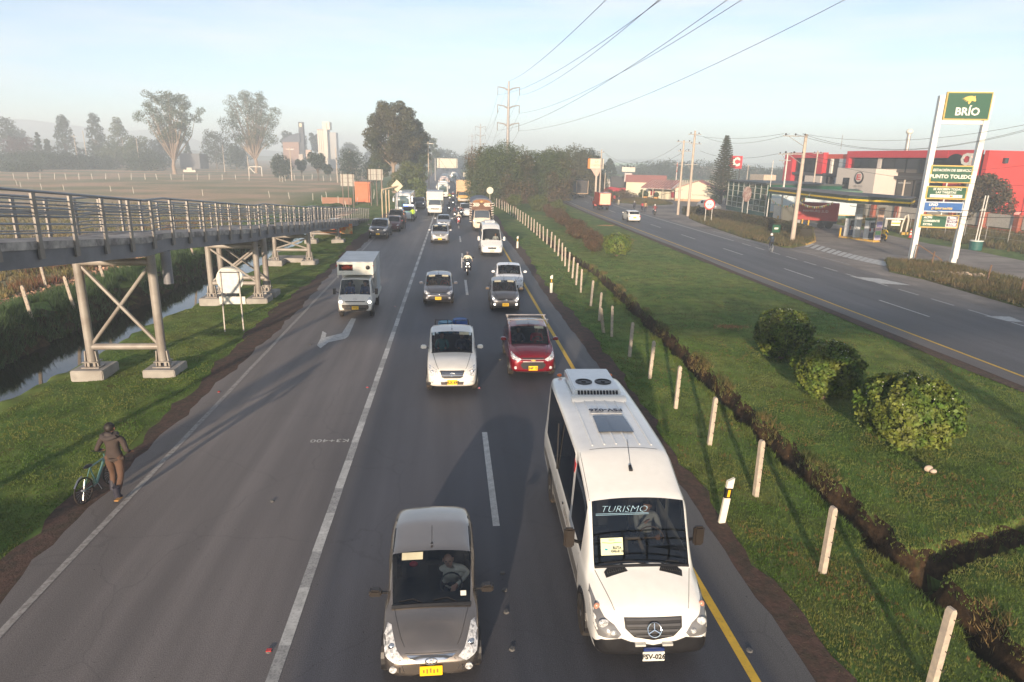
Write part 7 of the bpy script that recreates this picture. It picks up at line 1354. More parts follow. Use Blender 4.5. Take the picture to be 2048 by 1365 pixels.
pole('plain white flagpole standing in the hedge beside the cyclist', (G(1532, 444).x, G(1532, 444).y, 0), 8.2, [], r=.08, m=MC['white_pole'])
for lb, px, pt, Y, hh in (('brown pole in front of the red building, left', 1636, 302, 106, 0), ('brown pole in front of the red building, right', 1810, 360, 82, 0), ('dark pole among the distant roofs right of the billboard', 1497, 330, 190, 0), ('striped pole behind the gabled white house', 1355, 325, 150, 1)):
    p = Vp(px, pt, Y); pole(lb, (p.x, Y, 0), p.z, [(p.z - .4, 1.7, 0, 2)], r=.16, m=mat('red_band_pole', (.5, .15, .1), c2=(.6, .55, .5), sc2=.9, lo=.49, hi=.51) if hh else PCN)
for i, (px, pt, Y, lb) in enumerate([(857, 284, 155, 'tall concrete pole with many crossarms at the left roadside'), (848, 300, 185, 'hazy pole just behind the tall roadside pole'), (735, 335, 112, 'thin rusty stake at the pasture edge'), (700, 303, 205, 'double pole behind the road boards'), (672, 296, 205, 'single pole left of the double pole'), (580, 296, 215, 'wooden T pole in the pasture centre'), (495, 312, 250, 'short white pole beside the lopsided eucalyptus'), (273, 278, 300, 'bare pole left of the fan shaped eucalyptus'), (245, 280, 330, 'leaning bare pole in the mist, far left group'), (148, 271, 300, 'T topped pole in front of the cypresses'), (166, 262, 320, 'lamp pole between the cypresses'), (445, 290, 300, 'thin pole between the two eucalypts')]):
    p = Vp(px, pt, Y); pole(lb, (p.x, Y, -.2), p.z + .2, [(p.z - .2, 2.4, 0, 2)] if i in (0, 3, 5, 9) else [], r=.2 if Y > 180 else .17 if i != 2 else .05, m=PCN if i != 2 else WOOD, lean=-.01)
def wire(name_, A, B, sag, parent=None, r=.022, n=14, m=None):
    A = Vector(A); B = Vector(B); b = MB(); b.tube([A.lerp(B, i / n) - Vector((0, 0, 4 * sag * (i / n) * (1 - i / n))) for i in range(n + 1)], r, 4, cap=False); return b.build('wire', m or mat('wire_dark', (.06, .06, .065), r=.6), parent)
def pylon(label, base, h, s=1.0, group=None):
    t = thing('pylon', base, label, 'pylon', 0, group); PY = mat('pylon_steel', (.36, .33, .31), r=.5, metal=.3)
    b = MB(); b.tube([(0, 0, -.3), (0, 0, h)], [.62 * s, .24 * s], 12); b.build('shaft', PY, t); tips = []
    for k, z in enumerate((h - 2.0 * s, h - 6.6 * s, h - 11.2 * s)):
        for sd_ in (-1, 1):
            b = MB(); b.tube([(0, 0, z - .4 * s), (sd_ * 1.2 * s, 0, z + .25 * s), (sd_ * 3.0 * s, 0, z + .55 * s)], [.24 * s, .18 * s, .12 * s], 6); ar = b.build('arm', PY, t); b = MB(); b.tube([(sd_ * 2.95 * s, 0, z + .5 * s), (sd_ * 2.95 * s, 0, z - 1.5 * s)], .11 * s, 5); b.build('insulator', INS, ar); tips.append(Vector(base) + Vector((sd_ * 2.95 * s, 0, z - 1.5 * s)))
    tips.append(Vector(base) + Vector((0, 0, h))); return t, tips
pt_ = Vp(1020, 163, 190); py1, T1 = pylon('nearest steel pylon rising behind the median trees', (pt_.x - .3, 190, 0), pt_.z, 1.0)
pt2 = Vp(961, 248, 400); py2, T2 = pylon('second pylon, half faded in the haze', (pt2.x, 400, 0), pt2.z, 1.0); pt3 = Vp(944, 268, 560); py3, T3 = pylon('third pylon, faint in the haze', (pt3.x, 560, 0), pt3.z, .95); pt4 = Vp(937, 290, 760); py4, T4 = pylon('fourth pylon, barely visible at the road end', (pt4.x, 760, 0), pt4.z, .9)
wl = thing('power_line', (0, 0, 0), 'high voltage wires swinging from the pylons up over the road', 'power line')
ex = {1: (1318, 0), 3: (1484, 0), 5: (1690, 0), 6: (1212, 0), 0: (1322, 0), 4: (1455, 0)}
for k, A in enumerate(T1):
    if k in ex:
        q = Vp(ex[k][0], ex[k][1], 62); B = A + (q - A) * 1.8; sg_ = {1: 5.0, 3: 6.2, 5: 8.0, 6: 3, 0: 5.6, 4: 7.4}[k]; fr = 1 / 1.8
        B.z = A.z + (q.z - A.z + 4 * sg_ * fr * (1 - fr)) / fr; wire('wire', A, B, sg_, wl, .03, 26)
    wire('wire', A, T2[k], 7, wl, .03, 18); wire('wire', T2[k], T3[k], 6, wl, .03, 10)
dl = thing('distribution_line', (0, 0, 0), 'thin street wires strung between the concrete poles by the fuel station', 'power line')
def pv_(px, py, Y): return Vp(px, py, Y)
for (a, Ya), (c, Yc), sg_ in (((( 1387, 270), 97), ((1567, 268), 65.8), .5), (((1407, 274), 97), ((1580, 268), 65.8), .9), (((1605, 268), 65.8), ((2060, 248), 48), .9), (((1605, 268), 65.8), ((2060, 257), 48), 1.5), (((1590, 268), 65.8), ((2060, 260), 48), 1.5), (((1210, 306), 145), ((1366, 284), 99.4), 2.6), (((1212, 310), 145), ((1376, 298), 99.4), 2.8), (((1555, 308), 65.8), ((1400, 302), 97), .7), (((1610, 308), 65.8), ((2060, 330), 48), 1.0), (((1120, 400), 150), ((1366, 380), 99.4), 1.2), (((1604, 316), 64), ((2060, 372), 46), .6), (((1700, 400), 62), ((2060, 424), 44), .3), (((1700, 412), 62), ((2060, 436), 44), .3), (((1390, 335), 97), ((1545, 335), 88), .5), (((1235, 375), 150), ((1366, 400), 100), 1.0)):
    A = pv_(a[0], a[1], Ya); B = pv_(c[0], c[1], Yc); wire('wire', A, B, sg_, dl, .018 if a[1] < 390 else .03, 12)
# gantry, boards, far left structures
gy = 235; a, c = Vp(874, 317, gy), Vp(915, 337, gy); gs = thing('gantry_sign', ((a.x + c.x) / 2, gy, 0), 'back of a large pale road gantry sign spanning the left lanes', 'road sign'); w2 = (c.x - a.x) / 2; GM = mat('gantry_cream', (.66, .62, .50), r=.6)
b = MB(); b.box(-w2, w2, -.1, .1, c.z, a.z); b.build('board', GM, gs)
for x in (-w2 * .8, w2 * .9): b = MB(); b.box(x - .15, x + .15, -.2, -.1, c.z, a.z); b.build('frame_member', mat('gantry_grey', (.3, .28, .24)), gs)
for x in (-w2 * .5, w2 * .45): b = MB(); b.obox((x - 1, -.16, a.z), (x + 1.2, -.16, c.z), .12, .1, (0, 1, 0)); b.build('brace', MC['gantry_grey'], gs)
b = MB(); b.tube([(-w2 - .6, 0, 0), (-w2 - .6, 0, a.z)], .25, 8); b.build('sign_post', GALV, gs); b = MB(); b.tube([(-w2 - .6, 0, c.z + .4), (w2, 0, c.z + .4)], .12, 6); b.build('cross_beam', GALV, gs)
p = Vp(930, 350, 240); gs = thing('small_sign', (p.x + .3, 240, 0), 'small cream sign back right of the road end', 'road sign'); b = MB(); b.box(-1, 1, -.05, .05, 1.2, 2.8); b.build('board', GM, gs); b = MB(); b.tube([(0, 0, 0), (0, 0, 1.3)], .08, 6); b.build('sign_post', GALV, gs)
for (x0, y0, x1, y1, Y, lb, nx_, nz_) in ((680, 347, 709, 372, 106, 'left grey road board seen from behind, three by two panels', 2, 3), (736, 337, 766, 360, 112, 'right grey road board seen from behind, beside the orange hut', 3, 2)):
    a, c = Vp(x0, y0, Y), Vp(x1, y1, Y); t = thing('road_board', ((a.x + c.x) / 2, Y, -.1), lb, 'road sign'); w2 = (c.x - a.x) / 2
    for i in range(nx_):
        for k in range(nz_): b = MB(); dx = 2 * w2 / nx_; dz = (a.z - c.z) / nz_; b.box(-w2 + i * dx + .02, -w2 + (i + 1) * dx - .02, 0, .04, c.z + k * dz + .02, c.z + (k + 1) * dz - .02); b.build('panel', mat('board_back', (.40, .38, .33), r=.6, var=.1), t)
    for x in (-w2 * .7, w2 * .1, w2 * .8): b = MB(); b.obox((x, -.06, -.1), (x, -.06, a.z), .10, .10); b.build('sign_post', mat('brown_post', (.18, .12, .10)), t)
p = Vp(723, 385, 118); hut = thing('hut', (p.x, 119, -.1), 'small orange brick hut with flat roof between the two road boards', 'hut'); OB = mat('orange_brick', (.62, .20, .10), r=.85, var=.15, sc=3)
b = MB(); b.box(-1.25, 1.25, 0, 2.2, 0, 3.1); b.build('wall', OB, hut); b = MB(); b.box(-1.45, 1.35, -.2, 2.4, 3.1, 3.45); b.build('roof', mat('orange_roof', (.55, .20, .10), r=.8), hut)
ow2 = thing('brick_wall', (p.x - 3.4, 113, -.1), 'low reddish wall under the left road board', 'wall'); b = MB(); b.box(-2.4, 2.4, 0, .25, 0, 1.1); b.build('wall', mat('red_wall', (.34, .17, .11), r=.9), ow2)
wf = thing('white_goal_frame', (Vp(497, 330, 250).x, 250, 0), 'white timber frame by the pasture edge', 'frame'); b = MB()
for (p0_, p1_) in (((0, 0, 0), (0, 0, 3.3)), ((4.4, 0, 0), (4.4, 0, 3.3)), ((0, 0, 3.2), (4.4, 0, 3.2)), ((0, 0, 3.2), (2, 0, 1))): b.obox(p0_, p1_, .3, .3)
b.build('timber', WPOST, wf, smooth=False)['kind'] = 'stuff'
def blk(name_, label, px0, px1, pt, pb, Y, m, d=8, cat='building', kids=()):
    a, c = Vp(px0, pt, Y), Vp(px1, pb, Y); z0 = min(0, c.z) if pb > 325 else c.z; t = thing(name_, ((a.x + c.x) / 2, Y, 0), label, cat); w2 = (c.x - a.x) / 2; b = MB(); b.box(-w2, w2, 0, d, z0 - .3, a.z); b.build('wall', m, t); return t, w2, a.z
SW = mat('silo_white', (.68, .62, .52), r=.8, var=.05); PKN = mat('silo_pink', (.45, .30, .25), r=.85)
t, w2, z = blk('silo_tower', 'tall white and pink silo tower with a block on top, in the mist', 634, 657, 259, 335, 430, PKN, 12)
for i in range(5): b = MB(); x = -w2 + (i + .5) * w2 * 2 / 5; b.box(x - .45, x + .45, -.35, 0, 4, z - .5); b.build('white_rib', SW, t)
b = MB(); b.box(w2 - 1.6, w2 + .2, -.5, 6, 0, z + 3.8); b.build('stair_shaft', SW, t); b = MB(); b.box(w2 * .2, w2 + 1.9, 0, 8, z, z + 4.4); b.build('head_house', SW, t); b = MB(); b.box(w2, w2 + 5, 3, 11, 0, z - 1.5); b.build('rear_wing', mat('silo_shade', (.38, .38, .38)), t)
for i in range(4): b = MB(); b.box(-w2 + .6 + i * 1.5, -w2 + 1.4 + i * 1.5, -.4, -.36, 5, 7); b.build('window', DGLASS, t)
t, w2, z = blk('factory', 'old dark factory with slanted roof and square tower, in the mist', 565, 600, 284, 330, 440, mat('factory_orange', (.34, .22, .17), r=.9), 14)
b = MB(); b.prismY([(-w2 - 1, z), (w2 + 1, z), (w2 + 1, z + 5.5), (w2 - 3, z + 4.5), (-w2 + 2, z + 2.5)], -.5, 14); b.build('roof', mat('factory_roof', (.08, .09, .12), r=.7), t); b = MB(); b.box(w2 + .2, w2 + 3.0, 1, 5, 0, z + 12); b.build('tower', mat('factory_tower', (.08, .08, .09), r=.8), t); b = MB(); b.box(w2 + .8, w2 + 2.4, .9, .99, z + 9, z + 11.2); b.build('lit_panel', mat('pale_panel', (.6, .55, .38)), t)
blk('shed', 'small pale shed at the foot of the factory', 597, 606, 309, 322, 400, mat('shed_wall', (.5, .42, .35)), 4); blk('shed', 'small orange topped kiosk left of the umbrella tree', 611, 622, 300, 318, 400, mat('shed_wall2', (.5, .36, .28)), 4)
t, w2, z = blk('warehouse', 'long grey warehouse in the mist behind the fan shaped eucalyptus', 358, 402, 307, 345, 350, mat('warehouse_grey', (.16, .16, .17), r=.8), 12)
t, w2, z = blk('parked_truck', 'white pickup parked in the mist by the warehouse', 366, 391, 340, 345, 290, mat('pale_truck', (.66, .60, .50)), 2, 'truck'); b = MB(); b.box(-1.0, 1.0, .1, 1.9, z, z + .9); b.build('cab', MC['pale_truck'], t)
# hazy hills
for i, (pts, Y, c) in enumerate([([(-260, 228), (0, 238), (60, 240), (150, 252), (260, 262), (330, 258), (420, 290), (520, 300), (640, 310), (760, 316)], 1180, (.13, .16, .16)), ([(-260, 262), (0, 268), (120, 282), (300, 292), (440, 306), (520, 312), (700, 318)], 900, (.07, .09, .07)), ([(880, 312), (1100, 322), (1300, 318), (1500, 326), (1800, 330), (2100, 338), (2300, 345)], 1500, (.14, .16, .15))]):
    V = []; 
    for (px, py) in pts: q = Vp(px, py, Y); V += [(q.x, Y, -2), (q.x, Y, q.z), (q.x * 1.05, Y + 260, -2)]
    F = []
    for k in range(len(pts) - 1): a = 3 * k; F += [(a, a + 3, a + 4, a + 1), (a + 1, a + 4, a + 5, a + 2)]
    tag(fast('hills', V, F, mat('hill_%d' % i, c, r=1, c2=tuple(x * 2.2 for x in c), sc2=.006), smooth=True), kind='structure')
# ================================================================== FUEL STATION AND PRICE SIGN
GRN = mat('brand_green', (.012, .085, .042), r=.4, var=.05); GOLD = mat('gold_trim', (.60, .40, .10), r=.4); SIGNW = mat('sign_white', (.75, .74, .66), r=.5, var=.03); BLU = mat('sign_blue', (.02, .11, .34), r=.4); TXY = mat('yellow_letter', (.75, .5, .12), r=.5)
sx0, sy0 = 38.99, 52.77; rzs = math.atan2(-.70, 3.05)
ps = thing('price_sign', (sx0, sy0, .05), 'tall white two post service station sign with green horse head panel and price boards', 'sign', rzs)
POSTW = mat('sign_post_white', (.68, .68, .64), r=.4, metal=.1, var=.05)
for x, ln in ((-.05, .10), (3.22, .45)):
    b = MB(); b.obox((x, 0, -.1), (x + ln, 0, 13.15), .40, .42, (0, 1, 0)); b.build('post', POSTW, ps, smooth=False)
b = MB(); b.box(-.05, 3.75, -.12, .12, 11.0, 11.28); b.build('cross_beam', POSTW, ps)
def panel(x0, x1, z0, z1, m, fm, name='panel', y=-.28):
    b = MB(); b.box(x0, x1, y, y + .20, z0, z1); p = b.build(name, fm, ps, bevel=.02); b = MB(); b.box(x0 + .09, x1 - .09, y - .02, y, z0 + .09, z1 - .09); b.build('panel_face', m, p); return p
rt = (math.pi / 2, 0, 0)
p = panel(.28, 3.66, 11.32, 13.42, GRN, GOLD, y=-.34)
text('BRÍO', .82, SIGNW, ps, (1.98, -.37, 11.92), rt, bold=.022, ext=.01)
hp = [(-.52, .10), (-.30, .18), (-.44, .06), (-.24, .12), (-.36, -.02), (-.14, .06), (-.24, -.10), (-.02, -.02), (-.06, -.20), (.02, -.30), (.10, -.20), (.16, -.06), (.26, -.02), (.42, -.10), (.48, -.02), (.44, .14), (.38, .26), (.40, .38), (.30, .30), (.16, .36), (-.04, .34), (-.26, .26)]
b = MB(); b.prismY([(1.95 + x * 1.05, 12.78 + z * .95) for x, z in hp], -.385, -.365); b.build('horse_head', TXY, ps, smooth=False)
p = panel(.12, 3.30, 6.42, 7.82, GRN, GOLD); text('ESTACIÓN DE SERVICIO', .27, SIGNW, ps, (1.72, -.31, 7.42), rt, bold=.006, shear=.1); text('PUNTO TOLEDO', .42, SIGNW, ps, (1.70, -.31, 6.92), rt, bold=.012)
p = panel(.06, 3.16, 5.12, 6.16, GRN, GOLD); text('SE RECIBEN TODAS', .25, SIGNW, ps, (1.62, -.31, 5.92), rt, bold=.006, shear=.1); text('LAS TARJETAS', .25, SIGNW, ps, (1.55, -.31, 5.67), rt, bold=.006, shear=.1)
b = MB(); b.box(.38, 2.84, -.315, -.303, 5.26, 5.50); cs = b.build('card_strip', SIGNW, ps); text('VISA', .13, mat('card_blue', (.2, .25, .5)), cs, (1.30, -.32, 5.38), rt)
for x, c in ((1.95, (.6, .05, .03)), (2.06, (.75, .35, .03))): b = MB(); b.lathe([(.07, -.33), (.07, -.317)], (x, 0, 5.38), 14, 'y'); b.build('card_disc', mat('disc_%.2f' % c[1], c), cs)
b = MB(); b.lathe([(.05, -.33), (.05, -.317)], (.75, 0, 5.38), 12, 'y'); b.build('card_mark', mat('grey_mark', (.3, .3, .32)), cs); b = MB(); b.lathe([(.05, -.33), (.05, -.317)], (2.55, 0, 5.38), 12, 'y'); b.build('card_mark', MC['grey_mark'], cs)
p = panel(.02, 3.10, 4.08, 4.92, BLU, mat('silver_frame', (.5, .55, .6), r=.4)); text('UNO', .30, SIGNW, ps, (.75, -.31, 4.66), rt, bold=.012, shear=.3); text('LUBRICANTES', .25, TXY, ps, (1.45, -.31, 4.35), rt, bold=.010, shear=.25)
p = panel(-.04, 2.96, 2.78, 3.86, mat('price_board_white', (.62, .60, .58)), GOLD); b = MB(); b.box(.05, 1.98, -.315, -.303, 2.88, 3.76); b.build('price_panel', GRN, ps)
for k, (a, c) in enumerate((('ACPM', '9090'), ('CORRIENTE', '9440'), ('EXTRA', '12700'))):
    z = 3.62 - k * .28; text(a, .235, SIGNW, ps, (.22, -.32, z), rt, bold=.008, ax='LEFT', name='grade_lettering'); b = MB(); b.box(2.05, 2.85, -.318, -.305, z - .12, z + .11); b.build('price_strip', mat('price_mauve', (.18, .14, .18)), ps); text(c, .25, mat('price_digit', (.80, .80, .85)), ps, (2.46, -.325, z), rt, bold=.006, name='price_digits')
for z0, z1 in ((6.16, 6.42), (4.92, 5.12), (3.86, 4.08)): b = MB(); b.box(1.5, 1.58, -.25, -.15, z0, z1); b.build('spacer', POSTW, ps)
b = MB(); b.box(3.02, 3.45, -.34, -.20, .3, 1.5); b.build('meter_box', POSTW, ps, bevel=.02)
# canopy
cp = thing('canopy', (0, 0, 0), 'low fuel station canopy with dark green fascia and yellow stripe', 'canopy')
ca = [(44.0, 61.1), (40.87, 66.3), (41.2, 74.0), (42.3, 87.0), (45.6, 87.0), (47.2, 65.0)]
CG = mat('canopy_green', (.030, .050, .032), r=.35, var=.08); b = MB(); b.prism(ca, 4.0, 4.7); b.build('fascia', CG, cp, smooth=False)
cx_, cy_ = 43.8, 74
def grow(k): return [(cx_ + (x - cx_) * k, cy_ + (y - cy_) * k) for x, y in ca]
b = MB(); b.prism(grow(1.006), 4.24, 4.42); b.build('yellow_stripe', mat('canopy_yellow', (.75, .50, .02), r=.4), cp, smooth=False); b = MB(); b.prism(grow(1.01), 4.70, 4.76); b.build('roof_edge', mat('roof_grey', (.13, .125, .12), r=.8), cp, smooth=False); b = MB(); b.prism(grow(.98), 3.95, 4.0); b.build('ceiling', mat('canopy_ceiling', (.35, .35, .33), r=.7), cp, smooth=False)
for x, y in ((44.2, 69.3), (44.6, 82.5)): b = MB(); b.box(x - .22, x + .22, y - .35, y + .35, 0, 3.95); b.build('column', mat('canopy_column', (.42, .42, .40), r=.5, metal=.2), cp); b = MB(); b.box(x + .222, x + .30, y - .3, y + .3, 0, 3.95); b.build('cream_facing', mat('cream_facing', (.70, .62, .42), r=.5), cp)
def pump(label, x, y, rz, c):
    t = thing('fuel_pump', (x, y, .18), label, 'fuel pump', rz, 'fuel pumps'); b = MB(); b.box(-.5, .5, -.28, .28, 0, 1.95); b.build('cabinet', mat('pump_white', (.55, .57, .58), r=.35), t, bevel=.03); b = MB(); b.box(-.42, .42, -.30, -.285, 1.15, 1.75); b.build('display', mat('pump_display', (.04, .05, .07), r=.2), t); b = MB(); b.box(-.5, .5, -.29, -.275, .1, .7); b.build('lower_panel', mat('pump_c%.2f' % c[2], c, r=.4), t)
    b = MB(); b.box(-.55, .55, -.3, .3, 1.95, 2.2); b.build('header', GRN, t)
    for s in (-1, 1):
        b = MB(); b.box(s * .40 - .05, s * .40 + .05, -.40, -.29, .85, 1.15); nz_ = b.build('nozzle', mat('nozzle_red', (.35, .05, .03)), t); b = MB(); b.tube([(s * .42, -.36, .95), (s * .60, -.45, .4), (s * .55, -.35, .15), (s * .5, -.3, 1.0), (s * .52, -.2, 1.9)], .02, 5); b.build('hose', BLACK, nz_)
    return t
def pisland(label, A, B, rzp):
    A = Vector(A); B = Vector(B); d = (B - A); t = thing('pump_island', (A.x, A.y, 0), label, 'pump island', math.atan2(d.y, d.x)); L_ = d.length; b = MB(); b.box(0, L_, 0, 1.1, 0, .18); b.build('kerb', YK, t)
    for x, y in ((.05, .1), (.05, 1.0), (L_ - .05, .1), (L_ - .05, 1.0)): b = MB(); b.tube([(x, y, 0), (x, y, 1.05)], .09, 8); b.build('bollard', mat('bollard_yellow', (.72, .42, .03), r=.5), t)
    return t
pisland('yellow edged pump island nearest the road', (42.9, 70.4), (44.1, 66.0), 0); pisland('yellow edged pump island farther back by the container truck', (43.7, 86.6), (44.3, 81.2), 0)
pump('left fuel pump on the near island', 43.8, 70.1, .5, (.03, .08, .2)); pump('right fuel pump on the near island, beside the banner', 44.5, 67.6, .5, (.03, .06, .12)); pump('left fuel pump on the rear island', 44.4, 85.6, .5, (.03, .10, .25)); pump('right fuel pump on the rear island', 44.8, 82.4, .5, (.05, .12, .25))
tt = thing('totem', (43.95, 68.9, .18), 'pale totem panel beside the canopy column', 'panel', .3); b = MB(); b.box(-.35, .35, -.12, .12, 0, 2.5); b.build('panel', mat('totem_white', (.58, .60, .60)), tt)
bn = thing('banner', (43.95, 65.7, .05), 'upright banner stand with orange top and violet panels at the island end', 'banner', .12); b = MB(); b.box(-.02, .75, -.03, .03, .2, 3.55); b.build('board', mat('banner_pale', (.62, .52, .46)), bn)
for z0, z1, c in ((2.2, 3.45, (.72, .44, .30)), (1.55, 2.1, (.28, .24, .42)), (1.2, 1.5, (.55, .35, .40)), (.75, 1.15, (.20, .42, .16)), (.25, .70, (.30, .28, .42))): b = MB(); b.box(.04, .69, -.04, -.03, z0, z1); b.build('printed_panel', mat('print_%.2f_%.2f' % (c[0], c[1]), c, r=.7, var=.2, sc=9), bn)
for k in range(5): b = MB(); b.box(.14, .6 - .05 * (k % 2), -.045, -.04, 2.35 + k * .2, 2.43 + k * .2); b.build('text_line', mat('grey_print', (.30, .22, .20)), bn)
ym = motorbike('dark motorcycle waiting at the near pump island', (45.6, 66.6, 0), math.pi - .9, BM, lamp=0); rider(ym, 'motorcyclist in a bright yellow rain suit at the pump island', (.80, .52, .02), pants=(.75, .45, .02), hc=(.06, .06, .07)).name = 'person'
at_ = person('pump attendant in dark green beside the banner', (45.6, 68.4, 0), .4, 'stand', top=(.03, .10, .09), pants=(.03, .04, .06))
# container truck
ct = thing('container_truck', (48.2, 80.6, 0), 'red container truck parked under the rear of the canopy', 'truck', math.atan2(.55, -.84)); RC = mat('container_red', (.36, .022, .018), r=.5, var=.1)
b = MB(); b.box(-.3, 4.6, -1.15, 1.15, .95, 3.1); cb = b.build('container', RC, ct)
for k in range(15): b = MB(); x = -.1 + k * .3; b.box(x, x + .14, 1.15, 1.19, 1.0, 3.05); b.build('corrugation', RC, cb)
for k in range(4):
    for yy2 in (-.95, -.35, .25, .80)[k:k + 1]: b = MB(); b.box(-.36, -.31, yy2, yy2 + .06, 1.0, 3.0); b.build('locking_bar', mat('bar_red', (.45, .05, .04)), cb)
for y_, z_ in ((-.55, 2.2), (-.05, 2.2), (-.55, 1.8), (-.05, 1.8)): b = MB(); b.box(-.335, -.305, y_, y_ + .34, z_, z_ + .26); b.build('white_label', mat('label_cream', (.75, .60, .50)), cb)
b = MB(); b.box(-.32, 5.7, -.5, .5, .60, .94); b.build('chassis', BLACK, ct)
for x in (.5, 1.4, 4.9):
    for s in (-1, 1): b = MB(); b.lathe([(.42, -.15), (.42, .15)], (x, s * .95, .42), 16, 'y'); b.build('wheel', RUBBER, ct)
b = MB(); b.box(4.8, 6.2, -1.0, 1.0, .6, 2.5); b.build('cab', mat('cab_dark', (.10, .10, .08), r=.4), ct, bevel=.12)
tl = text('HAMBURG SUD', .42, mat('label_pale', (.62, .45, .42)), ct, (2.2, 1.21, 2.1), (math.pi / 2, 0, math.pi), shear=.1)
# shop with green glass and white wall
def lbox(name_, label, A, B, h, depth, m, cat='building'):
    A = Vector(A); B = Vector(B); d = B - A; t = thing(name_, (A.x, A.y, 0), label, cat, math.atan2(d.y, d.x)); b = MB(); b.box(0, d.length, 0, depth, -.1, h); b.build('wall', m, t); return t, d.length
GG = mat('green_glass', (.012, .085, .048), r=.08, var=.3, sc=1.2, coat=.5); FRM = mat('pale_frame', (.45, .46, .42), r=.5)
t, Ln = lbox('shop', 'dark green glass fronted shop with white window bars left of the fuel station', (47.9, 113.5), (46.7, 96.4), 4.75, 11, GG)
for i in range(8): b = MB(); x = i * Ln / 7; b.box(x - .06, x + .06, -.10, -.02, .1, 4.7); b.build('mullion', FRM, t)
for z in (.7, 1.5, 2.4, 3.3, 4.1): b = MB(); b.box(-.05, Ln + .05, -.08, -.02, z - .035, z + .035); b.build('transom', FRM, t)
b = MB(); b.box(-.2, Ln + .2, -.4, 11.2, 4.75, 5.0); b.build('roof', mat('dark_roof', (.05, .06, .055)), t); b = MB(); b.box(0, Ln, -.12, -.02, 0, .62); b.build('plinth', mat('teal_plinth', (.02, .09, .075)), t); b = MB(); b.box(Ln * .45, Ln * .56, -.14, -.1, .1, 2.4); b.build('door', mat('door_glass', (.05, .12, .1), r=.1), t)
t, Ln = lbox('white_shop', 'white and dark green shop wall with doors behind the pumps', (47.0, 95.6), (57.5, 90.2), 3.45, 9, mat('shop_white', (.52, .60, .62), r=.6, var=.04))
b = MB(); b.box(0, Ln, -.04, -.01, 0, .8); b.build('plinth', MC['teal_plinth'], t); b = MB(); b.box(0, Ln, -.05, -.01, .82, .95); b.build('gold_line', GOLD, t); b = MB(); b.box(-.1, Ln, -.3, 9, 3.45, 4.3); b.build('green_parapet', mat('parapet_green', (.02, .11, .06), r=.5, c2=(.04, .16, .08), sc2=.6), t)
for x, w2, c in ((2.6, .9, (.28, .30, .30)), (4.6, 1.0, (.03, .06, .06)), (6.6, .8, (.12, .12, .12))): b = MB(); b.box(x, x + w2, -.08, -.05, .05, 2.2); b.build('door', mat('door_%.2f' % c[0], c, r=.3), t)
b = MB(); b.box(0, 1.6, -.5, -.06, 2.1, 2.9); b.build('white_box_sign', SIGNW, t); b = MB(); b.box(.5, 1.6, -1.1, -.2, 0, 1.9); b.build('ice_box', mat('cream_box', (.62, .58, .48)), t)
ov_ = thing('oval_sign', (45.2, 100, 0), 'brown oval sign on two white posts in front of the green shop', 'sign', .15); b = MB(); b.lathe([(1, -.05), (1, .05)], (0, 0, 0), 26, 'y'); o = b.build('oval_board', mat('oval_brown', (.22, .11, .09), c2=(.4, .33, .3), sc2=2.5), ov_); o.scale = (.75, 1, 1.15); o.location = (0, 0, 3.2)
for x in (-.45, .45): b = MB(); b.tube([(x, .1, 0), (x, .1, 2.6)], .06, 6); b.build('sign_post', MC['white_pole'], ov_)
sc_ = G(1437, 421); car('silver SUV parked nose out beside the green shop', (sc_.x, sc_.y, 0), .5, pm=SIL, emb=None, pl=None, near=0, H=1.6, name='suv', cat='SUV')
# bunting
FL = [mat('flag_y', (.75, .60, .10), r=.8), mat('flag_w', (.70, .70, .62), r=.8), mat('flag_g', (.15, .40, .12), r=.8), mat('flag_o', (.7, .3, .08), r=.8)]
for bi, (A, B, sg_, lb) in enumerate((((44.9, 88, 4.4), (41.6, 80, 4.6), .9, 'string of small yellow and white flags left of the canopy'), ((41.2, 78, 3.9), (41.5, 70, 3.9), .8, 'string of small coloured flags hanging under the canopy edge'), ((G(1532, 444).x, G(1532, 444).y, 3.4), (41.0, 74, 4.6), 1.3, 'long string of flags from the hedge flagpole to the canopy'))):
    t = thing('bunting', A, lb, 'bunting'); A = Vector(A); B = Vector(B); n = 22; pts = [A.lerp(B, i / n) - Vector((0, 0, 4 * sg_ * (i / n) * (1 - i / n))) - A for i in range(n + 1)]; b = MB(); b.tube(pts, .012, 3, cap=False); b.build('string', FL[1], t)
    for i in range(n): p, q = pts[i], pts[i + 1]; c = p.lerp(q, .5); b = MB(); b.add([p, p.lerp(q, .7), c + Vector((.02, 0, -.28)), p + Vector((.01, .01, 0)), p.lerp(q, .7) + Vector((.01, .01, 0)), c + Vector((.03, .01, -.28))], [(0, 1, 2), (5, 4, 3), (0, 2, 5, 3), (1, 4, 5, 2), (0, 3, 4, 1)]); b.build('flag', FL[(i * 7 + bi) % 4], t, smooth=False)
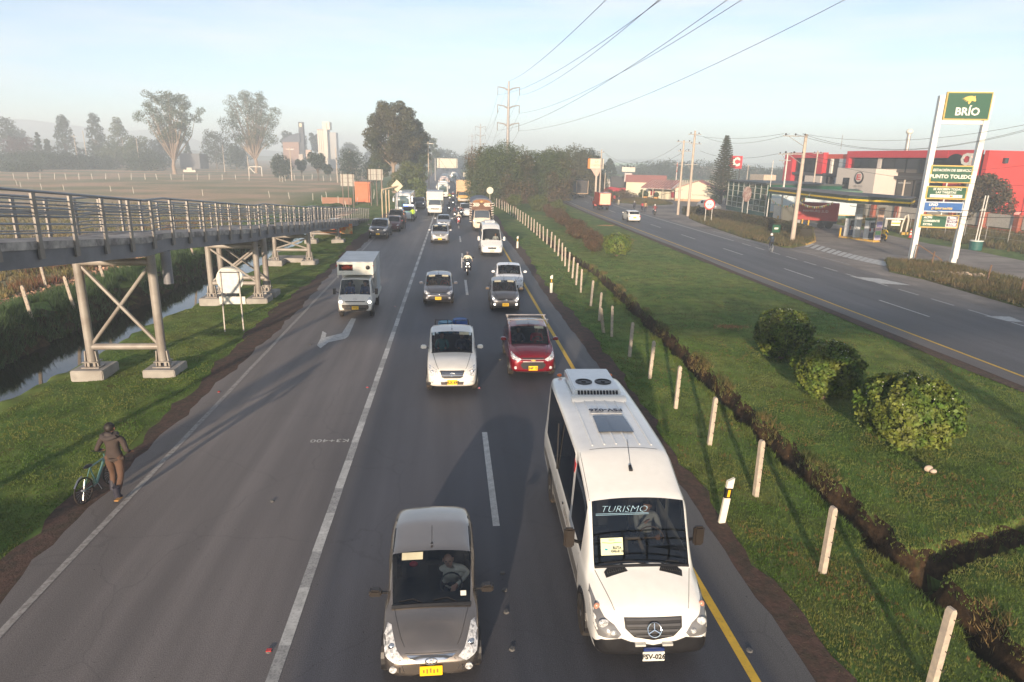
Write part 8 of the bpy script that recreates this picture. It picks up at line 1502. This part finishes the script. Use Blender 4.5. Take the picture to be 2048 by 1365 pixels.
# booth, cones, light base
bo = thing('booth', (52.0, 74.8, 0), 'white compressor booth with yellow panel beyond the pumps', 'booth', -.2); b = MB(); b.box(-1.0, -.7, -.4, .4, 0, 1.7); b.build('side_panel', mat('booth_grey', (.30, .30, .28)), bo); b = MB(); b.box(-1.0, 1.0, -.5, .5, 1.7, 1.85); b.build('roof', SIGNW, bo); b = MB(); b.box(-.3, .7, -.45, -.38, 1.0, 1.6); b.build('front_panel', SIGNW, bo); b = MB(); b.box(-.28, .68, -.47, -.45, 1.2, 1.36); b.build('yellow_stripe', MC['bollard_yellow'], bo); b = MB(); b.tube([(1.1, 0, 0), (1.15, 0, 1.2), (1.35, 0, 2.1), (1.6, 0, 2.3), (1.75, 0, 1.7), (1.7, 0, 0)], .10, 6); b.build('arch_tank', mat('arch_cream', (.6, .55, .45)), bo); b = MB(); b.box(.9, 2.6, -.8, -.5, 0, .3); b.build('yellow_step', YK, bo)
for k in (0, 1): c = thing('traffic_cone', (51.7 + k * .65, 70.9 - k * .2, 0), ['left', 'right'][k] + ' of two red and white cones behind the price sign', 'traffic cone', 0, 'traffic cones'); b = MB(); b.lathe([(.26, 0), (.26, .05), (.15, .06), (.04, .95)], n=14); b.build('cone_body', mat('cone_red', (.55, .05, .03)), c); b = MB(); b.lathe([(.125, .32), (.105, .50)], n=14); b.build('white_band', SIGNW, c); b = MB(); b.lathe([(.085, .62), (.065, .78)], n=14); b.build('white_band', SIGNW, c)
lb_ = thing('light_base', (51.0, 60.4, 0), 'green drum base carrying two thin white poles right of the sign', 'light pole'); b = MB(); b.lathe([(.55, 0), (.55, .85)], n=18); b.build('drum_base', mat('teal_base', (.015, .10, .09)), lb_); b = MB(); b.lathe([(.58, .85), (.58, .92)], n=18); b.build('base_rim', SIGNW, lb_)
for x in (-.14, .14): b = MB(); b.tube([(x, 0, .9), (x + .1, 0, 5.2)], .055, 6); b.build('pole', MC['white_pole'], lb_)
# island b: stakes and rubble
for i, (px, py, h) in enumerate([(1828, 524, 1.4), (1862, 532, 1.1), (1973, 566, 1.2), (2040, 590, 1.2)]):
    g_ = G(px, py); t = thing('wooden_stake', (g_.x, g_.y, .05), 'weathered wooden stake ' + ['at the left foot of the price sign', 'between the two sign posts', 'on the verge right of the price sign', 'at the right edge of the verge'][i], 'stake', 0, 'wooden stakes'); b = MB(); b.tube([(0, 0, -.1), (.1, 0, h)], [.07, .05], 7); b.build('stake', WOOD, t)
    if i == 0: b = MB(); b.tube([(.08, 0, h), (1.9, -.8, .2)], .04, 6); b.build('brace', WOOD, t)
for i, (px, py, s) in enumerate([(1915, 553, 1.0), (1868, 549, .8), (1948, 556, 1.1), (1885, 560, .6)]):
    g_ = G(px, py); t = thing('rubble_heap', (g_.x, g_.y, .05), ['pale brown rubble heap in the middle of the verge', 'earth heap left on the verge', 'largest stone heap on the verge, right', 'small rubble spill beside the road edge'][i], 'rubble')
    for k in range(9): b = MB(); a = k * 2.4; r_2 = .22 * (k ** .5) * s; b.ball((math.cos(a) * r_2, math.sin(a) * r_2, .10 * s), .20 * s * rnd.uniform(.6, 1.2), .17 * s, .16 * s * rnd.uniform(.6, 1.1), 7, 5); b.build('stone', mat('rubble_stone', (.34, .25, .18), r=.95, bump=.6, c2=(.5, .4, .3), sc2=4), t, smooth=False)
# round prohibition sign
rs = thing('road_sign', (34.25, 86.8, .09), 'round white sign with red ring on two white posts at the island', 'road sign', -.1); RED = mat('sign_red', (.55, .03, .03), r=.5)
b = MB(); b.lathe([(.72, -.02), (.72, .02)], (0, 0, 2.3), 32, 'y'); d_ = b.build('red_ring', RED, rs); b = MB(); b.lathe([(.56, -.03), (.56, -.021)], (0, 0, 2.3), 32, 'y'); b.build('white_face', SIGNW, d_)
for x, h in ((-.42, 1.75), (.42, 1.75)): b = MB(); b.tube([(x, .03, -.1), (x, .03, h)], .045, 6); b.build('sign_post', MC['white_pole'], rs)
for x in (-.2, .15): b = MB(); b.box(x - .12, x + .12, -.038, -.031, 2.18, 2.40); b.build('car_symbol', mat('symbol_grey', (.35, .36, .4)), d_)
gsn = thing('small_green_sign', (35.9, 71.0, .09), 'small dark green board standing in the grass behind the cyclist', 'sign'); b = MB(); b.box(-.45, .45, -.03, .03, .3, 1.15); b.build('board', GRN, gsn); b = MB(); b.box(-.25, .2, -.045, -.03, .65, .85); b.build('white_mark', SIGNW, gsn); b = MB(); b.tube([(-.35, 0, -.1), (-.35, 0, .5)], .03, 5); b.build('leg', GALV, gsn); b = MB(); b.tube([(.35, 0, -.1), (.35, 0, .5)], .03, 5); b.build('leg', GALV, gsn)
# hedge on the island
hp_ = [(35.8, 99.3), (37.2, 96.5), (38.4, 88), (38.9, 80), (38.8, 73), (37.9, 68.3)]; hd2 = thing('clipped_hedge', (0, 0, .09), 'long clipped brownish hedge along the island in front of the fuel station', 'hedge'); rg = np.random.default_rng(70); n = 26000; tt_ = rg.uniform(0, len(hp_) - 1.001, n); ii = tt_.astype(int); fr = (tt_ - ii)[:, None]; Hp = np.array(hp_); base = Hp[ii] * (1 - fr) + Hp[ii + 1] * fr; C = np.concatenate([base, np.zeros((n, 1))], 1); sd3 = rg.integers(0, 3, n); C[:, 0] += np.where(sd3 == 0, -.75, np.where(sd3 == 1, .75, rg.uniform(-.75, .75, n))) + rg.normal(0, .07, n); C[:, 2] = np.where(sd3 == 2, 1.12 + rg.normal(0, .05, n), rg.uniform(0, 1.15, n)); C[:, 1] += rg.normal(0, .1, n)
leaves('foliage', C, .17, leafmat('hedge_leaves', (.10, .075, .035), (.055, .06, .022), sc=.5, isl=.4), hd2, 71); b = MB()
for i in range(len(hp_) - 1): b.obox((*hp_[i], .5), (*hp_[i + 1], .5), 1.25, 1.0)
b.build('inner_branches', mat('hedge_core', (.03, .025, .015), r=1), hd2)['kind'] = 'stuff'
# island c: red flowers and weeds
for i, (px, py, w2, c, lb) in enumerate([(1225, 402, 4.0, (.12, .10, .05), 'olive weeds with red tips beside the far road'), (1250, 400, 4.4, (.16, .11, .06), 'brown shrub on the small far island'), (1215, 396, 2.4, (.30, .04, .03), 'red flowering weeds beside the thin pole'), (1285, 397, 2.0, (.10, .13, .04), 'low green shrub on the small far island')]):
    g_ = G(px, py); tree(lb, (g_.x, g_.y, .05), 1.7, w2, leafmat('weed_%d' % i, c, tuple(v * .6 for v in c), isl=.5), 2500, .22, 300 + i, 'shrub', 'shrub', crown0=.05, nc=10, cl=.25, r0=.05)
# ================================================================== RED AND BLACK OFFICE BUILDING
FA, FB = (65.4, 127.0), (70.3, 84.5); fd = Vector((FB[0] - FA[0], FB[1] - FA[1])); FL_ = fd.length; rzf = math.atan2(fd.y, fd.x)
rbld = thing('office_building', (FA[0], FA[1], 0), 'red and black office block with white panels behind the fuel station', 'building', rzf)
RB = mat('facade_red', (.52, .035, .045), r=.5, var=.05); KB = mat('facade_black', (.03, .03, .034), r=.5, var=.15); WB = mat('facade_white', (.62, .56, .50), r=.7, var=.05); GB = mat('facade_grey', (.38, .42, .44), r=.6)
b = MB(); b.box(0, FL_, 0, 14, -.2, 9.5); b.build('wall', KB, rbld)
def fx(px, py=350): return PL(px, py, FA, FB)[0]
def fz(px, py): return PL(px, py, FA, FB)[1]
def fel(name_, x0, y0, x1, y1, m, out=.2, zr=None, par=None):
    if zr: zr = (zr[0] * .94, zr[1] * .94)
    s0, s1 = fx(x0), fx(x1); z1 = fz((x0 + x1) / 2, y0); z0 = fz((x0 + x1) / 2, y1)
    if zr: z0, z1 = zr
    b = MB(); b.box(s0, s1, -out, .05, z0, z1); return b.build(name_, m, par or rbld)
fel('red_pier', 1574, 309, 1590, 385, RB, .9, (-.1, 10.5)); fel('red_band', 1590, 309, 1651, 316, RB, .9, (9.5, 10.5)); fel('red_pier', 1640, 309, 1651, 336, RB, .9, (6.6, 9.5)); fel('red_band', 1651, 309, 1698, 316, mat('facade_red_lit', (.55, .06, .03), r=.5), .25, (9.4, 10.2)); fel('red_pier', 1698, 309, 1703, 336, RB, .95, (6.4, 10.7)); fel('red_band', 1703, 309, 1900, 316, RB, .95, (9.6, 10.7)); fel('red_block', 1900, 305, 1958, 380, RB, .9, (1.2, 10.7))
for a, c in ((1594, 1610), (1611, 1625), (1626, 1639)): fel('window', a, 318, c, 334, DGLASS, .3, (6.9, 9.4))
for a, c in ((1705, 1722), (1723, 1740), (1741, 1755), (1765, 1790), (1791, 1812), (1815, 1840), (1842, 1868), (1870, 1898)): fel('window', a, 318, c, 332, DGLASS, .4, (7.3, 9.4))
fel('white_column', 1660, 317, 1664, 335, SIGNW, .3, (6.6, 9.4)); fel('grey_panel', 1678, 318, 1696, 335, GB, .35, (6.6, 9.4)); fel('white_column', 1756, 317, 1763, 330, WB, .45, (7.2, 9.5))
fel('floor_band', 1590, 334, 1900, 338, mat('band_grey', (.06, .06, .065)), .7, (6.3, 6.75)); fel('floor_band', 1590, 363, 1715, 368, MC['band_grey'], .8, (2.7, 3.2))
fel('white_panel', 1622, 339, 1654, 360, WB, 1.2, (3.7, 6.2)); fel('slot', 1631, 350, 1648, 352, BLACK, 1.25, (4.9, 5.05)); fel('white_panel', 1683, 341, 1718, 362, GB, 1.2, (3.6, 6.1)); fel('slot', 1690, 352, 1711, 354, BLACK, 1.25, (4.8, 4.95))
fel('red_wall', 1633, 367, 1640, 380, RB, .5, (0, 2.7)); fel('cream_wall', 1641, 367, 1650, 380, mat('cream_wall', (.7, .62, .36)), .5, (0, 2.7)); fel('white_column', 1689, 368, 1696, 384, GB, .6, (0, 2.7))
for a, c in ((1594, 1606), (1607, 1620), (1656, 1668), (1669, 1681), (1800, 1815), (1817, 1832), (1835, 1855), (1858, 1875), (1877, 1897)): fel('window', a, 341, c, 360, mat('smoked_window', (.02, .022, .026), r=.1, coat=.5), .25, (3.5, 6.1))
for a, c in ((1594, 1615), (1652, 1668), (1670, 1687), (1800, 1830), (1833, 1860), (1863, 1895)): fel('window', a, 368, c, 384, MC['smoked_window'], .25, (.3, 2.6))
wbk = fel('white_block', 1716, 328, 1796, 392, WB, 4.0, (0, 7.8)); fel('tall_window', 1731, 347, 1744, 388, DGLASS, 4.06, (.6, 6.2), wbk); wbs = (fx(1716) + fx(1796)) / 2
s0 = fx(1764); em_ = MB(); em_.lathe([(.95, -4.12), (.95, -4.02)], (s0, 0, 5.9), 28, 'y'); rgm = em_.build('logo_ring', BLACK, wbk); em_ = MB(); em_.lathe([(.72, -4.16), (.72, -4.121)], (s0, 0, 6.0), 28, 'y'); em_.build('logo_disc', WB, wbk)
for (x0, x1, z0, z1) in ((-.42, -.22, -.42, .42), (-.2, .45, .26, .42), (-.2, .40, -.08, .08), (-.2, .45, -.42, -.26)): b = MB(); b.box(s0 + x0, s0 + x1, -4.2, -4.161, 6.0 + z0, 6.0 + z1); b.build('logo_bar', RED, wbk)
text('MERCEDES', .42, mat('grey_letter', (.35, .33, .31)), rbld, (s0, -4.05, 4.6), rt, name='wall_lettering'); text('CENTRO', .30, MC['grey_letter'], rbld, (s0, -4.05, 4.15), rt, name='wall_lettering')
s1 = fx(1917); b = MB(); b.lathe([(1, -.03), (1, .03)], (0, 0, 0), 30, 'y'); o = b.build('round_window', DGLASS, rbld); o.scale = (1.5, 1, 1.25); o.location = (s1, -.95, 8.3)
text('C', 2.1, SIGNW, rbld, (fx(1937), -.95, 8.75), rt, bold=.09, ext=.05, name='roof_letter'); text('F', 2.1, SIGNW, rbld, (fx(1950), -.95, 8.75), rt, bold=.06, ext=.05, name='roof_letter')
# end wall towards the camera
rb2 = thing('office_wing', (FB[0] - .3, FB[1] - .7, 0), 'sunlit red end wing of the office block with cream stair tower at the right edge', 'building', rzf + math.pi / 2); b = MB(); b.box(0, 8.3, 0, .65, -.2, 10.0); b.build('wall', mat('facade_red_sunlit', (.58, .05, .045), r=.55, var=.05), rb2); b = MB(); b.box(8.3, 16, -.3, .65, -.2, 10.0); b.build('stair_tower', mat('cream_tower', (.62, .52, .40), r=.7), rb2)  # end wall red brightened, sunlight put into the colour
for x, z in ((2.3, 8.4), (9.6, 6.2), (9.6, 3.4)): b = MB(); b.box(x, x + .6, -.36, .02, z, z + .7); b.build('window', DGLASS, rb2)
for k in range(4): b = MB(); z = 1.5 + k * 2.4; b.obox((6.6, -1.2, z), (9.4, -1.2, z + 1.2), .9, .12); b.build('stair_flight', GALV, rb2, smooth=False); b = MB(); b.box(9.2, 10.6, -1.8, -.5, z + 1.2, z + 1.32); b.build('landing', GALV, rb2); b = MB(); b.obox((6.6, -1.65, z + .9), (9.4, -1.65, z + 2.1), .05, .05); b.build('stair_rail', GALV, rb2)
for x in (6.6, 10.6): b = MB(); b.box(x - .07, x + .07, -1.3, -1.1, 0, 10.8); b.build('steel_column', POSTW, rb2)
b = MB(); b.tube([(6, 6, 10.6), (6, 6, 13.2)], .05, 5); b.build('mast', GALV, rbld); b = MB(); b.tube([(22, 6, 10.2), (22, 6, 13.0)], .30, 8); b.build('vent_stack', GALV, rbld); b = MB(); b.ball((22, 6, 13.2), .55, .55, .45, 10, 6); b.build('vent_cowl', SIGNW, rbld)
tree('wispy casuarina tree in front of the red end wing', (65.5, 78, 0), 7.0, 7.6, leafmat('casuarina', (.075, .070, .035), (.11, .075, .045), sc=.4), 9000, .32, 310, 'casuarina_tree', crown0=.12, nc=22, cl=.2)
# brick pier fence, chain fence
bf = thing('brick_pier_fence', (0, 0, 0), 'long red brick pier fence with pale panels and white spikes by the offices', 'fence'); A = Vector((59.5, 106)); B = Vector((66.6, 58)); n = 12; BRK = mat('pier_brick', (.30, .085, .05), r=.9, var=.2, sc=6, bump=.3)
for i in range(n):
    p = A.lerp(B, i / (n - 1)); z = float(hz(p.x, p.y)); b = MB(); b.box(p.x - .35, p.x + .35, p.y - .35, p.y + .35, z, z + 2.2); pr = b.build('pier', BRK, bf); b = MB()
    for k in range(5): b.obox((p.x - .5, p.y - .3 + k * .15, z + 2.25), (p.x - .2, p.y - .3 + k * .15, z + 2.6), .03, .03)
    b.build('spikes', SIGNW, pr)['kind'] = 'stuff'
    if i < n - 1:
        q = A.lerp(B, (i + 1) / (n - 1)); d = (q - p).normalized(); b = MB(); b.obox((p.x + d.x * .5, p.y + d.y * .5, z + 1.35), (q.x - d.x * .5, q.y - d.y * .5, z + 1.35), .05, 1.5); b.build('panel', mat('fence_panel', (.36, .34, .30), r=.7, var=.15), bf, smooth=False); b = MB(); b.obox((p.x, p.y, z + .2), (q.x, q.y, z + .2), .25, .5); b.build('base_wall', BRK, bf, smooth=False)
cf = thing('wire_fence', (0, 0, 0), 'thin steel post wire fence along the back of the forecourt', 'fence'); A = Vector((55.9, 86)); B = Vector((57.4, 52))
for i in range(13): p = A.lerp(B, i / 12); z = float(hz(p.x, p.y)); b = MB(); b.tube([(p.x, p.y, z), (p.x, p.y, z + 2.0)], .035, 5); b.build('post', GALV, cf)
for h in (.6, 1.2, 1.9): b = MB(); b.tube([(A.x, A.y, hz(A.x, A.y) + h), (B.x, B.y, hz(B.x, B.y) + h)], .012, 4); b.build('wire', GALV, cf)
PB4 = scatter(53.5, 66, 50, 100, 9, yref=200, seed=81); tufts('bank_grass', PB4, .55, .05, MC['verge_blades'], 5, .8, seed=82)
# ================================================================== HOUSE, PINE, BILLBOARDS AND THE FAR SIDE
CW = mat('cream_house_wall', (.72, .66, .50), r=.8, var=.04); TILE = mat('red_roof_tile', (.42, .17, .14), r=.8, var=.15, sc=3); BASEO = mat('ochre_base', (.55, .35, .20), r=.8)
hs = thing('gabled_house', (46.3, 136.5, 0), 'cream gabled roadside house with striped red tile roof and orange planters', 'house', math.atan2(-4.0, 8.6)); Lh = 9.3
b = MB(); b.add([(0, 0, -.1), (Lh, 0, -.1), (Lh, 0, 2.0), (Lh * .48, 0, 4.0), (0, 0, 2.5), (0, 9, -.1), (Lh, 9, -.1), (Lh, 9, 2.0), (Lh * .48, 9, 4.0), (0, 9, 2.5)], [(0, 1, 2, 3, 4), (9, 8, 7, 6, 5), (0, 4, 9, 5), (1, 6, 7, 2)]); b.build('wall', CW, hs, smooth=False)
b = MB(); b.box(0, Lh, -.05, -.01, -.1, .45); b.build('ochre_base', BASEO, hs)
for (xa, za, xb, zb_) in ((-.2, 2.45, Lh * .48, 4.1), (Lh * .48, 4.1, Lh + .2, 1.95)):
    n = 12
    for k in range(n): b = MB(); y0_, y1_ = -.3 + k * 9.6 / n, -.3 + (k + .86) * 9.6 / n; b.add([(xa, y0_, za), (xb, y0_, zb_), (xb, y1_, zb_), (xa, y1_, za), (xa, y0_, za + .1), (xb, y0_, zb_ + .1), (xb, y1_, zb_ + .1), (xa, y1_, za + .1)], [(0, 3, 2, 1), (4, 5, 6, 7), (0, 1, 5, 4), (1, 2, 6, 5), (2, 3, 7, 6), (3, 0, 4, 7)]); b.build('tile_row', TILE, hs, smooth=False)
text('RESTAURANTE', .38, mat('grey_sign_letter', (.25, .22, .2)), hs, (Lh * .5, -.04, 1.3), rt, name='wall_lettering')
wg = thing('house_wing', (40.9, 141.5, 0), 'open fronted porch wing with striped red roof left of the gabled house', 'house', math.atan2(-4.4, 5.6)); Lw = 6.6
b = MB(); b.box(0, Lw, 3, 9, -.1, 2.4); b.build('wall', CW, wg); b = MB(); b.add([(-.3, -.4, 2.2), (Lw + .1, -.4, 2.2), (Lw + .1, 5.5, 3.8), (-.3, 5.5, 3.8), (-.3, -.4, 2.3), (Lw + .1, -.4, 2.3), (Lw + .1, 5.5, 3.9), (-.3, 5.5, 3.9)], [(0, 3, 2, 1), (4, 5, 6, 7), (0, 1, 5, 4), (1, 2, 6, 5), (2, 3, 7, 6), (3, 0, 4, 7)]); b.build('roof', mat('roof_under', (.6, .5, .45)), wg, smooth=False)
for k in range(11): b = MB(); x = -.2 + k * .62; b.obox((x, -.42, 2.36), (x, 5.5, 3.96), .34, .10); b.build('tile_row', TILE, wg, smooth=False)
for x in (0, 2.2, 4.4): b = MB(); b.box(x, x + .12, -.1, .02, 0, 2.2); b.build('post', CW, wg)
for x in (1.1, 3.4): b = MB(); b.box(x - .4, x + .4, -1.2, -.6, 0, .6); b.build('planter', mat('orange_planter', (.60, .30, .08)), wg); b = MB(); b.ball((x, -.9, 1.05), .6, .5, .55, 10, 8); b.build('plant', LM2, wg)
for x, z in ((.6, 1.3), (5.2, 1.0)): b = MB(); b.box(x, x + .9, 2.9, 2.98, z - .6, z + .6); b.build('red_hanging', mat('wine_red', (.35, .03, .04)), wg)
t = thing('rear_house', (41.5, 158, 0), 'small cream house with red roof just behind the porch wing', 'house', -.3); b = MB(); b.box(0, 9, 0, 6, 0, 3.0); b.build('wall', CW, t); b = MB(); b.prismX([(-.4, 3.0), (6.4, 3.0), (3, 4.6)], -.3, 9.3); b.build('roof', TILE, t, smooth=False)
# Norfolk pine
npn = thing('araucaria_tree', (52.7, 128, 0), 'tall symmetrical araucaria tree with layered branches beside the red logo sign', 'tree'); H_ = 12.9; b = MB(); b.tube([(0, 0, 0), (-.2, 0, H_)], [.32, .03], 8); tr_ = b.build('trunk', BARK, npn); rg = np.random.default_rng(90); PT = []; br_ = MB()
for k in range(27):
    z = 1.7 + (H_ - 2.0) * (k / 26) ** .95; rad = 3.3 * (1 - (z / H_)) ** .75 + .15; nb_ = 8
    for j in range(nb_):
        a = j * 2 * math.pi / nb_ + k * .37; rr = rad * rg.uniform(.8, 1.1); ex_ = Vector((math.cos(a) * rr, math.sin(a) * rr, z + .22 * rr)); st = Vector((0, 0, z - .05)); br_.tube([st, st.lerp(ex_, .5) - Vector((0, 0, .06 * rr)), ex_], [.05, .035, .01], 4)
        m_ = int(16 + rr * 26); f_ = rg.uniform(.12, 1, m_)[:, None]; C = np.array(st) * (1 - f_) + np.array(ex_) * f_; C += rg.normal(0, .09, (m_, 3)) * (1.2 - f_ * .6); PT.append(C)
br_.build('branches', BARK, tr_)['kind'] = 'stuff'; leaves('crown', np.concatenate(PT), .30, leafmat('araucaria_leaves', (.035, .055, .028), (.075, .080, .04), sc=.6), npn, 91, asp=.35)
tree('dark low tree at the foot of the araucaria', (54.5, 122, 0), 2.6, 4.5, LM2, 3500, .22, 311, 'shrub', 'shrub', crown0=.1, nc=10, cl=.28)
tree('dark round shrub at the corner of the gabled house', (50.3, 124.5, 0), 2.0, 2.4, LM2, 2000, .2, 312, 'shrub', 'shrub', crown0=.05, nc=9, cl=.28)
cs_ = thing('logo_sign', (55.1, 128.5, 0), 'square red sign with white letter C on two dark posts', 'sign'); b = MB(); b.box(-1.25, 1.25, -.15, .15, 6.75, 9.1); b.build('panel', mat('logo_red', (.62, .04, .05), r=.5), cs_); text('C', 2.1, SIGNW, cs_, (.02, -.17, 7.93), rt, bold=.12, ext=.02, name='logo_letter')
for x in (-1.15, 1.0): b = MB(); b.tube([(x, .05, 0), (x, .05, 6.8)], .09, 6); b.build('sign_post', BLACK, cs_)
bb1 = thing('billboard', (32.3, 151, 0), 'white and orange billboard on a tapered post behind the thin pole', 'billboard'); b = MB(); b.box(-1.15, 1.9, -.15, .15, 5.95, 8.1); b.build('board', mat('cream_billboard', (.72, .62, .48)), bb1); b = MB(); b.box(-1.65, -1.15, -.16, .14, 5.95, 8.1); b.build('orange_panel', mat('bill_orange', (.75, .22, .03)), bb1); text('LA', .75, mat('brown_letter', (.5, .28, .12)), bb1, (.35, -.17, 7.45), rt); text('CASONA', .62, MC['brown_letter'], bb1, (.35, -.17, 6.65), rt)
b = MB(); b.prismY([(-.9, 5.9), (1.5, 5.9), (.75, 4.4), (.1, 4.4)], -.1, .1); b.build('lower_board', mat('pink_board', (.62, .42, .34)), bb1, smooth=False); b = MB(); b.box(.2, .6, -.12, .12, 0, 5.9); b.build('sign_post', mat('cream_post', (.55, .45, .36)), bb1)
bb2 = thing('billboard', (45.3, 171, 0), 'small white roadside sign with four lamps on dark posts', 'billboard'); b = MB(); b.box(-1.7, 1.7, -.1, .1, 5.1, 6.3); b.build('board', mat('cream_sign2', (.72, .66, .56)), bb2); b = MB(); b.box(-.95, 1.0, -.08, .08, 2.6, 4.8); b.build('lower_board', mat('pinkish_sign', (.60, .48, .46), c2=(.7, .66, .6), sc2=2), bb2)
for x in (-1.05, 1.1): b = MB(); b.tube([(x, .1, 0), (x, .1, 5.2)], .09, 6); b.build('sign_post', BLACK, bb2)
for k in range(4): b = MB(); b.ball((-1.2 + k * .8, -.3, 6.45), .22, .22, .16, 8, 5); b.build('lamp', BLACK, bb2)
for i, (px, pt, pb, w2, lb) in enumerate([(1224, 378, 384, 2.6, 'red tarpaulin spread left of the dark parked truck'), (1252, 380, 386, 3.0, 'red tarpaulin spread right of the dark parked truck')]):
    g_ = G(px, pb); t = thing('red_tarpaulin', (g_.x, g_.y, 0), lb, 'tarpaulin', -.15); b = MB(); b.add([(-w2, -1, .1), (w2, -1, .1), (w2 * .9, 1, .9), (-w2 * .9, 1, 1.0), (0, -1, .5), (0, 1, 1.2)], [(0, 4, 5, 3), (4, 1, 2, 5), (0, 1, 4), (3, 5, 2)]); b.build('cloth', mat('tarp_red', (.62, .03, .04), r=.7), t, smooth=False)
g_ = G(1235, 381); t = thing('parked_truck', (g_.x, g_.y + 2, 0), 'parked truck with dark arched tarpaulin beside the red cloth', 'truck', -.1); b = MB(); b.box(-3.6, -1.6, 0, 2.2, .5, 2.2); b.build('cab', mat('grey_cab', (.5, .46, .42)), t, bevel=.1); b = MB(); b.box(-1.5, 5.0, -.1, 2.3, .7, 3.6); b.build('tarpaulin_body', mat('dark_canvas', (.04, .04, .045)), t, bevel=.25)
for x in (-2.6, 3.6): b = MB(); b.lathe([(.45, -.1), (.45, .2)], (x, 0, .45), 14, 'y'); b.build('wheel', RUBBER, t)
sw = thing('slatted_wall', (0, 0, 0), 'long pale slatted boundary wall across the far fields', 'wall'); SLM = mat('beige_slats', (.42, .36, .28), r=.8, var=.1)
A, B = Vector((35, 205)), Vector((92, 212)); n = 74
b = MB(); b.obox((A.x, A.y + .1, .9), (B.x, B.y + .1, .9), .15, 1.8); b.build('wall', mat('wall_beige', (.34, .29, .23), r=.9), sw, smooth=False)
for i in range(n): p = A.lerp(B, i / (n - 1)); b = MB(); b.box(p.x - .22, p.x + .22, p.y - .25, p.y - .05, 0, 2.3); b.build('slat', SLM, sw)
for i, (px, pt, Y, w2, lb, nm, lm, sh) in enumerate([(1220, 316, 260, 40, 'dark cypress like tree right of the billboard', 'cypress_tree', LM4, 'cone'), (1300, 334, 330, 90, 'hazy treeline tree, first behind the slatted wall', 'hazy_tree', LM4, 'round'), (1345, 330, 330, 90, 'hazy treeline tree, second behind the slatted wall', 'hazy_tree', LM4, 'round'), (1400, 332, 330, 90, 'hazy treeline tree, third, left of the araucaria', 'hazy_tree', LM4, 'round'), (1500, 340, 300, 80, 'hazy treeline tree, right of the red logo sign', 'hazy_tree', LM4, 'round'), (1555, 345, 300, 80, 'hazy treeline tree at the corner of the offices', 'hazy_tree', LM4, 'round'), (1250, 338, 420, 60, 'distant hazy tree below the smoke', 'hazy_tree', LM4, 'round'), (1165, 335, 330, 50, 'hazy tree behind the left billboard', 'hazy_tree', LM1, 'round')]):
    top = Vp(px, pt, Y); wd = w2 * Y / FPX; tree(lb, (top.x, Y, -.2), top.z + .2, wd, lm, 4500, .7, 400 + i, nm, crown0=.08, nc=16, shape=sh, cl=.27 if sh == 'round' else .17, r0=.2)
for i, (x0, x1, pt, Y, c, lb) in enumerate([(1395, 1425, 333, 420, (.5, .36, .32), 'pale pink distant block left of the araucaria'), (1425, 1440, 336, 430, (.45, .36, .34), 'pale distant block partly behind the araucaria'), (1497, 1512, 340, 380, (.5, .4, .34), 'pale house among trees right of the logo sign'), (1528, 1550, 350, 210, (.62, .46, .32), 'cream gabled house left of the office block'), (1230, 1290, 326, 520, (.25, .36, .33), 'low teal industrial roof on the horizon')]):
    blk('distant_house', lb, x0, x1, pt, 372, Y, mat('dist_%d' % i, c), 10)
# roadside trees behind the photographer (they shade the road and the median)
for i, (x, y, h, wd) in enumerate([(-10.8, -82, 13, 4.5)]):
    tree('slim tree at the road edge far behind the bridge', (x, y, -.1), h, wd, LM2, 5000, .35, 500 + i, 'roadside_tree', crown0=.35, nc=14)
